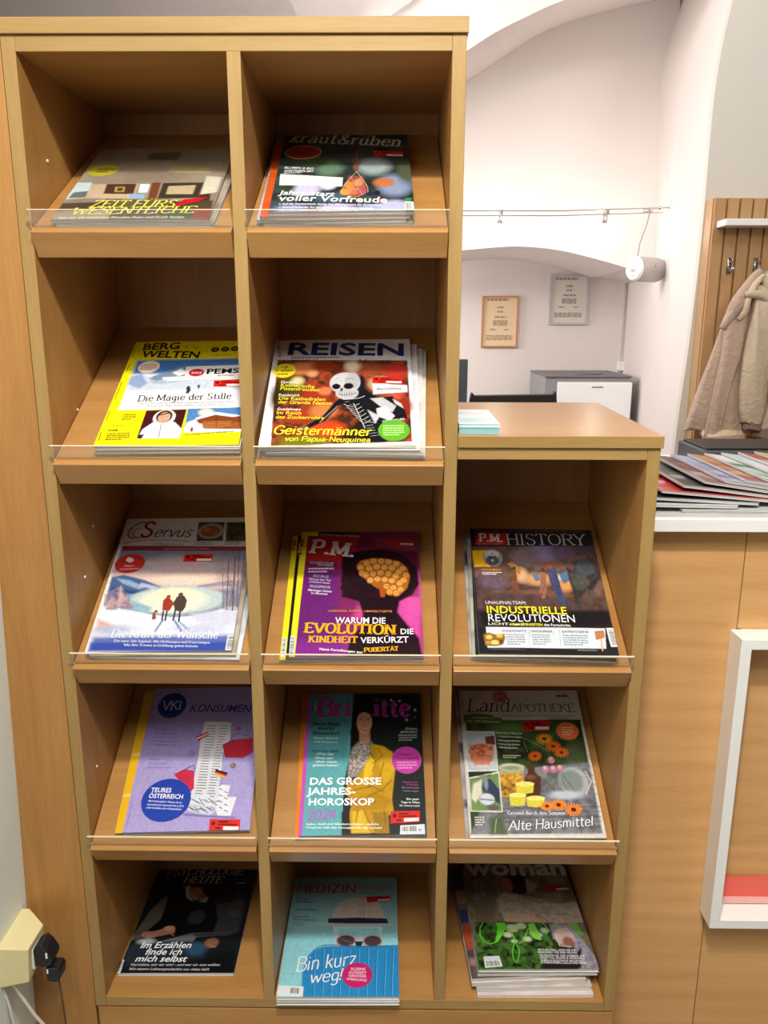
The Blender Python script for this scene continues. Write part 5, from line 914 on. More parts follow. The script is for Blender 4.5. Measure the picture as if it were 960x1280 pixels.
  ['K',[(130.9,218.2),(141,228.7)],1.1,'3c3e4c'],['K',[(136.6,221.7),(146.6,231.7)],1.1,'3c3e4c'],['K',[(142.3,225.1),(150.6,223)],1.1,'3c3e4c'],
  ['K',[(100.5,233.6),(107.8,236.6)],1.1,'44465a'],['K',[(105.8,236.9),(113.1,240)],1.1,'44465a'],['K',[(110.1,233.8),(118.4,243.3)],1.1,'44465a'],
  ['K',[(115.4,237.2),(122.3,236.9)],1.1,'44465a'],['K',[(119.8,234),(127.6,240.3)],1.1,'44465a'],['K',[(125.1,237.4),(132.8,243.6)],1.1,'44465a'],
  ['K',[(129.4,234.2),(136.7,237.2)],1.1,'44465a'],['K',[(134.7,237.6),(142,240.6)],1.1,'44465a'],['K',[(146.1,201.5),(152.3,203.9)],1,'4c4e60'],
  ['K',[(155.9,207.3),(162.1,209.7)],1,'4c4e60'],['K',[(147.5,212.7),(153.7,215)],1,'4c4e60'],['K',[(157.3,218.4),(163.5,220.8)],1,'4c4e60'],
  ['K',[(149,223.7),(155.2,226.1)],1,'4c4e60'],['K',[(158.7,229.4),(164.8,231.7)],1,'4c4e60'],['K',[(150.4,234.6),(156.6,236.9)],1,'4c4e60'],
  ['K',[(160.1,240.2),(166.2,242.5)],1,'4c4e60'],['L',[(95.6,246),(178.4,253.1)],3,'6c62a8',3],
  ['V',[(93.2,102.8),(112.1,93.2),(115.3,100.4),(97.1,111.2)],'b03038'],['V',[(94.7,105.3),(113.2,95.8),(114.3,98.3),(95.9,108.2)],'e0d8d8'],
  ['V',[(136,166.3),(157.6,173.7),(155.9,176.7),(135.8,169.4)],'1c1818'],['V',[(135.8,169.4),(155.9,176.7),(154.9,179.8),(135.1,172.5)],'c02828'],
  ['V',[(135.1,172.5),(154.9,179.8),(153.1,182.8),(135.3,176.3)],'dcb030'],
  ['V',[(141.4,119.5),(157.2,110.8),(193.6,107.4),(196.3,134.8),(180.1,145.2),(149.6,143.8)],'b42a40'],
  ['K',[(155.1,111.6),(162.1,99.3),(186.5,103.1),(191.5,109)],0.8,'302038'],['K',[(146.3,120.4),(151.4,140.6)],0.5,'8a1c30'],
  ['K',[(154.1,118.9),(159.3,140.8)],0.5,'8a1c30'],['K',[(162,117.4),(167.3,141)],0.5,'8a1c30'],['K',[(169.9,116),(175.3,141.1)],0.5,'8a1c30'],
  ['K',[(177.8,114.5),(183.3,141.3)],0.5,'8a1c30'],['K',[(185.7,113),(191.2,141.5)],0.5,'8a1c30'],
  ['V',[(66.1,174.1),(82.4,165.2),(99.3,168.6),(104.3,200.7),(99.4,205),(76.8,185)],'c02c48'],['K',[(73.1,173.5),(95.6,158.4),(100.4,166.3)],0.8,'382040'],
  ['K',[(71.4,173.4),(81,188.9)],0.5,'8a1c30'],['K',[(77,173.5),(86,189)],0.5,'8a1c30'],['K',[(82.7,173.7),(90.9,189.1)],0.5,'8a1c30'],
  ['K',[(88.4,173.8),(95.8,189.2)],0.5,'8a1c30'],['E',[(89.6,136.1)],5.5,5.6,'77709a'],['E',[(88.7,136.9)],4.7,4.8,'8a84a8'],
  ['E',[(164.9,159.9)],4.6,4.7,'6a6040'],['E',[(163.8,160.3)],4,3.9,'8a7c5c'],['E',[(166.3,87.7)],4.5,4.6,'b05088'],['E',[(61,220.1)],40.9,37.7,'1c3da4'],
  ['T',[(32.6,205.9),(67,207.3)],'TEURES',8,'f0f0f6','b'],['T',[(30.8,216.1),(88.8,219.2)],'ÖSTERREICH',7.8,'f0f0f6','b'],
  ['T',[(31.8,222.7),(88.4,227.2)],'Mit Preisvergleich: Warum Sie im',3.2,'d8dcf0','b'],
  ['T',[(30.9,228.9),(91.9,233.4)],'österreichischen Supermarkt bis zu 20 %',3.3,'d8dcf0','b'],
  ['T',[(30.6,234.3),(89,238.8)],'mehr bezahlen als in Deutschland',3.2,'d8dcf0','b'],['S',[(138.5,255.1),(188.3,256.8),(188.8,276.3),(139.8,273.9)]],
  ['K',[(5.2,217.8),(4.8,264.2)],0.7,'8478b8'],],
 'brig': [
  ['bg','59a3ac'],['P',[(83.3,-1.6),(211,0.3),(206.2,274.7),(69.6,272.8),(71.1,178.6),(80.1,119.1)],'17201f',1],
  ['P',[(-0.7,-1.5),(84.1,-0.3),(73.6,138.1),(-2.3,137)],'4f959f',6],['V',[(-0.2,0.2),(6.4,0.3),(6,268.4),(-0.1,267.7)],'b655bd'],
  ['T',[(20.1,45.5),(84.5,48.1)],'Bri',37.2,'b238a0','R'],['T',[(122.8,47.8),(190,49.6)],'itte',37.1,'a8349a','R'],
  ['T',[(17.4,34.6),(17,12.6)],'NO. 1',4,'d8e0e4','b'],['O',[(103.9,35)],17.5,25.7,'150d0c',3],
  ['P',[(87.6,34.8),(122.1,35.3),(124.2,64.3),(120.2,80.4),(121.3,92.4),(111.4,100.1),(93.8,95.9),(83.4,107.5),(79.4,79.8),(86.1,55.6)],'190f0d',3],
  ['P',[(95.3,76),(114.9,76.3),(115.6,98.2),(106.2,107.9),(96.6,99.9)],'b8846a',2],['O',[(104.8,60.7)],13.7,22.7,'dca68a',2],
  ['P',[(87.7,45.2),(93,37),(104.6,32.1),(118.5,39.4),(122.8,54),(121.3,64.2),(118.5,45.7),(104.7,39.2),(93.1,44.1),(89.7,59.7)],'150d0c',2],
  ['L',[(96.1,54.9),(101.9,54.5)],1.1,'30201c',0.5],['L',[(108.4,54.6),(114.1,55.5)],1.1,'30201c',0.5],['L',[(95.4,50.7),(102.2,50)],0.9,'402a22',0.5],
  ['L',[(107.6,50.1),(114.9,51.4)],0.9,'402a22',0.5],['L',[(105.2,57.9),(104.1,67.3),(106.3,68.1)],0.8,'9c6c58',0.8],
  ['L',[(97.1,73.6),(104.9,77.8),(112.7,74.7)],2,'8a3434',0.6],['L',[(98.5,74.1),(104.9,76.2),(111.3,74.6)],1,'eee6e0',0.4],
  ['P',[(93.8,99.9),(106.2,109.8),(118.4,100.2),(114.9,127.3),(104.7,146),(94.6,164.4),(77,169.6),(78.6,130.6),(83.5,111.4)],'8e8680',2],
  ['N',[(93.8,99.9),(118.4,100.2),(114.9,127.3),(104.7,146),(77,169.6),(78.6,130.6)],'c8c0b8','4a4240',2.5,0.8,2],
  ['P',[(117.7,103.3),(139.4,109.1),(153.2,120.2),(159.7,143.1),(155.6,172.6),(151.5,208.2),(154.4,229),(144.5,235.7),(145.6,264.1),(83.5,263.2),(80.9,241.6),(82.2,224.6),(86.9,210.8),(71.5,193),(77.9,178.7),(94.6,164.4),(104.7,146),(114.9,127.3)],'b98c0c',1.5],
  ['P',[(125.4,108.9),(153.2,120.2),(157.9,143),(152.4,165.2),(138.6,179.6),(132.1,150.1)],'c89e1c',5],
  ['P',[(114.9,127.3),(125.3,135),(118.4,164.7),(101.5,179.1),(104.7,149.8)],'dcb62a',4],
  ['P',[(81.8,207.2),(125,193.7),(151.5,208.2),(138.1,225.3),(88.7,224.7)],'ac7e0a',4],['P',[(85.5,228),(105.2,224.9),(115.1,263.7),(86.1,263.3)],'d0ac20',4],
  ['P',[(118.3,228.5),(144.6,228.9),(145.6,264.1),(124.7,263.8)],'94700e',4],['L',[(114.9,119.6),(125.3,138.8),(118.4,157.4)],1.4,'6a4c08',1.2],
  ['L',[(139.1,139),(132,164.9),(111.6,186.4)],1.4,'6a4c08',1.2],['L',[(88.2,189.6),(118.4,182.9),(138.4,193.9)],1.4,'6a4c08',1.2],
  ['L',[(82,214.2),(105.1,207.6),(125,211.3)],1.4,'6a4c08',1.2],['L',[(105.2,224.9),(111.8,242),(124.7,262.1)],1.4,'6a4c08',1.2],
  ['L',[(95.3,224.8),(92.3,245.1)],1.4,'6a4c08',1.2],['L',[(152.2,172.5),(135.1,190.3),(111.7,200.6)],1.4,'6a4c08',1.2],
  ['L',[(138.1,225.3),(141,249.1)],1.4,'6a4c08',1.2],['L',[(128.9,112.1),(135.7,127.6),(118.4,142.5)],1.4,'6a4c08',1.2],
  ['P',[(68.4,227.8),(80.5,224.5),(84.5,263.2),(69.4,263)],'1c1614',2],['E',[(153.4,14.5)],1.8,2.2,'b0bcc0'],['E',[(169.1,16.9)],2.2,2.6,'b0bcc0'],
  ['E',[(196.6,36.4)],2.6,2.9,'b0bcc0'],['E',[(187,31.2)],1.5,1.7,'b0bcc0'],['E',[(180.7,56.9)],2.5,2.9,'b0bcc0'],['E',[(174.6,42.3)],1.5,1.7,'b0bcc0'],
  ['E',[(196,51)],1.1,1.2,'b0bcc0'],['E',[(162.3,25.3)],1.1,1.3,'b0bcc0'],['E',[(154.8,40)],1,1.2,'b0bcc0'],
  ['T',[(12.1,65.1),(62.3,67.5)],'Diese Mode',6.9,'14262c','Ri'],['T',[(22.2,73.8),(52.6,75.8)],'macht',6.9,'14262c','Ri'],
  ['T',[(13.1,83.7),(61,85.6)],'Winterlust',6.8,'14262c','Ri'],['T',[(15.4,92.4),(57.8,93.8)],'Mützen, Mäntel &',3.5,'d0e0e4','b'],
  ['T',[(15.7,99.5),(58,101.3)],'tolle Accessoires',3.5,'d0e0e4','b'],['T',[(13.9,117.4),(59.9,118.8)],'JUDIT VAN HERPE',3.1,'12242a','B'],
  ['T',[(20.5,123.6),(51.8,124.9)],'„Was das',3.8,'e2ecee','b'],['T',[(19.8,131.3),(52,132.5)],'Glück sehr',3.8,'e2ecee','b'],
  ['T',[(21.2,138.1),(58.5,139.7)],'aber mich',3.8,'e2ecee','b'],['T',[(16.4,144.8),(62.1,146.5)],'gelehrt haben“',3.8,'e2ecee','b'],
  ['T',[(12.2,178.9),(133.9,180.6)],'DAS GROSSE',12.7,'f0f4f6','B'],['T',[(11.2,196.7),(91,197.9)],'JAHRES-',12.4,'f0f4f6','B'],
  ['T',[(12.3,215.3),(121.3,216.8)],'HOROSKOP',12.2,'f0f4f6','B'],['T',[(11.5,241.3),(60.3,239.6)],'2024',16.4,'a860b8','C'],
  ['T',[(11.3,249),(129.6,250.9)],'Liebe, Geld und Glücksmomente – welche',3.4,'e8f0f2','b'],
  ['T',[(11.6,254.6),(134.4,257.3)],'Chancen hält das Venusjahr für Sie bereit?',3.3,'e8f0f2','b'],
  ['T',[(177.2,76.4),(198.9,77.5)],'Einfach',4.4,'c8ccd0','bi'],['T',[(168.9,82.3),(198.6,83.5)],'gesünder!',4.4,'c8ccd0','bi'],
  ['G',[(165.2,85.4),(198,99.8)],3,'9ca0a8'],['E',[(178.1,135.8)],25.6,25.7,'b83c9c'],['T',[(161.8,127.2),(191.9,127.6)],'Genuss-',5.8,'4c1448','r'],
  ['T',[(156.4,134.7),(200.6,135.3)],'Feuerwerk',5.7,'4c1448','r'],['G',[(161.5,137.8),(195.4,153.3)],3,'d88cc8'],
  ['T',[(169.7,178.2),(196,178.9)],'Warum wir',3.2,'a03c90','b'],['T',[(177.3,183),(196.4,183.6)],'Frauen',3.2,'a03c90','b'],
  ['T',[(168,187.9),(197.2,189)],'Mut brauchen',3.2,'8a6c98','b'],['T',[(170.2,193.6),(196,194.7)],'Neues wagen',3.2,'8a6c98','b'],
  ['T',[(175.4,208.5),(196.7,209.2)],'Ein paar',3.5,'e8e8ec','b'],['T',[(166,214),(197.7,215.1)],'Tage in Wien',3.5,'e8e8ec','b'],
  ['T',[(163.9,219.5),(197.5,220.7)],'für unsere Leser',3.1,'e8e8ec','b'],['S',[(149.5,228.2),(196.8,227.9),(195.7,246.5),(148.5,248.2)]],
  ['V',[(164.3,252.1),(203.3,250.6),(203.5,271.7),(163.1,271.2)],'cdd4dc'],['C',[(166.8,254.1),(191.5,253.1),(191.7,262.4),(166.6,262.1)]],
  ['T',[(193,262.1),(198.8,262.2)],'01',4.6,'30363c','b'],],
 'land': [
  ['bg','cfccc6'],['P',[(9.1,63.5),(214.9,61.9),(212.5,270.4),(2.3,272.5)],'2c3a22',0.8],
  ['N',[(9.1,63.5),(214.9,61.9),(209.2,150.6),(4.6,150.6)],'4a6a34','16200f',22,0.8,7],['O',[(178.5,73)],22.4,12.7,'38502a',12],
  ['O',[(84.6,77.2)],29.9,10.9,'5c8a48',14],['O',[(190.4,134.8)],18,23.6,'4c5a3c',12],['O',[(140,81.4)],18.6,12.6,'2c3c1c',10],
  ['P',[(57.2,162.3),(215.3,146.7),(213.4,271.1),(1.6,272.5)],'6a6a70',6],
  ['N',[(57.2,162.3),(215.3,146.7),(213.4,271.1),(1.6,272.5)],'8a8a90','4a4a50',9,0.6,5],['L',[(57.2,229.6),(219.5,225.9)],1.2,'3e3e44',1],
  ['L',[(56.4,237.4),(217.8,234.6)],1.2,'3e3e44',1],['L',[(55.6,245.3),(216.2,243.1)],1.2,'3e3e44',1],['L',[(54.7,253),(214.5,251.6)],1.2,'3e3e44',1],
  ['L',[(53.9,260.7),(212.9,260)],1.2,'3e3e44',1],['L',[(187.6,150.6),(229.9,154.5)],1,'50504c',1],['L',[(187.1,166.2),(226.6,171.6)],1,'50504c',1],
  ['L',[(186.6,181.5),(223.4,188.3)],1,'50504c',1],['L',[(186.1,196.5),(220.2,204.7)],1,'50504c',1],
  ['K',[(85.1,89.8),(121.8,106.4),(148.1,126.8)],0.8,'7c9a5c'],['K',[(107.1,106.4),(111.8,126.8)],0.6,'9ab070'],
  ['P',[(58.8,153.7),(102,152.6),(92.5,211.4),(56.5,210.6)],'a8a070',1.5],['P',[(57.4,168.1),(100,168.1),(96.5,185.3),(57,185.3)],'d8a02c',3],
  ['P',[(57.1,184.5),(96.6,184.5),(91.8,211.4),(57.2,210.6)],'6a3c1c',4],['N',[(58.1,168.1),(100,168.1),(92.7,209.5),(56.6,209.5)],'e8b040','5c2c14',4,0.6,3],
  ['O',[(80.2,155.3)],21.4,7,'c8ccb0',3],['O',[(80,156.9)],17.9,4.6,'8a9470',3],
  ['P',[(108,150.6),(120.2,150.6),(119.5,166.2),(128.4,173.9),(122.4,211.4),(96.7,211.4),(101.4,173.9),(106.7,166.2)],'4c2818',2],
  ['O',[(111,173.9)],7.8,3.8,'7c4c38',4],['O',[(182.4,181.5)],25.4,26.2,'a0a6a8',4],['O',[(178.8,181.5)],19.4,20.6,'7c8684',6],
  ['L',[(205.3,162.3),(212.4,181.5),(199.4,204)],2.2,'b8bec0',1.2],['O',[(164.3,205.8)],27.8,7.4,'b4bcc8',5],['K',[(152.1,160.4),(137.2,200.3)],0.6,'40542c'],
  ['K',[(153.9,160.4),(145.5,196.5)],0.6,'40542c'],['K',[(155.6,160.4),(153.8,192.8)],0.6,'40542c'],['K',[(157.4,160.4),(160.3,200.3)],0.6,'40542c'],
  ['K',[(159.2,160.4),(168.6,196.5)],0.6,'40542c'],['K',[(161,160.4),(176.9,192.8)],0.6,'40542c'],['K',[(162.8,160.4),(183.3,200.3)],0.6,'40542c'],
  ['K',[(145.8,166.2),(130.9,207.7)],0.5,'52683a'],['K',[(145.8,166.2),(134,207.7)],0.5,'52683a'],['K',[(145.8,166.2),(137.2,207.7)],0.5,'52683a'],
  ['K',[(145.8,166.2),(140.3,207.7)],0.5,'52683a'],['K',[(144.6,100.7),(159.4,100.7)],2.3,'d08a20'],['K',[(144.6,100.7),(157.3,105.5)],2.3,'d08a20'],
  ['K',[(144.6,100.7),(153.1,109.5)],2.3,'d08a20'],['K',[(144.6,100.7),(147.5,111.9)],2.3,'d08a20'],['K',[(144.6,100.7),(141.3,112.4)],2.3,'d08a20'],
  ['K',[(144.6,100.7),(135.8,110.9)],2.3,'d08a20'],['K',[(144.6,100.7),(131.7,107.6)],2.3,'d08a20'],['K',[(144.6,100.7),(129.9,103)],2.3,'d08a20'],
  ['K',[(144.6,100.7),(130.6,98.1)],2.3,'d08a20'],['K',[(144.6,100.7),(133.8,93.5)],2.3,'d08a20'],['K',[(144.6,100.7),(138.9,90.2)],2.3,'d08a20'],
  ['K',[(144.6,100.7),(145,88.7)],2.3,'d08a20'],['K',[(144.6,100.7),(151,89.3)],2.3,'d08a20'],['K',[(144.6,100.7),(156,91.9)],2.3,'d08a20'],
  ['K',[(144.6,100.7),(158.9,96)],2.3,'d08a20'],['E',[(144.6,100.7)],9.2,7.4,'d08a20'],['E',[(144.6,100.7)],4.2,3.3,'5c2a10'],
  ['K',[(158.2,115.4),(172.1,115.4)],2.3,'c85a18'],['K',[(158.2,115.4),(170.2,120)],2.3,'c85a18'],['K',[(158.2,115.4),(166.2,123.7)],2.3,'c85a18'],
  ['K',[(158.2,115.4),(160.8,126)],2.3,'c85a18'],['K',[(158.2,115.4),(155,126.4)],2.3,'c85a18'],['K',[(158.2,115.4),(149.8,125)],2.3,'c85a18'],
  ['K',[(158.2,115.4),(146,121.9)],2.3,'c85a18'],['K',[(158.2,115.4),(144.3,117.7)],2.3,'c85a18'],['K',[(158.2,115.4),(145,113)],2.3,'c85a18'],
  ['K',[(158.2,115.4),(148,108.8)],2.3,'c85a18'],['K',[(158.2,115.4),(152.9,105.7)],2.3,'c85a18'],['K',[(158.2,115.4),(158.6,104.3)],2.3,'c85a18'],
  ['K',[(158.2,115.4),(164.3,104.8)],2.3,'c85a18'],['K',[(158.2,115.4),(168.9,107.2)],2.3,'c85a18'],['K',[(158.2,115.4),(171.7,111.1)],2.3,'c85a18'],
  ['E',[(158.2,115.4)],8.6,7,'c85a18'],['E',[(158.2,115.4)],3.9,3.1,'5c2a10'],['K',[(170.5,127.6),(183.6,127.6)],2.3,'d06820'],
  ['K',[(170.5,127.6),(181.8,131.8)],2.3,'d06820'],['K',[(170.5,127.6),(178,135.3)],2.3,'d06820'],['K',[(170.5,127.6),(172.9,137.4)],2.3,'d06820'],
  ['K',[(170.5,127.6),(167.5,137.9)],2.3,'d06820'],['K',[(170.5,127.6),(162.5,136.5)],2.3,'d06820'],['K',[(170.5,127.6),(159,133.6)],2.3,'d06820'],
  ['K',[(170.5,127.6),(157.4,129.7)],2.3,'d06820'],['K',[(170.5,127.6),(158.1,125.3)],2.3,'d06820'],['K',[(170.5,127.6),(161,121.3)],2.3,'d06820'],
  ['K',[(170.5,127.6),(165.5,118.4)],2.3,'d06820'],['K',[(170.5,127.6),(171,117.1)],2.3,'d06820'],['K',[(170.5,127.6),(176.3,117.7)],2.3,'d06820'],
  ['K',[(170.5,127.6),(180.7,119.9)],2.3,'d06820'],['K',[(170.5,127.6),(183.2,123.5)],2.3,'d06820'],['E',[(170.5,127.6)],8.1,6.5,'d06820'],
  ['E',[(170.5,127.6)],3.7,2.9,'5c2a10'],['K',[(123.4,134.8),(135.7,134.8)],2.3,'cc5c1c'],['K',[(123.4,134.8),(134.1,138.7)],2.3,'cc5c1c'],
  ['K',[(123.4,134.8),(130.6,142)],2.3,'cc5c1c'],['K',[(123.4,134.8),(125.9,144)],2.3,'cc5c1c'],['K',[(123.4,134.8),(120.8,144.4)],2.3,'cc5c1c'],
  ['K',[(123.4,134.8),(116.1,143.2)],2.3,'cc5c1c'],['K',[(123.4,134.8),(112.7,140.4)],2.3,'cc5c1c'],['K',[(123.4,134.8),(111.1,136.7)],2.3,'cc5c1c'],
  ['K',[(123.4,134.8),(111.7,132.6)],2.3,'cc5c1c'],['K',[(123.4,134.8),(114.3,128.9)],2.3,'cc5c1c'],['K',[(123.4,134.8),(118.5,126.2)],2.3,'cc5c1c'],
  ['K',[(123.4,134.8),(123.6,125)],2.3,'cc5c1c'],['K',[(123.4,134.8),(128.7,125.5)],2.3,'cc5c1c'],['K',[(123.4,134.8),(132.8,127.6)],2.3,'cc5c1c'],
  ['K',[(123.4,134.8),(135.3,130.9)],2.3,'cc5c1c'],['E',[(123.4,134.8)],7.6,6.1,'cc5c1c'],['E',[(123.4,134.8)],3.5,2.7,'5c2a10'],
  ['E',[(150.6,141.9)],5.7,6.7,'b8788a'],['E',[(138.3,159.2)],5.7,6.6,'b8788a'],['E',[(151.5,159.2)],5.7,6.6,'b8788a'],['E',[(163.6,157.6)],5.7,6.6,'b8788a'],
  ['E',[(149.8,139.9)],2.9,3.2,'d8a0b0'],['E',[(137.5,157.2)],2.9,3.2,'d8a0b0'],['E',[(150.8,157.3)],2.8,3.1,'d8a0b0'],['E',[(162.8,155.7)],2.9,3.1,'d8a0b0'],
  ['P',[(71.3,205.1),(98.9,205.1),(95.1,223.8),(82.6,225.9),(70.6,223.8)],'d0c440',1],['O',[(85,205.8)],13.8,4.1,'eae890',1],
  ['O',[(85,205.8)],11,2.6,'dcd868',1.5],['P',[(99.2,210.6),(129.4,210.6),(125.9,225.6),(112,227.7),(98.7,225.6)],'d0c440',1],
  ['O',[(114.2,211.4)],15.1,4,'eae890',1],['O',[(114.2,211.4)],12.4,2.5,'dcd868',1.5],
  ['P',[(84.1,185.3),(114.8,185.3),(111.2,201.8),(97.1,204),(83.6,201.8)],'d0c440',1],['O',[(99.4,186)],15.3,4.2,'eae890',1],
  ['O',[(99.4,186)],12.5,2.7,'dcd868',1.5],['K',[(130.7,225.9),(141,225.9)],2.5,'e88838'],['K',[(130.7,225.9),(139.7,229.1)],2.5,'e88838'],
  ['K',[(130.7,225.9),(137,231.8)],2.5,'e88838'],['K',[(130.7,225.9),(133.3,233.5)],2.5,'e88838'],['K',[(130.7,225.9),(129.2,234)],2.5,'e88838'],
  ['K',[(130.7,225.9),(125.3,233.3)],2.5,'e88838'],['K',[(130.7,225.9),(122.3,231.4)],2.5,'e88838'],['K',[(130.7,225.9),(120.5,228.7)],2.5,'e88838'],
  ['K',[(130.7,225.9),(120.4,225.5)],2.5,'e88838'],['K',[(130.7,225.9),(121.9,222.3)],2.5,'e88838'],['K',[(130.7,225.9),(124.8,219.8)],2.5,'e88838'],
  ['K',[(130.7,225.9),(128.6,218.2)],2.5,'e88838'],['K',[(130.7,225.9),(132.8,217.8)],2.5,'e88838'],['K',[(130.7,225.9),(136.6,218.7)],2.5,'e88838'],
  ['K',[(130.7,225.9),(139.5,220.8)],2.5,'e88838'],['K',[(130.7,225.9),(140.9,223.7)],2.5,'e88838'],['E',[(130.7,225.9)],6.2,4.9,'e07824'],
  ['E',[(130.7,225.9)],3.1,2.6,'4c1c14'],['K',[(150.3,223.8),(163.4,223.8)],2.5,'e88838'],['K',[(150.3,223.8),(161.7,227.8)],2.5,'e88838'],
  ['K',[(150.3,223.8),(158.2,231.1)],2.5,'e88838'],['K',[(150.3,223.8),(153.5,233.3)],2.5,'e88838'],['K',[(150.3,223.8),(148.3,234)],2.5,'e88838'],
  ['K',[(150.3,223.8),(143.4,233.1)],2.5,'e88838'],['K',[(150.3,223.8),(139.6,230.7)],2.5,'e88838'],['K',[(150.3,223.8),(137.4,227.2)],2.5,'e88838'],
  ['K',[(150.3,223.8),(137.3,223.2)],2.5,'e88838'],['K',[(150.3,223.8),(139.2,219.2)],2.5,'e88838'],['K',[(150.3,223.8),(142.9,215.9)],2.5,'e88838'],
  ['K',[(150.3,223.8),(147.8,213.9)],2.5,'e88838'],['K',[(150.3,223.8),(153.1,213.4)],2.5,'e88838'],['K',[(150.3,223.8),(157.9,214.6)],2.5,'e88838'],
  ['K',[(150.3,223.8),(161.5,217.2)],2.5,'e88838'],['K',[(150.3,223.8),(163.4,220.9)],2.5,'e88838'],['E',[(150.3,223.8)],7.9,6.1,'e07824'],
  ['E',[(150.3,223.8)],3.9,3.3,'4c1c14'],['K',[(173.7,232.1),(188.1,232.1)],2.5,'e88838'],['K',[(173.7,232.1),(186.2,236.5)],2.5,'e88838'],
  ['K',[(173.7,232.1),(182.3,240.1)],2.5,'e88838'],['K',[(173.7,232.1),(177.1,242.5)],2.5,'e88838'],['K',[(173.7,232.1),(171.4,243.3)],2.5,'e88838'],
  ['K',[(173.7,232.1),(166,242.3)],2.5,'e88838'],['K',[(173.7,232.1),(161.8,239.7)],2.5,'e88838'],['K',[(173.7,232.1),(159.5,235.8)],2.5,'e88838'],
  ['K',[(173.7,232.1),(159.4,231.4)],2.5,'e88838'],['K',[(173.7,232.1),(161.6,227)],2.5,'e88838'],['K',[(173.7,232.1),(165.7,223.5)],2.5,'e88838'],
  ['K',[(173.7,232.1),(171.1,221.2)],2.5,'e88838'],['K',[(173.7,232.1),(176.9,220.7)],2.5,'e88838'],['K',[(173.7,232.1),(182.2,222)],2.5,'e88838'],
  ['K',[(173.7,232.1),(186.2,224.9)],2.5,'e88838'],['K',[(173.7,232.1),(188.1,228.9)],2.5,'e88838'],['E',[(173.7,232.1)],8.7,6.7,'e07824'],
  ['E',[(173.7,232.1)],4.3,3.6,'4c1c14'],['V',[(4.2,84.8),(58.4,86),(57.2,162.3),(3.6,163.1)],'e2e0dc'],
  ['P',[(5.9,87.3),(56.7,88.1),(55.3,160),(6,160.7)],'b8c2cc',0.5],['P',[(40,96.1),(56.8,94),(57.2,112.5),(40.5,110.5)],'6c3424',1.5],
  ['O',[(31.1,134.8)],23.9,19.7,'d8dce0',2],['O',[(31.1,126.7)],21.8,16.8,'c85c3c',2],
  ['N',[(11,112.5),(53.2,112.5),(51.1,144.7),(10.4,144.7)],'e8a878','9c2c1c',5,0.7,3],['P',[(9.4,134.7),(51.4,134.8),(44,151.4),(17,152.2)],'d0866c',4],
  ['T',[(5.8,167.7),(45.9,168.5)],'Hilfreich für Magen & Darm',3.1,'26261e','b'],['T',[(6.6,171.5),(43.4,172.3)],'Natürlich gesund kochen',3,'26261e','b'],
  ['V',[(4.9,174.6),(58.2,163.1),(57.2,236),(4.5,234.6)],'e2e0dc'],['P',[(6.2,176.5),(56.5,166.2),(55.7,234.2),(6.1,232.8)],'6c8a50',0.5],
  ['P',[(12.6,185.3),(27.3,177.7),(25.1,204),(13.4,218.7),(7,211.4)],'d8d4c0',4],
  ['P',[(28.8,181.5),(41.7,175.8),(55.5,196.5),(53.8,222.3),(38.3,211.4),(25.7,196.5)],'2c3a50',2],['O',[(32.9,213.2)],12.5,10.2,'c8ccd4',2],
  ['L',[(22.5,213.2),(43.2,215)],2,'4c6080',1],['O',[(41.9,227.8)],10.4,5,'5c5058',3],['O',[(33.7,185.3)],3.6,11.2,'8090a0',3],
  ['T',[(60.9,90.7),(106.2,92.8)],'Natürliche Hilfe bei',3.8,'e2e6da','r'],['T',[(61.2,98.1),(104.2,99.8)],'• Schlafstörungen',3.7,'e2e6da','r'],
  ['T',[(60.4,106),(101.4,107.6)],'• Allergieproblemen',3.7,'e2e6da','r'],['T',[(59.7,113),(99.4,114.6)],'• Verdauungsproblemen',3.7,'e2e6da','r'],
  ['T',[(60.2,119.5),(95,121.1)],'• Wechseljahren',3.7,'e2e6da','r'],['G',[(67.6,132.4),(98.6,139.5)],2,'c8ccb8'],
  ['T',[(13,46.2),(91.1,46.2)],'Land',27.6,'3c4a34','qi'],
  ['K',[(98.3,23.2),(103.2,20.5),(106.4,25.9),(111.5,22.3),(115.6,25.9),(121.5,21.9),(128.8,25)],0.7,'3c4a34'],
  ['T',[(92.6,46.2),(209.7,46.3)],'APOTHEKE',16.4,'3a3a40','q'],['T',[(71.8,56.6),(207.4,57.1)],'WISSEN UND REZEPTE FÜR EIN GESUNDES LEBEN',3.4,'70707c','s'],
  ['E',[(74.8,13.8)],13.8,12.5,'b84a44'],['E',[(74.8,13.8)],11.9,10.3,'c8c0b8'],['E',[(74.8,13.8)],10.8,9,'b84a44'],['G',[(67.2,8.8),(82.7,18.7)],3,'d8a8a0'],
  ['G',[(179.1,8.8),(208.6,17)],1,'30302c'],['T',[(6.9,41.8),(7.5,6.9)],'APOTHEKE',2.7,'707074','s'],
  ['V',[(5,52.7),(30.9,50.5),(57.1,53.6),(61.2,57.5),(74.5,60.1),(75.1,68.7),(55.3,72.1),(29.2,70.4),(6.9,68.7)],'5c7c42'],
  ['T',[(8.3,59.2),(60.9,61)],'Sommerausgabe mit',3.9,'dfe8d4','b'],['T',[(8.5,66.9),(69.1,68.7)],'mit 100 Rezepten',3.8,'dfe8d4','b'],
  ['S',[(111.5,65.3),(159.1,65.3),(156.3,84),(109,84.8)]],['E',[(188,85.7)],19.7,17.4,'dc6c34'],['E',[(188,85.7)],17.4,15,'e28a58'],
  ['E',[(188,85.7)],16.7,14.1,'dc6c34'],['G',[(177.2,76.4),(198.9,95.7)],4,'eec0a0'],
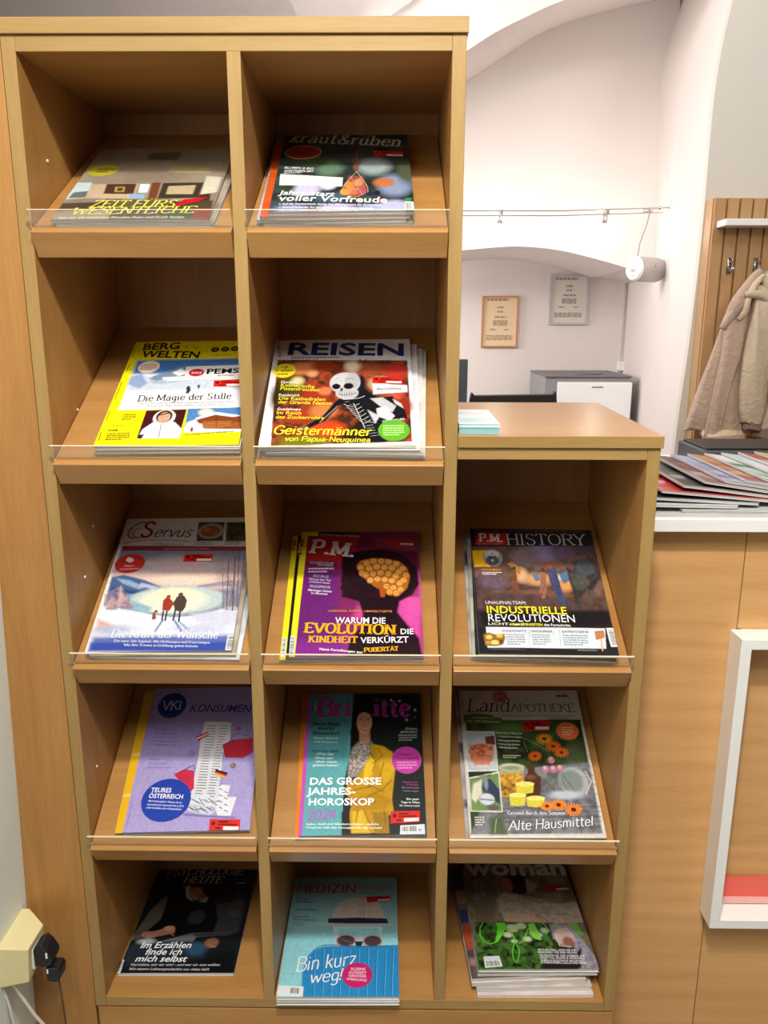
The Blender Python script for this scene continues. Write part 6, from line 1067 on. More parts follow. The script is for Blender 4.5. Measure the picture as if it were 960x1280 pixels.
  ['T',[(64.6,240.7),(160.6,241)],'Gesund durch den Sommer',6.1,'eaeaf0','r'],['T',[(62.6,267.6),(201.8,259.3)],'Alte Hausmittel',16,'eef0f6','ci'],
  ['G',[(9.7,243.2),(25.3,259.7)],4,'d0d4c4'],['P',[(35.2,243.9),(55.7,243.9),(59.3,273.5),(32.4,273.5)],'4a5c3c',6],['K',[(45.1,247.4),(40,271.8)],1,'a8b898'],],
 'psy': [
  ['bg','14181d'],['P',[(6.5,157.5),(14.6,116.2),(33.1,78.6),(53.8,78.6),(56.9,138.5),(48.2,165.5),(8.9,191.6),(-5,196.7)],'545048',3],
  ['P',[(137.4,102),(194.3,87.5),(195.4,176.1),(148.6,176.1)],'34383a',5],['P',[(-8.4,78.6),(22.4,69.6),(8.2,93.2),(-2.5,99)],'1c2a26',4],
  ['P',[(38.3,66.6),(71.6,48.4),(110.6,72.6),(135.7,93.3),(150.7,144),(147.5,170.8),(102.4,178.7),(47.1,176),(23.9,169.7),(41.6,141.2),(40.5,99.1)],'0a0c0f',2],
  ['O',[(108.2,135.8)],16.1,18.5,'2c3234',4],['P',[(66,51.5),(75.1,45.3),(90.4,93.3),(76.1,81.5)],'a8a49c',2],
  ['P',[(102.7,93.3),(119.8,76.8),(117.8,96.2)],'8a8c88',2],['O',[(93.9,66.7)],15.9,22.5,'9c6c5a',4],['O',[(127.8,54.5)],26.1,27.1,'0c0a0a',3],
  ['P',[(70.1,42.2),(103.4,39.2),(106.7,54.5),(81,52.7)],'2c1c18',3],['O',[(103.6,78.6)],8.3,9.4,'7c4c40',3],
  ['P',[(14.3,183.9),(17.1,173.4),(38.2,171.8),(62.5,160.2),(74.6,164.5),(76.4,176.1),(56.6,182.3),(31.3,189)],'a87864',1.5],
  ['O',[(63.6,164.4)],10.2,6.4,'c49068',2],['L',[(66.6,176.1),(76.2,182.8)],2,'a87050',1],
  ['P',[(47.7,199.3),(109.5,176.1),(183.2,173.5),(182.5,180.3),(119.7,186.5),(114.9,199.3)],'64686a',1.5],
  ['P',[(109.8,177.1),(183.3,174),(181,182.4),(119.5,185.4)],'3c3e40',1],['P',[(21.9,196.7),(122,196.7),(146,236.5),(9.5,255.5),(-7.9,211.8)],'1e2a36',8],
  ['O',[(126,214.4)],19,14.8,'2c4a68',10],['O',[(29.6,196.7)],15.4,7.1,'9aa4a8',6],['O',[(150.6,200.8)],13,12.1,'7c5444',4],
  ['L',[(144.8,204.4),(159.5,210.9)],2,'a87860',1.5],['P',[(146,236.5),(195,216.9),(202.4,274.2),(103,274.1)],'0c1014',8],
  ['T',[(18.8,16.5),(175.9,15.2)],'PSYCHOLOGIE',20.1,'d0d2d4','qi'],['T',[(58.7,40.4),(138.5,40.4)],'HEUTE',20.1,'d0d2d4','qi'],
  ['G',[(169.1,37.9),(193.3,42.9)],1,'b0b0b0'],['K',[(173.2,68.5),(184.1,68.5)],0.7,'7c8084'],['K',[(173.6,74.4),(184.5,74.5)],0.7,'7c8084'],
  ['K',[(174.1,80.4),(184.9,80.4)],0.7,'7c8084'],['K',[(174.5,86.3),(185.3,86.3)],0.7,'7c8084'],['K',[(172.5,92.1),(185.6,92.1)],0.7,'6c7074'],
  ['K',[(173.3,96.8),(186.4,96.8)],0.7,'6c7074'],['K',[(174.1,101.4),(187.2,101.4)],0.7,'6c7074'],['K',[(167.1,118.5),(187.3,118.5)],0.7,'7c8084'],
  ['K',[(168,123.5),(188.2,123.6)],0.7,'7c8084'],['K',[(169,128.6),(189.1,128.6)],0.7,'7c8084'],['K',[(169.9,133.6),(190,133.6)],0.7,'7c8084'],
  ['T',[(21.7,212.8),(115,212.9)],'Im Erzählen',14.7,'eef2f6','bi'],['T',[(35,228.6),(101.7,228.7)],'finde ich',14.4,'eef2f6','bi'],
  ['T',[(21.6,244.1),(113.2,245.1)],'mich selbst',14.1,'eef2f6','bi'],
  ['T',[(17.6,254.1),(176.6,254.6)],'Verstehen, wer wir sind – und wer wir sein wollen:',5.4,'d8dce0','ri'],
  ['T',[(17.5,263.4),(159.5,264.9)],'Wie unsere Lebensgeschichte uns dabei hilft',5.3,'d8dce0','ri'],
  ['V',[(-5.7,240.2),(2.5,240.2),(5.1,274.1),(-4,274.1)],'c4ccd2'],['C',[(1.6,242.2),(3.6,269.5),(-3.7,269.5),(-4.3,242.2)]],
  ['T',[(-3.2,236.4),(-4,224.2)],'11',4.3,'e0e4e8','b'],['K',[(-1.9,191.6),(-1.8,216.8)],1.4,'607080'],],
 'med': [
  ['bg','86bcc4'],['P',[(-4.3,-0.2),(205,3.2),(205.2,146.8),(-2.8,147.1)],'83b2ba',3],['P',[(-4.1,152.3),(206.7,152),(207.6,299.2),(-0.5,297.3)],'8fd0dc',4],
  ['T',[(4.6,43.1),(126.5,44.7)],'MEDIZIN',24.2,'b02048','s'],['T',[(5,43.1),(127,44.7)],'MEDIZIN',24.2,'b02048','s'],
  ['T',[(128.5,41.1),(193.3,38.7)],'POPULÄR',15.6,'a86c84','s'],
  ['T',[(2.4,14.7),(175.3,16.9)],'Das österreichische Gesundheitsmagazin mit den besten Tipps der Ärzte und Fachleute',4.3,'50808a','s'],
  ['G',[(129,43.5),(175.4,48.2)],1,'5c8c96'],['T',[(7.5,62.5),(33,63.6)],'Besser ohne',5.2,'20444e','b'],
  ['T',[(8.4,70.6),(43.1,71.7)],'Nebenwirkungen',5.2,'20444e','b'],['T',[(8.7,92.1),(51.9,94.3)],'Endlich Abnehmen',5.6,'20444e','b'],
  ['T',[(7.9,110.9),(38.6,111.9)],'Neustart für',5,'20444e','b'],['T',[(8.7,117.9),(52,120.6)],'Heuschnupfenzeit',4.9,'20444e','b'],
  ['G',[(8.1,123.3),(32.7,133.4)],2,'5c8c96'],['P',[(85.7,135.5),(178,135.3),(178.1,182.5),(90.5,182.6)],'a4d0d6',1.5],
  ['P',[(94.5,139.1),(171.8,139),(172,180),(98,180.1)],'8cc4cc',1.5],['O',[(129.3,128)],70,6.9,'a9b2ac',1],
  ['P',[(81.5,117.8),(84.9,88.6),(96.1,71.6),(115.9,58.8),(138.4,54.7),(159.1,59.9),(173.9,77.2),(180.4,98.5),(184.3,117.7)],'c2b8a8',1.2],
  ['N',[(81.5,117.8),(96.1,71.6),(138.4,54.7),(173.9,77.2),(184.3,117.7)],'ccc4b4','aaa090',3,0.6,4],['L',[(133.5,56.5),(136.7,112.3)],0.8,'a04c50',0.5],
  ['L',[(139.3,56.5),(143.1,112.3)],0.8,'a04c50',0.5],['L',[(150.8,58.8),(159.7,112.3)],0.5,'8a7c80',0.5],['L',[(110,64.6),(106.1,112.4)],0.5,'a89c90',0.5],
  ['P',[(75.7,114),(128,111.8),(186.7,113.9),(189.8,126.8),(128.5,126.9),(75.3,125.9)],'272445',0.8],['E',[(111.5,169.5)],19.2,15.5,'b09c9c'],
  ['E',[(160.5,170.5)],18.7,15.5,'b09c9c'],['E',[(111.5,169.5)],16.1,12.6,'4c3c46'],['E',[(160.5,170.5)],15.7,12.5,'4c3c46'],
  ['K',[(90.2,157.3),(96.2,182.6)],1.2,'c8b4b0'],['K',[(178.1,157.2),(177.3,180)],1.2,'c8b4b0'],
  ['V',[(128.9,163.4),(143.5,163.4),(142.1,169.5),(131.4,169.5)],'c8b8b4'],['P',[(128.1,171.5),(143.3,171.5),(139.8,182.5),(130.3,182.5)],'1c2c3c',1],
  ['L',[(99,163.5),(122.5,175.6)],1.2,'7c6c78',1],
  ['P',[(42.2,300.6),(38.7,244.5),(42.1,211.9),(53.5,192.5),(73.5,183.6),(210,182.4),(208.3,300.4)],'2c88c6',1.2],
  ['K',[(57,189.6),(77.1,180.6),(130.4,183.5),(208.5,181.4)],1.6,'1c4a7c'],['K',[(57.4,190),(63.6,298.1)],1.1,'62aede'],
  ['K',[(73.3,190),(78.3,298)],1.1,'62aede'],['K',[(89.1,190),(92.9,298)],1.1,'62aede'],['K',[(104.9,190),(107.6,298)],1.1,'62aede'],
  ['K',[(120.8,190),(122.3,298)],1.1,'62aede'],['K',[(137.4,189.9),(137.7,298)],1.1,'62aede'],['K',[(154,189.9),(153.1,298)],1.1,'62aede'],
  ['K',[(169.8,189.9),(167.8,297.9)],1.1,'62aede'],['K',[(185.7,189.9),(182.5,297.9)],1.1,'62aede'],['K',[(199.2,189.9),(195.1,297.9)],1.1,'62aede'],
  ['K',[(55.2,190),(61.5,298.1)],0.9,'1f6ea8'],['K',[(71,190),(76.2,298)],0.9,'1f6ea8'],['K',[(86.8,190),(90.8,298)],0.9,'1f6ea8'],
  ['K',[(102.7,190),(105.5,298)],0.9,'1f6ea8'],['K',[(118.5,190),(120.2,298)],0.9,'1f6ea8'],['K',[(135.1,189.9),(135.6,298)],0.9,'1f6ea8'],
  ['K',[(151.7,189.9),(151,298)],0.9,'1f6ea8'],['K',[(167.6,189.9),(165.7,297.9)],0.9,'1f6ea8'],['K',[(183.4,189.9),(180.4,297.9)],0.9,'1f6ea8'],
  ['K',[(197,189.9),(193,297.9)],0.9,'1f6ea8'],['T',[(26.8,241.8),(132.6,226.9)],'Bin kurz',31.3,'f2f6f8','ci'],
  ['T',[(53.1,267),(104.2,260.7)],'weg',26.4,'f2f6f8','ci'],['K',[(109.4,234.3),(106,252.6)],2.2,'f2f6f8'],['E',[(104.8,258)],1.4,1.8,'f2f6f8'],
  ['E',[(134.7,249)],26.1,27.5,'c6266f'],['T',[(123.1,238.5),(149,238.9)],'KLEINE',5.6,'f0d8e4','b'],
  ['T',[(119.4,245.8),(150.6,247.1)],'AUSZEIT',5.5,'f0d8e4','b'],['T',[(119.3,253),(150.4,254.4)],'GROSSE',5.4,'f0d8e4','b'],
  ['T',[(116.4,260.2),(151.7,263.3)],'WIRKUNG',5.3,'f0d8e4','b'],['V',[(-0.5,270.5),(43.7,274),(44.4,295.5),(-0.5,292.2)],'dce4e8'],
  ['C',[(5.4,274.9),(38.4,277.5),(38.8,288.7),(5.4,286.2)]],['S',[(146.6,55.3),(194,52.9),(193.9,65.7),(148.6,71.5)]],],
 'wom': [
  ['bg','7c6e5a'],['N',[(-4.2,-7.8),(295.9,-7.8),(215.8,285.2),(-32.2,285.1)],'94846c','4e4436',14,0.7,3],
  ['P',[(8.1,45),(60.2,45),(43,169.1),(7,169.1)],'6c6250',8],['N',[(13.9,51.4),(37.7,51.4),(34.2,112.5),(11.3,112.5)],'8a98ac','5a5648',6,0.7,3],
  ['P',[(204.8,38.6),(217.9,38.6),(220.3,211.7),(197,211.7),(179.8,112.5)],'6c5c4c',8],
  ['P',[(70.6,91.6),(99.1,97.6),(128.8,118.3),(177.5,123),(217.3,112.5),(227.5,169.2),(182.7,171.9),(143.3,169.2),(113.2,180),(63.2,168),(55.9,141.3),(55,112.5)],'a89a8a',3],
  ['N',[(57.9,91.6),(99.1,97.6),(177.5,123),(217.3,112.5),(227.5,169.2),(142.2,174.6),(63.2,168)],'b8aa9a','8a7a6c',6,0.6,6],
  ['L',[(106.5,103.6),(136.5,121.3)],2,'6c5e54',2],['L',[(94.2,127),(139.7,147),(187.2,152.6)],2,'8c7e70',2],
  ['P',[(66.4,147),(115.2,147),(141.3,159.3),(135.2,169.2),(103.2,169.1),(59.5,166.4)],'b89c88',2],['L',[(122.3,152.6),(141.8,166.4)],3,'8a5c4c',1.5],
  ['L',[(120.7,157),(133.2,169.2)],2,'a06c58',1],['O',[(101.7,69)],24.8,28,'1c1512',3],
  ['P',[(72.7,48.2),(108.4,41.8),(121.9,64),(113.3,88.6),(91.2,94.6)],'201815',4],['O',[(78.9,70.2)],13.2,23.2,'9c6450',2],
  ['O',[(77.9,65.2)],8.6,12.4,'aa7460',3],['P',[(119.8,51.4),(142.1,70.2),(130.2,88.6),(116.4,94.6)],'a89888',3],
  ['L',[(72.1,67.1),(76.4,67.1)],0.8,'402820',0.5],['L',[(81.4,67.7),(85.6,68.3)],0.8,'402820',0.5],['L',[(74.1,82.5),(80.4,82.5)],1,'803c3c',0.5],
  ['P',[(6.8,170.2),(150.7,171.9),(191.7,201.3),(187.4,280.5),(-0.3,281.4)],'26361c',5],
  ['N',[(6.8,170.2),(126.7,171.9),(140.2,221.9),(113.1,280.5),(-0.3,281.4)],'4c7a34','10180c',8,0.85,7],['O',[(72.5,185.3)],11.9,9.6,'b8c8a0',4],
  ['O',[(89.3,180)],9.6,7.7,'b8c8a0',4],['O',[(62.1,201.2)],7.9,6.3,'b8c8a0',4],['O',[(117.1,201.2)],7.1,5.7,'b8c8a0',4],
  ['O',[(95.6,211.6)],7.8,6.2,'b8c8a0',4],['O',[(131,190.7)],7.9,6.3,'b8c8a0',4],['O',[(71.4,216.7)],5.4,4.3,'b8c8a0',4],
  ['P',[(142.2,174.6),(180.9,180),(195.7,216.8),(212.2,271.1),(214.2,280.5),(172.3,281.4),(178.9,221.9),(142.4,211.6)],'8c8698',4],
  ['N',[(178.4,190.7),(213.4,280.5),(172.3,281.4),(175.1,221.9)],'a8a4b4','5c5668',5,0.6,3],['O',[(163,206.5)],18,20.5,'c0a49c',4],
  ['O',[(167.9,219.3)],10.1,13.2,'8a5c50',4],['L',[(148.5,201.2),(150.7,227),(169.5,229.5)],1.6,'d8d0d0',1.2],
  ['L',[(152.7,190.7),(171.7,185.4),(179.9,201.3)],1.4,'cfc8c8',1.2],
  ['L',[(20.6,171.8),(13.8,185.3),(11.9,201.2),(16.3,216.7),(27,223.4),(40.2,217.8),(51.2,201.2),(56.7,180),(53.9,171.9)],2.2,'58c02c',0.5],
  ['P',[(43.5,171.9),(60.7,171.9),(63,182.7),(52.3,201.2),(42.1,217.8),(36,219.8),(42.5,201.2),(45.1,182.7)],'62c834',1],
  ['K',[(73.3,216.7),(65.1,237),(63.4,256.6),(67.3,265.3),(72.9,254.2),(76.6,237),(73.7,221.9)],1.8,'58c02c'],
  ['K',[(55.1,182.7),(69.3,193.3),(72.5,221.9)],2.2,'6cc83c'],
  ['P',[(104.2,174.6),(114.7,171.9),(121,201.2),(120.4,214.2),(109.3,211.6),(101.9,198.6)],'7cc850',2],
  ['K',[(128.7,171.9),(136.5,182.7),(132,201.2)],2,'6cc83c'],['K',[(78.3,221.9),(89.3,214.2),(99.3,190.7),(107.2,180)],1.8,'84c85c'],
  ['P',[(182.1,174.6),(192.8,171.9),(199.5,201.3),(187.7,201.3)],'5ca840',3],['K',[(149,180),(154.1,174.6),(159.8,185.4)],1.8,'84c060'],
  ['P',[(137.1,237),(187.5,234.5),(176.7,278.6),(106,278.6)],'241c20',5],['T',[(5.5,41.2),(206.8,41.2)],'woman',47.9,'dedee4','B'],
  ['T',[(109.9,239),(182.2,240.5)],'FUTURE DEAL: UND DIE WELT',4.6,'e4e4ea','b'],
  ['T',[(108.8,244.4),(177.8,245.9)],'BEGRÜNEN: WIR SIND HELDEN',4.5,'e4e4ea','b'],
  ['T',[(110.1,251.8),(188.6,253.3)],'SO SCHÖN IST DER SOMMER: DIE',4.5,'e4e4ea','b'],
  ['T',[(109.1,257.1),(188.4,258.6)],'LIFESTYLE, MODE & REISEZIELE',4.4,'e4e4ea','b'],
  ['T',[(109.8,262.9),(183.9,264.4)],'KAMPALA ROADSHOW: NACHHALT',4.4,'e4e4ea','b'],
  ['T',[(108.9,267.7),(188.4,269.2)],'IN INDUSTRIEN, LUXUS UND MEHR',4.4,'e4e4ea','b'],['V',[(11.9,251.7),(39.4,250.8),(41.3,273.8),(11.8,276.7)],'cdd2d6'],
  ['C',[(14.5,261.4),(38.6,261.4),(39.3,272),(14.4,273.8)]],['S',[(155.5,71.5),(184.3,69),(203.9,83.8),(154.4,89.8)]],],
}
# ================================================================ MAGAZINES IN THE RACK
chars = set()
for ops in COVER_ART.values():
    for op in ops:
        if op[0] == 'T': chars |= set(op[2].replace(' ', ''))
load_sans(chars)
def shelf_matrix(k):
    if k < 4: return Matrix.Translation((0, YF, Z0 + ZB - k * PITCH)) @ Matrix.Rotation(AL, 4, 'X')
    return Matrix.Translation((0, 0, FLZ))
def simple_art(w, h, base, cols, seed):
    """cover of a magazine lower in a stack, of which only the margins show"""
    rng = random.Random(seed); W, H = w * 1000, h * 1000
    ops = [('bg', base), ('N', [(0, 0), (W, 0), (W, H), (0, H)], cols[0], cols[-1], 30, .5, seed)]
    for i in range(3):
        y = H * (i + rng.uniform(.1, .7)) / 3; ops.append(('P', [(0, y), (W, y - 4), (W, y + rng.uniform(12, 50)), (0, y + rng.uniform(10, 45))], rng.choice(cols), 3))
    return ops
# top magazine: row, height of its top, x, s, width, length, turn, thickness; then what lies under it, topmost first:
# (dx, ds, turn, thickness, base colour, other colours, label)
TOPS = {
'zeit': ((0, .010, .045, .014, .212, .272, 1.0, .005), 'interiors magazine with a fireplace cover and yellow serif title, top left compartment', (.0006, 0, 0), 'b8b2a4',
   [(.006, -.001, -1.5, .005, '9a9080', ['7c7468', 'b8b0a0'], 'magazine lying directly under the interiors magazine with the fireplace cover')]),
'kraut': ((0, .020, .337, .016, .194, .296, 1.6, .006), 'garden magazine with onions in a net on a dark blurred cover, in the top row', (.0008, .0, 0), 'b0b0b0',
   [(-.012, -.001, .2, .005, 'c2521e', ['c85a24', 'b84818'], 'magazine with an orange left margin, second in the stack under the garden magazine'),
    (-.017, .001, -.4, .005, '9aa8c4', ['b8c0d0', '8090b0'], 'magazine with a pale blue left edge, third in the stack under the garden magazine'),
    (-.008, -.001, .1, .004, 'b8b8b0', ['c8c4b8', '90908c'], 'lowest magazine of the stack under the garden magazine')]),
'berg': ((1, .020, .078, .017, .206, .280, 1.2, .006), 'yellow mountain magazine with a snow scene and a hooded portrait, on top of its stack', (.0008, 0, .0006), 'd8c820',
   [(.0015, -.001, -.3, .006, 'c8c4b0', ['d8d4c0', 'b0ac9c'], 'magazine directly under the yellow mountain magazine, with curled pages'),
    (-.002, .001, .6, .005, 'a8a8a4', ['c0c0b8', '88888a'], 'lowest magazine under the yellow mountain magazine')]),
'reisen': ((1, .022, .313, .014, .223, .285, 1.2, .006), 'travel magazine with a person painted as a skeleton and a large blue title', (.0006, .0, .0), 'd8d8dc',
   [(.006, .001, -1.2, .004, 'd8d8dc', ['c8ccd4', 'e0e0e0'], 'white edged magazine, second in the stack under the skeleton cover'),
    (.010, -.001, -2.2, .004, 'd0d0cc', ['c0b8b0', 'e0e0e0'], 'white edged magazine, third in the stack under the skeleton cover'),
    (.013, .003, -3.0, .004, 'c8ccc8', ['d8dcd8', 'b0b4b0'], 'pale magazine, fourth in the stack under the skeleton cover'),
    (.003, -.001, 0, .004, 'c8c8c8', ['e0e0e0', '707478'], 'lowest magazine in the stack under the skeleton cover')]),
'servus': ((2, .018, .038, .018, .222, .292, 1.4, .006), 'country life magazine with a couple and a dog before a snowy lake, on top'    , (.0008, .0, .0), 'd8d8de',
   [(.006, -.002, -.5, .006, 'a09484', ['8c8070', 'b8b4a8'], 'magazine sticking out right, second under the couple by the snowy lake'),
    (.012, -.001, -2, .006, 'c8ccd0', ['d8d8dc', '9098a0'], 'lowest magazine under the couple by the snowy lake')]),
'pm': ((2, .014, .347, .015, .204, .268, .6, .005), 'magenta science magazine with a golden brain in a dark head, yellow spine strip', (.0005, .0, .0), 'd8cc20',
   [(-.014, -.002, .4, .005, '18201e', ['18201e', '20382c'], 'science magazine with a yellow spine strip and dark cover, under the golden brain cover'),
    (.0, -.001, .0, .004, 'b8a8b0', ['c8b8c0', '908890'], 'lowest magazine under the golden brain cover')]),
'hist': ((2, .022, .634, .018, .209, .268, -1.0, .006), 'history magazine with a painting of a foundry and a yellow headline, on top', (.0005, .0, .0), '9a9ca0',
   [(-.005, -.001, -1.2, .004, '16181c', ['16181c', '282c30'], 'black covered magazine, second under the foundry painting'),
    (-.010, .001, -.8, .005, '8c8c84', ['54685c', 'b8b4a0'], 'magazine with a mottled left margin, third under the foundry painting'),
    (-.0125, .002, .1, .006, '9c9890', ['302c30', 'b0acb0'], 'lowest magazine under the foundry painting')]),
'kons': ((3, .012, .069, .024, .205, .274, 1.7, .005), 'lilac consumer magazine with a tower of till receipts and a round blue headline', (.0004, 0, 0), 'a8a0cc',
   [(-.014, .001, 1.0, .004, 'dcb01c', ['e0b820', 'd4a414'], 'yellow consumer magazine sticking out left under the lilac one'),
    (.0, -.001, .5, .003, 'b8b4c4', ['c8c4d0', 'a0a0ac'], 'lowest magazine under the lilac consumer magazine')]),
'brig': ((3, .014, .354, .020, .207, .267, 1.3, .006), 'fashion magazine with a smiling woman in a yellow coat and pink title', (.0005, 0, 0), 'b060b8',
   [(-.006, -.002, 1.0, .005, 'dc7c28', ['e08830', 'd87020'], 'magazine with an orange spine under the woman in the yellow coat'),
    (.0, -.001, .2, .003, 'b0b0b4', ['c8c4c8', '909094'], 'lowest magazine under the woman in the yellow coat')]),
'land': ((3, .010, .630, .021, .219, .279, .5, .005), 'herbal remedies magazine with marigolds and yellow candles on the cover', (.0004, 0, 0), 'd8d8d8',
   [(-.0065, .001, .2, .005, 'a8a0a0', ['4c4448', 'c0bcc0'], 'magazine with a patchy margin sticking out left under the marigold cover')]),
'psy': ((4, .007, .024, .043, .204, .270, .8, .007), 'dark psychology magazine with a person writing at a table, bottom left compartment', (.0004, 0, 0), 'c0c8cc', []),
'med': ((4, .014, .311, -.011, .207, .295, .7, .007), 'turquoise health magazine with a hat, sunglasses and a blue suitcase on the cover', (.0006, 0, 0), 'c8d4d8',
   [(.0005, -.004, .1, .007, 'c8c8cc', ['d8d8dc', '9a9c9c'], 'magazine under the turquoise suitcase cover, its white page edges jutting out')]),
'wom': ((4, .040, .654, .025, .207, .280, .8, .007), 'magazine with a woman lying in the grass and green brush lettering, bottom right compartment', (.0006, .0, .0), 'a8a0a0',
   [(-.002, -.002, .5, .006, '70705c', ['8a8470', '3c4438'], 'magazine directly under the woman lying in the grass'),
    (-.011, -.006, 3.0, .006, '4a4448', ['2c3c5c', '9c7c6c'], 'magazine with dark blue upper margin, third of the bottom right stack'),
    (-.012, -.010, 2.5, .007, 'd8d0c4', ['e0d8cc', 'c09078'], 'cream page edged magazine, fourth of the bottom right stack'),
    (-.004, -.013, 1.0, .007, 'c8c4bc', ['d8d4d0', '988c84'], 'pale magazine fifth from the top of the bottom right stack'),
    (-.003, -.020, .2, .006, 'd8c8c8', ['e0d4d4', 'b89898'], 'lowest and foremost magazine of the bottom right stack')]),
}
for mi, (nm, (pl, label, curl, edge, under)) in enumerate(TOPS.items()):
    k, htop, x, s, w, h, rot, t = pl; base = shelf_matrix(k); grp = 'magazines lying in the rack'
    z = htop - t
    def place(x, s, rot, z): return base @ Matrix.Translation((x, s, z)) @ Matrix.Rotation(R(rot), 4, 'Z')
    magazine(place(x, s, rot, z + .0002), w, h, t, COVER_ART[nm], label, grp, curl, 1.25, edge)
    tot = sum(u[3] for u in under) or 1; sc = z / tot
    for i, (dx, ds, dr, tt, bc, cs, lb) in enumerate(under):
        tt2 = tt * sc; z -= tt2; xx = x + dx; ww = w if nm not in ('kraut',) else .200; hh = h - .003 if nm != 'kraut' else .285
        if nm == 'wom' and i > 1: ww = .198
        ops = simple_art(ww, hh, bc, cs, mi * 9 + i + 2)
        H_, W2 = hh * 1000, ww * 1000
        if nm == 'kons' and i == 0: ops = [('bg', 'dcae1e'), ('V', oval((38, 30), 14, 14), '1b3688'), ('T', [(27, 35), (48, 35)], 'VKI', 9, 'cfd2e4', 'q'), ('P', [(0, 130), (40, 130), (40, 133), (0, 133)], 'f0d878', 1), ('P', [(0, 172), (40, 172), (40, 174), (0, 174)], 'f0e0a0', 1), ('P', [(0, 205), (40, 205), (40, 207), (0, 207)], 'e8c860', 1)]
        if nm == 'pm' and i == 0: ops = [('bg', '161c1c'), ('V', [(0, 0), (9, 0), (9, H_), (0, H_)], 'e4d61e'), ('V', [(9, 12), (60, 12), (60, 46), (9, 46)], '9e1e22'), ('T', [(13, 40), (60, 40)], 'P.M.', 20, 'dcd4d4', 'R'), ('T', [(6, 34), (6, 8)], 'P.M.', 5, '8a3018', 'R'), ('C', [(7, H_ - 40), (7, H_ - 8), (2, H_ - 8), (2, H_ - 40)])]
        if nm == 'wom' and i == 1: ops += [('P', [(0, 0), (W2, 0), (W2, 60), (0, 60)], '2c4468', 8), ('P', [(0, 150), (20, 150), (20, 210), (0, 215)], 'a8482c', 6)]
        if nm == 'wom' and i == 2: ops += [('P', [(0, 170), (40, 165), (40, 200), (0, 205)], 'dfe0e4', 2), ('P', [(0, 215), (30, 215), (30, 262), (0, 262)], '20242c', 2)]
        magazine(place(xx, s + ds, rot + dr, z + .0002), ww, hh, tt2, ops, lb, grp, (.0003, 0, 0), 5, bc)

# ================================================================ ON THE LOW COUNTER
def cover_box(name, x0, x1, y0, y1, z0, z1, rot, edgehex, ops, label, cat, group=None):
    M = Matrix.Translation((x0, y0, z0)) @ Matrix.Rotation(R(rot), 4, 'Z'); w, h, t = x1 - x0, y1 - y0, z1 - z0
    root = bpy.data.objects.new(name, None); col.objects.link(root); root.matrix_world = M; tag(root, label, cat, group)
    me = cover_mesh('cover', ops, w, h, t, (0, 0, 0), 2.5, edgehex); o = bpy.data.objects.new('cover', me); col.objects.link(o); o.parent = root
    MB().box(.0004, w - .0004, .0006, h - .0004, .0004, t - .0002).build('pages', plain('edge_' + name, edgehex, .6, vary=.1, scale=200), root)
    MB().box(0, w, 0, h, 0, .0004).build('back_cover', BACK, root)
zc = LOWZ + .0002
cover_box('booklet_pad', .597, .6545, .012, .20, zc, zc + .009, -1, '7fb6bd', [('bg', '8cc0c8')], 'light blue edged booklet pad lying on the low counter against the tall part', 'booklet')
cover_box('brochure', .597, .656, .014, .205, zc + .0092, zc + .0145, -1.2, 'b8d4d8', [('bg', 'dfe2e4'), ('P', [(0, 20), (60, 50), (60, 90), (0, 80)], 'c8d4dc', 8), ('L', [(4, 60), (20, 40), (34, 60), (50, 45)], 1.2, 'a07890', 1), ('L', [(10, 100), (24, 80), (44, 96)], 1, '8898b0', 1), ('P', [(0, 110), (60, 120), (60, 180), (0, 180)], 'a8c8d4', 10)], 'pale brochure with a faint swirl, on top of the blue edged booklet pad', 'brochure')

# ================================================================ RECEPTION COUNTER (right)
rc = thing('reception_counter', 'reception counter with a white top over a wide-grained oak front', 'counter', (1.7, .6, 0))
CT = Z0 - .331
keep(MB().box(.888, 3.2, .187, .862, CT - .022, CT).build('counter_top', WHITE, None, .001), rc)
keep(MB().box(.888, 1.1185, .222, .240, .0, CT - .0223).build('front_panel', WC), rc)
keep(MB().box(1.1205, 1.80, .222, .240, Z0 - .541 + .001, CT - .0223).build('front_panel', WC), rc)
keep(MB().box(1.1205, 1.80, .222, .240, .0, Z0 - 1.129).build('front_panel', WC), rc)
keep(MB().box(1.802, 3.2, .222, .240, .0, CT - .0223).build('front_panel', WC), rc)
keep(MB().box(1.1, 1.82, .2402, .256, Z0 - 1.25, Z0 - .45).build('niche_back', WC), rc)
keep(MB().box(.92, 3.2, .80, .82, .0, CT - .0223).build('rear_panel', WC), rc)
lt = thing('leaflet_frame', 'white box frame set in the oak counter front, holding pink paper', 'frame', (1.45, .2, Z0 - 1.128))
fx0, fx1, fz0, fz1, fy0, fy1, ft = 1.108, 1.76, Z0 - 1.128, Z0 - .541, .172, .2215, .019
keep(MB().box(fx0, fx0 + ft, fy0, fy1, fz0, fz1).build('side_board', WHITE, None, .0012), lt)
keep(MB().box(fx1 - ft, fx1, fy0, fy1, fz0, fz1).build('side_board', WHITE, None, .0012), lt)
keep(MB().box(fx0 + ft, fx1 - ft, fy0, fy1 + .018, fz1 - ft, fz1).build('top_board', WHITE, None, .0012), lt)
keep(MB().box(fx0 + ft, fx1 - ft, fy0, fy1 + .018, fz0, fz0 + ft).build('bottom_board', WHITE, None, .0012), lt)
pk = thing('paper_stack', 'stack of salmon pink paper standing in the white frame', 'paper', (1.2, .2, fz0 + ft))
Mk = Matrix.Translation((1.1285, .226, fz0 + ft + .0002)) @ Matrix.Rotation(R(-14), 4, 'X')
keep(MB().box(0, .30, -.008, -.001, 0, .048, Mk).build('sheets', plain('salmon_paper', 'e8685c', .6, vary=.04), None), pk)
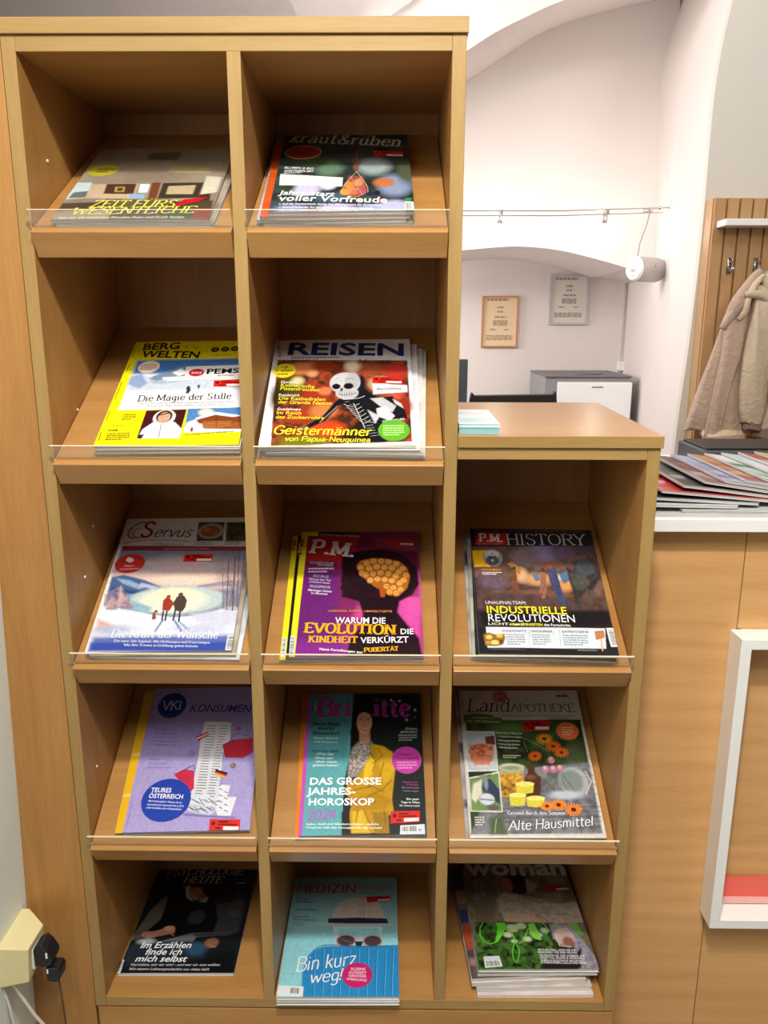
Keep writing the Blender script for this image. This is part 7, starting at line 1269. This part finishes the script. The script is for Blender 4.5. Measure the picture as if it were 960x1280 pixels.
keep(MB().box(0, .297, -.012, -.0085, 0, .012, Mk).build('loose_sheet', plain('pale_pink_paper', 'eeb4b0', .6, vary=.04), None), pk)

# fanned magazines on the counter, each lying a little to the right of and above the one before
FAN = [ # base colour, accents, what tells it apart
 ('d4dde0', ['b8ccd4', 'e8ecee'], 'white and pale blue magazine at the left end of the counter fan'),
 ('20262c', ['303840', '14181c'], 'black edged magazine, second from the left in the counter fan'),
 ('c03434', ['a03028', 'c84840'], 'red covered magazine in the left part of the counter fan'),
 ('4a4644', ['605a56', '343230'], 'dark grey brown magazine right of the red one in the counter fan'),
 ('7c2c34', ['58383a', '948078'], 'magazine with a maroon rear half and grey brown front in the counter fan'),
 ('8088ac', ['a0a8c8', '5c4450'], 'bluish lilac magazine in the middle of the counter fan'),
 ('7c2038', ['c08858', '8c2840'], 'dark crimson magazine in the middle of the counter fan'),
 ('a8c4b0', ['d8dce0', '3c7460'], 'white and green magazine right of the crimson one in the counter fan'),
 ('d8dce4', ['b8c8d0', 'e0d0d4'], 'white magazine with a pinkish rear corner in the counter fan'),
 ('c4d0d8', ['b04838', '28485c'], 'white magazine with orange and navy marks, right half of the counter fan'),
 ('d0d0d8', ['a8b850', 'c8a0a0'], 'white and lime green magazine near the right of the counter fan'),
 ('443c48', ['c85438', 'a0889c'], 'purple and orange magazine at the right of the counter fan'),
 ('283c5c', ['d8dce0', '485c7c'], 'navy blue magazine at the right end of the counter fan')]
base_t = .0062
fan_bottom = ['grey and white magazine lying flat at the bottom of the counter fan', 'white magazine lying flat, second from the bottom of the counter fan', 'light grey magazine lying flat under the right half of the counter fan']
zz = CT + .0002
for i, (x0, y0, ww, lab) in enumerate(((.905, .203, .30, fan_bottom[0]), (1.0, .212, .215, fan_bottom[1]), (1.218, .206, .22, fan_bottom[2]))):
    z_ = zz + (0 if i != 1 else .0055)
    magazine(Matrix.Translation((x0, y0, z_)), ww, .29, .0052, simple_art(ww, .29, 'c8ced2', ['a8b0b4', 'e0e4e6'], 70 + i), lab, 'magazines fanned out on the counter', (.0, 0, 0), 8, 'b4bcc0')
tilt = 8.57
for i, (bc, cs, lb) in enumerate(FAN):
    w_, h_ = .205, .285; x0 = .862 + i * .0385; y0 = .216 + .0075 * i; zb = zz + .012 + .060
    tilt = min(8.57, 1 + 2 * i); zl = zz + .0112 + w_ * math.sin(R(tilt)) + (.0006, .0044, .0068, .0079, .0080)[min(i, 4)]
    M = Matrix.Translation((x0 + .03, y0, zl)) @ Matrix.Rotation(R(tilt), 4, 'Y')
    ops = simple_art(w_, h_, bc, cs, 40 + i) + [('V', [(0, 0), (2.2, 0), (2.2, h_ * 1000), (0, h_ * 1000)], 'c4c6cc'), ('P', [(w_ * 0, 0), (60, 0), (60, 70), (0, 90)], cs[0], 10), ('G', [(8, 180), (34, 215)], 4, 'd8d8dc')]
    magazine(M, w_, h_, .0054, ops, lb, 'magazines fanned out on the counter', (.0006, .0, .0), 5, 'd0d2d8')

# black device behind the fan
bx = thing('printer', 'flat black printer on the white counter behind the fanned magazines', 'printer', (1.4, .75, CT))
keep(MB().box(1.204, 1.66, .66, .83, CT + .0002, Z0 - .289).build('body', DGREY, None, .004), bx)
keep(MB().box(1.212, 1.65, .67, .82, Z0 - .2888, Z0 - .284).build('lid', BLACK, None, .002), bx)
keep(MB().box(1.285, 1.335, .6585, .6598, Z0 - .302, Z0 - .297).build('front_mark', MGREY), bx)
keep(MB().box(1.36, 1.50, .652, .6598, Z0 - .2885, Z0 - .2845).build('white_tab', WHITE), bx)

# ================================================================ COAT RACK AND JACKET
cr = thing('coat_rack', 'wall coat rack of upright wooden slats with a white hat shelf', 'coat rack', (2.0, 1.86, Z0 - .6))
keep(MB().box(1.612, 2.66, 1.834, 1.899, Z0 - .75, Z0 + .412).build('back_board', WR, None, .001), cr)
for i in range(20):
    x0 = 1.6155 + i * .0455
    if x0 > 2.6: break
    keep(MB().box(x0, x0 + .039, 1.822, 1.8338, Z0 - .75, Z0 + .411).build('slat', WR, None, .002), cr)
keep(MB().box(1.628, 2.66, 1.745, 1.8218, Z0 + .312, Z0 + .334).build('hat_shelf', WHITE, None, .002), cr)
for i, hx in enumerate((1.683, 1.776, 1.867, 1.958)):
    hk = MB().box(hx - .007, hx + .007, 1.817, 1.8217, Z0 + .160, Z0 + .212)
    hk.tube([(hx, 1.818, Z0 + .172), (hx, 1.800, Z0 + .166), (hx, 1.783, Z0 + .172)], .0045)
    hk.tube([(hx, 1.818, Z0 + .20), (hx, 1.795, Z0 + .198), (hx, 1.785, Z0 + .206)], .003)
    h_ = keep(hk.build('hook', STEEL, None, smooth=True), cr); 
    MB().ball((hx, 1.780, Z0 + .173), .0072).build('hook_knob', STEEL, None, smooth=True).parent = h_
def cloth_mat(name, hexc, sc=14, b_=.5):
    m = plain(name, hexc, .85, spec=.15, vary=.10, scale=sc); nt = m.node_tree; b = nt.nodes['Principled BSDF']
    tc = N_(nt, 'ShaderNodeTexCoord'); nz = N_(nt, 'ShaderNodeTexNoise', Scale=38.0, Detail=5.0, Distortion=1.2); nt.links.new(tc.outputs['Object'], nz.inputs['Vector'])
    bp = N_(nt, 'ShaderNodeBump', Strength=b_, Distance=.012); nt.links.new(nz.outputs['Fac'], bp.inputs['Height']); nt.links.new(bp.outputs[0], b.inputs['Normal']); return m
BEIGE = cloth_mat('beige_cotton', 'c2b29c'); BEIGE_D = cloth_mat('rosy_beige_cotton', 'b8a291'); CUFF = cloth_mat('taupe_ribbing', '87776e', 40); LINING = cloth_mat('pale_lining', 'd4bda4')
def cloth(levels, folds, seed, n=44, sub=7):
    """levels: (z, x_left, x_right, y_centre, half depth) down the garment -> closed soft tube with folds"""
    rng = random.Random(seed); L = []
    A = np.array(levels, float)
    for i in range(len(A) - 1):
        for k in range(sub):
            t = k / sub; t = t * t * (3 - 2 * t) * .4 + t * .6; L.append(A[i] * (1 - t) + A[i + 1] * t)
    L.append(A[-1]); ph = [(rng.uniform(0, 6.28), rng.uniform(2, 6), rng.uniform(8, 26)) for _ in range(4)]
    rings = []
    for z, xl, xr, yc, dp in L:
        cx, hw = (xl + xr) / 2, (xr - xl) / 2; r = []
        for j in range(n):
            a = 2 * math.pi * j / n; f = 1 + folds * sum(math.sin(p + q * a * 1.0 + (z) * zq) for p, q, zq in ph) / 4
            ex = math.copysign(abs(math.cos(a)) ** .75, math.cos(a)); ey = math.copysign(abs(math.sin(a)) ** .75, math.sin(a))
            r.append((cx + hw * ex * (1 + (f - 1) * .12), yc + dp * ey * f, Z0 + z + .004 * math.sin(a * 3 + ph[0][0])))
        rings.append(r)
    return MB().ring_loft(rings)
jk = thing('jacket', 'beige cotton jacket with long sleeves hanging from a hook of the coat rack', 'jacket', (1.78, 1.77, Z0 - .42))
def jp(mb, name, mat): return keep(mb.build(name, mat, None, smooth=True), jk)
jp(cloth([(.165, 1.755, 1.80, 1.775, .012), (.12, 1.715, 1.86, 1.765, .03), (.03, 1.675, 1.93, 1.765, .042), (-.10, 1.655, 1.96, 1.765, .045), (-.25, 1.63, 1.98, 1.765, .045), (-.40, 1.618, 1.99, 1.765, .04)], .35, 3), 'body', BEIGE_D)
jp(cloth([(-.03, 1.650, 1.70, 1.755, .014), (-.12, 1.622, 1.70, 1.75, .020), (-.23, 1.592, 1.68, 1.75, .022), (-.33, 1.566, 1.655, 1.75, .022), (-.385, 1.552, 1.64, 1.75, .016)], .3, 8), 'back_panel', BEIGE_D)
jp(cloth([(.08, 1.69, 1.735, 1.735, .012), (-.02, 1.655, 1.725, 1.728, .018), (-.13, 1.648, 1.715, 1.722, .018), (-.25, 1.632, 1.69, 1.722, .016), (-.33, 1.622, 1.675, 1.722, .014), (-.405, 1.612, 1.668, 1.722, .012)], .25, 5), 'front_placket', BEIGE_D)
jp(cloth([(-.385, 1.612, 1.765, 1.735, .026), (-.40, 1.608, 1.768, 1.732, .03), (-.425, 1.616, 1.766, 1.735, .026)], .1, 6), 'hem', LINING)
jp(cloth([(.115, 1.745, 1.80, 1.735, .018), (.06, 1.735, 1.815, 1.715, .036), (-.02, 1.728, 1.813, 1.705, .042), (-.14, 1.716, 1.808, 1.70, .042), (-.24, 1.714, 1.806, 1.70, .040), (-.31, 1.720, 1.806, 1.70, .038), (-.352, 1.733, 1.80, 1.70, .034)], .22, 12), 'sleeve', BEIGE)
jp(cloth([(-.348, 1.740, 1.798, 1.70, .030), (-.375, 1.742, 1.80, 1.70, .029)], .12, 4), 'cuff', CUFF)
jp(cloth([(.12, 1.80, 1.87, 1.735, .02), (.03, 1.81, 1.93, 1.72, .036), (-.12, 1.815, 1.945, 1.715, .04), (-.28, 1.815, 1.94, 1.71, .04), (-.375, 1.79, 1.91, 1.715, .034)], .22, 15), 'sleeve', BEIGE)
jp(cloth([(-.372, 1.775, 1.89, 1.715, .028), (-.405, 1.78, 1.88, 1.715, .028)], .12, 9), 'cuff', CUFF)
# collar and hood folds: bent tubes of cloth around the neck
def roll(pts, rx, ry, seed, n=18):
    P = smooth_pts(pts, 6); rng = random.Random(seed); p1 = rng.uniform(0, 6); rings = []
    for i, p in enumerate(P):
        a = Vector(P[max(i - 1, 0)]); b = Vector(P[min(i + 1, len(P) - 1)]); d = (b - a).normalized(); side = d.cross(Vector((0, 1, 0))).normalized(); t = i / (len(P) - 1)
        e = .35 + .65 * math.sin(math.pi * min(max(t, .04), .96)) ** .6
        rings.append([Vector((p[0], p[1], p[2] + Z0)) + side * rx * e * math.cos(q) * (1 + .12 * math.sin(3 * q + p1 + i * .4)) + Vector((0, 1, 0)) * ry * e * math.sin(q) for q in [2 * math.pi * k / n for k in range(n)]])
    return MB().ring_loft(rings)
jp(roll([(1.765, 1.74, .165), (1.725, 1.728, .12), (1.69, 1.722, .06), (1.672, 1.722, .02), (1.645, 1.728, -.03)], .024, .02, 2), 'collar', BEIGE_D)
jp(roll([(1.768, 1.725, .150), (1.735, 1.715, .115), (1.715, 1.708, .07), (1.708, 1.708, .03), (1.69, 1.712, .0)], .013, .014, 4), 'collar_edge', LINING)
jp(roll([(1.770, 1.735, .150), (1.80, 1.715, .10), (1.815, 1.705, .05), (1.83, 1.705, -.02)], .026, .02, 7), 'hood_fold', BEIGE)
jp(roll([(1.70, 1.70, .085), (1.73, 1.694, .085), (1.765, 1.692, .075), (1.79, 1.694, .045), (1.80, 1.70, .0)], .016, .014, 9), 'hood_fold', BEIGE)
jp(MB().tube([(1.776, 1.785, Z0 + .170), (1.765, 1.76, Z0 + .183), (1.758, 1.75, Z0 + .16)], .004), 'hanging_loop', CUFF)

# ================================================================ OFFICE BEHIND
ap = thing('mini_fridge', 'grey mini fridge with a white door, in the corner of the office behind the counter', 'fridge', (1.46, 3.1, Z0 - .98))
keep(MB().box(1.257, 1.682, 2.881, 3.32, Z0 - .98, Z0 - .275).build('body', MGREY, None, .004), ap)
keep(MB().box(1.317, 1.682, 2.85, 2.880, Z0 - .98, Z0 - .297).build('door', WHITE, None, .004), ap)
keep(MB().box(1.257, 1.684, 2.87, 3.33, Z0 - .2748, Z0 - .266).build('top_plate', plain('grey_lid', '6e6d72', .5, vary=.08, scale=20), None, .003), ap)
keep(MB().prism([(1.37, 2.93), (1.42, 2.90), (1.52, 2.92), (1.56, 2.98), (1.48, 3.04), (1.39, 3.02)], Z0 - .2658, Z0 - .259).build('mat', plain('grey_mat', '747276', .8), None), ap)
keep(MB().box(1.483, 1.539, 2.8485, 2.8498, Z0 - .324, Z0 - .317).build('door_mark', MGREY), ap)
tb = thing('side_table', 'low white table carrying the mini fridge', 'table', (1.46, 3.1, 0))
keep(MB().box(1.23, 1.70, 2.84, 3.36, Z0 - 1.01, Z0 - .9805).build('table_top', WHITE), tb)
for x_ in (1.24, 1.66):
    for y_ in (2.86, 3.32): keep(MB().box(x_, x_ + .03, y_, y_ + .03, 0, Z0 - 1.0105).build('leg', WHITE), tb)
mo = thing('monitor', 'dark grey monitor edge beside the tall part of the rack, on the office desk', 'monitor', (.6, 2.2, Z0 - .45))
keep(MB().box(.42, .8095, 2.2, 2.235, Z0 - .42, Z0 - .158).build('screen_housing', plain('slate_plastic', '3f474c', .5, vary=.05), None, .002), mo)
keep(MB().box(.58, .64, 2.21, 2.24, Z0 - .48, Z0 - .4195).build('stand', BLACK), mo)
keep(MB().box(.48, .69, 2.12, 2.30, Z0 - .49, Z0 - .4805).build('foot', BLACK), mo)
dk = thing('desk', 'white office desk behind the low counter', 'desk', (.6, 2.2, 0))
keep(MB().box(-.2, .70, 2.08, 2.65, Z0 - .52, Z0 - .4905).build('desk_top', WHITE), dk)
for x_ in (-.18, .66):
    for y_ in (2.1, 2.6): keep(MB().box(x_, x_ + .03, y_, y_ + .03, 0, Z0 - .5205).build('leg', STEEL), dk)
ch = thing('office_chair', 'black office chair, the top of its backrest just above the counter', 'chair', (.91, 1.85, 0))
keep(MB().prism(smooth_pts([(.755, Z0 - .85), (.752, Z0 - .50), (.765, Z0 - .262), (.78, Z0 - .252)], 4) + smooth_pts([(1.045, Z0 - .247), (1.058, Z0 - .256), (1.07, Z0 - .5), (1.06, Z0 - .85)], 4), 1.60, 1.635, 'y').build('backrest', BLACK, None, .006), ch)
keep(MB().box(.72, 1.10, 1.64, 2.06, .44, .50).build('seat', BLACK, None, .02), ch)
keep(MB().box(.87, .95, 1.6355, 1.66, .5005, .85).build('back_support', BLACK), ch)
keep(MB().cyl((.91, 1.85, .09), (.91, 1.85, .4395), .025).build('column', STEEL), ch)
for i in range(5):
    a = i * 2 * math.pi / 5 + .3; keep(MB().cyl((.91, 1.85, .085), (.91 + .27 * math.cos(a), 1.85 + .27 * math.sin(a), .06), .018, .012).cyl((.91 + .27 * math.cos(a), 1.835 + .27 * math.sin(a), .0275), (.91 + .27 * math.cos(a), 1.865 + .27 * math.sin(a), .0275), .027).build('leg', BLACK), ch)
# framed certificates
def framed(name, x0, x1, z0, z1, frame_mat, paper_hex, ink, fw, label, tilt=0):
    t = thing(name, label, 'picture', ((x0 + x1) / 2, YB, (z0 + z1) / 2))
    y1 = YB - .0005; y0 = YB - .018
    for a in ((x0, x0 + fw, z0, z1), (x1 - fw, x1, z0, z1), (x0 + fw, x1 - fw, z0, z0 + fw), (x0 + fw, x1 - fw, z1 - fw, z1)):
        keep(MB().box(a[0], a[1], y0, y1, a[2], a[3]).build('frame_rail', frame_mat), t)
    keep(MB().box(x0 + fw, x1 - fw, y0 + .008, y1, z0 + fw, z1 - fw).build('certificate', plain('cert_' + name, paper_hex, .6, vary=.03, scale=8), None), t)
    W, H = x1 - x0 - 2 * fw, z1 - z0 - 2 * fw; im = MB(); rng = random.Random(3)
    rows = [(.04, .10, .75, .013), (.20, .40, .60, .010), (.29, .42, .60, .010), (.40, .34, .70, .009)] + [(.48 + .03 * i, .30, .72, .006) for i in range(4)] + [(.66, .22, .40, .008), (.66, .64, .80, .006)] + [(.79 + .027 * i, .10, .90, .005) for i in range(4)]
    for v, a, b, hh in rows:
        x = x0 + fw + W * a
        while x < x0 + fw + W * b - .002:
            l = min(rng.uniform(.008, .03), x0 + fw + W * b - x); zc_ = z1 - fw - H * v
            im.add([(x, y0 + .0075, zc_ - hh / 2), (x + l, y0 + .0075, zc_ - hh / 2), (x + l, y0 + .0075, zc_ + hh / 2), (x, y0 + .0075, zc_ + hh / 2)], [(0, 1, 2, 3)]); x += l + .004
    keep(im.build('print', plain('ink_' + name, ink, .7), None), t)
COPPER = plain('copper_frame', 'c98f6c', .4, metal=.2); ALU = plain('silver_frame', 'c0c2c6', .35, metal=.4)
framed('framed_certificate', 0.994, 1.196, Z0 - .147, Z0 + .131, COPPER, 'e8cfa8', 'a89070', .009, 'small tan paper certificate in a copper frame on the office wall')
framed('framed_certificate', 1.365, 1.578, Z0 - .022, Z0 + .244, ALU, 'ddd6cc', '96928a', .011, 'grey white certificate in a silver frame on the office wall')
# low-voltage cable track with two halogen spots
tr = thing('cable_light_track', 'two thin cables strung across the office with two clamped spot lamps', 'lamp', (1.3, 2.47, Z0 + .45))
for y_, z_ in ((2.44, .448), (2.50, .436)):
    keep(MB().tube([(-1.0, y_, Z0 + z_ - .003), (1.2, y_, Z0 + z_ - .001), (1.655, y_, Z0 + z_ + .012)], .0021, 6).build('cable', STEEL), tr)
keep(MB().cyl((1.55, 2.44, Z0 + .4545), (1.662, 2.44, Z0 + .4605), .0028).cyl((1.56, 2.47, Z0 + .446), (1.60, 2.47, Z0 + .449), .003).ball((1.575, 2.44, Z0 + .456), .007, 6).ball((1.62, 2.44, Z0 + .4585), .008, 6).build('tensioner', STEEL), tr)
for lx in (.958, 1.403):
    lm = MB().box(lx - .005, lx + .005, 2.435, 2.505, Z0 + .432, Z0 + .452).cyl((lx + .003, 2.47, Z0 + .434), (lx + .004, 2.465, Z0 + .410), .0045).cyl((lx - .003, 2.475, Z0 + .434), (lx - .011, 2.47, Z0 + .406), .003).cyl((lx - .003, 2.47, Z0 + .412), (lx - .004, 2.465, Z0 + .394), .009, .013)
    s_ = keep(lm.build('spot_lamp', STEEL), tr)
    MB().cyl((lx - .004, 2.465, Z0 + .3935), (lx - .005, 2.464, Z0 + .388), .011, .008).build('bulb', BULB).parent = s_
    point('halogen_spot_light', (lx, 2.50, Z0 + .372), 1.1, (1, .90, .80), .015)
# silver cylinder on the jamb
cy = thing('transformer_cylinder', 'silver cylinder with a white end cap on the right office wall', 'transformer', (1.6, 2.47, Z0 + .21))
a_ = Vector((1.539, 2.45, Z0 + .214)); b_ = Vector((1.642, 2.50, Z0 + .212))
keep(MB().cyl(a_, b_, .052, n=40).build('housing', SILVER, None, .002, True), cy)
dv = (b_ - a_).normalized()
keep(MB().cyl(a_ - dv * .014, a_ - dv * .0005, .044, .052, n=40).build('end_cap', WHITE, None, .002, True), cy)
kn = MB().cyl(a_ - dv * .036, a_ - dv * .0145, .012, n=16)
for q in ((.022, .022), (-.022, -.022), (.0, -.028)): kn.cyl(a_ - dv * .020 + Vector((0, q[0], q[1])), a_ - dv * .0145 + Vector((0, q[0], q[1])), .006, n=10)
kn.tube([a_ - dv * .036, a_ - dv * .052 + Vector((0, 0, .005)), a_ - dv * .058 + Vector((0, 0, .014))], .0032)
keep(kn.build('cable_gland', WHITE), cy)
keep(MB().cyl((1.616, 2.432, Z0 + .222), (1.616, 2.4345, Z0 + .222), .006, n=14).build('dark_hole', BLACK), cy)
keep(MB().cyl(b_ + dv * .0005, b_ + dv * .012, .048, n=32).build('mount', SILVER), cy)
keep(MB().tube([(1.548, 2.46, Z0 + .268), (1.553, 2.46, Z0 + .32), (1.575, 2.45, Z0 + .40), (1.582, 2.445, Z0 + .452)], .0022, 6).build('feed_cable', MGREY), cy)
# cable duct with junction box in the corner
du = thing('cable_duct', 'thin white cable duct with a small junction box in the rear corner of the office', 'cable duct', (1.77, 3.44, Z0 - .9))
keep(MB().box(1.768, 1.781, YB - .009, YB - .0005, Z0 - .9, Z0 + .22).build('duct', WALL), du)
keep(MB().box(1.758, 1.795, YB - .045, YB - .0205, Z0 - .272, Z0 - .222).build('junction_box', WHITE, None, .002), du)

# ================================================================ SOCKET TRUNK ON THE LEFT WALL
CREAM = plain('cream_plastic', 'd9cf9f', .45, vary=.03)
sk = thing('socket_box', 'cream plastic socket box on the white wall at the lower left', 'socket', (-.08, -.06, Z0 - 1.0))
zt_, zb_ = Z0 - .942, Z0 - 1.003
body = MB().add([(-.112, -.1, zt_), (-.051, -.1, zt_), (-.050, -.047, zt_), (-.088, -.012, zt_), (-.112, -.012, zt_),
                 (-.112, -.1, zb_ - .014), (-.056, -.1, zb_), (-.055, -.047, zb_), (-.090, -.012, zb_), (-.112, -.012, zb_ - .008)],
                [(0, 1, 2, 3, 4), (9, 8, 7, 6, 5), (0, 5, 6, 1), (1, 6, 7, 2), (2, 7, 8, 3), (3, 8, 9, 4), (4, 9, 5, 0)])
keep(body.build('housing', CREAM, None, .002), sk)
keep(MB().box(-.0545, -.0505, -.088, -.055, Z0 - .99, Z0 - .955).build('socket_insert', plain('white_socket', 'd8dcd0', .4), None, .001), sk)
pg = thing('power_plug', 'black plug stuck in the side of the cream socket box', 'plug', (-.035, -.07, Z0 - .96))
keep(MB().prism([(-.0502, Z0 - .984), (-.0502, Z0 - .953), (-.038, Z0 - .947), (-.030, Z0 - .955), (-.022, Z0 - .972), (-.024, Z0 - .982), (-.036, Z0 - .986)], -.088, -.058, 'y').build('plug_body', BLACK, None, .0015), pg)
keep(MB().box(-.031, -.0285, -.0895, -.0882, Z0 - .968, Z0 - .959).build('white_mark', WHITE), pg)
p2 = thing('cable_coupler', 'second black plug hanging on a thin dark cable just below the first one', 'plug', (-.02, -.07, Z0 - 1.0))
keep(MB().prism([(-.036, Z0 - .9935), (-.035, Z0 - .989), (-.016, Z0 - .990), (-.013, Z0 - .996), (-.014, Z0 - 1.010), (-.019, Z0 - 1.015), (-.034, Z0 - 1.013)], -.087, -.062, 'y').build('plug_body', BLACK, None, .0015), p2)
keep(MB().box(-.0325, -.0305, -.0885, -.0872, Z0 - .997, Z0 - .990).build('white_mark', WHITE), p2)
keep(MB().tube([(-.022, -.075, Z0 - 1.0135), (-.020, -.075, Z0 - 1.05), (-.021, -.07, Z0 - 1.10), (-.022, -.06, Z0 - 1.25), (-.03, -.05, .02)], .0016, 8).build('cable', plain('brown_cable', '5a4020', .5), None), p2)
wc = MB().tube([(-.088, -.09, zb_ - .008), (-.080, -.085, Z0 - 1.04), (-.066, -.075, Z0 - 1.09), (-.045, -.06, Z0 - 1.15), (-.046, -.058, Z0 - 1.25), (-.05, -.058, .02)], .0026, 8)
tag(wc.build('white_cable', plain('cream_cable', 'ddd6c6', .5), None), 'off-white cable running down from the cream socket box', 'cable')
wd = MB().tube([(-.104, -.09, zb_ - .013), (-.098, -.088, Z0 - 1.06), (-.094, -.085, Z0 - 1.12), (-.090, -.08, Z0 - 1.3), (-.085, -.08, .02)], .0022, 8)
tag(wd.build('white_cable', plain('white_cable_rubber', 'cfd0cc', .5), None), 'thin white cable close to the left wall under the socket box', 'cable')
bpy.context.view_layer.update()
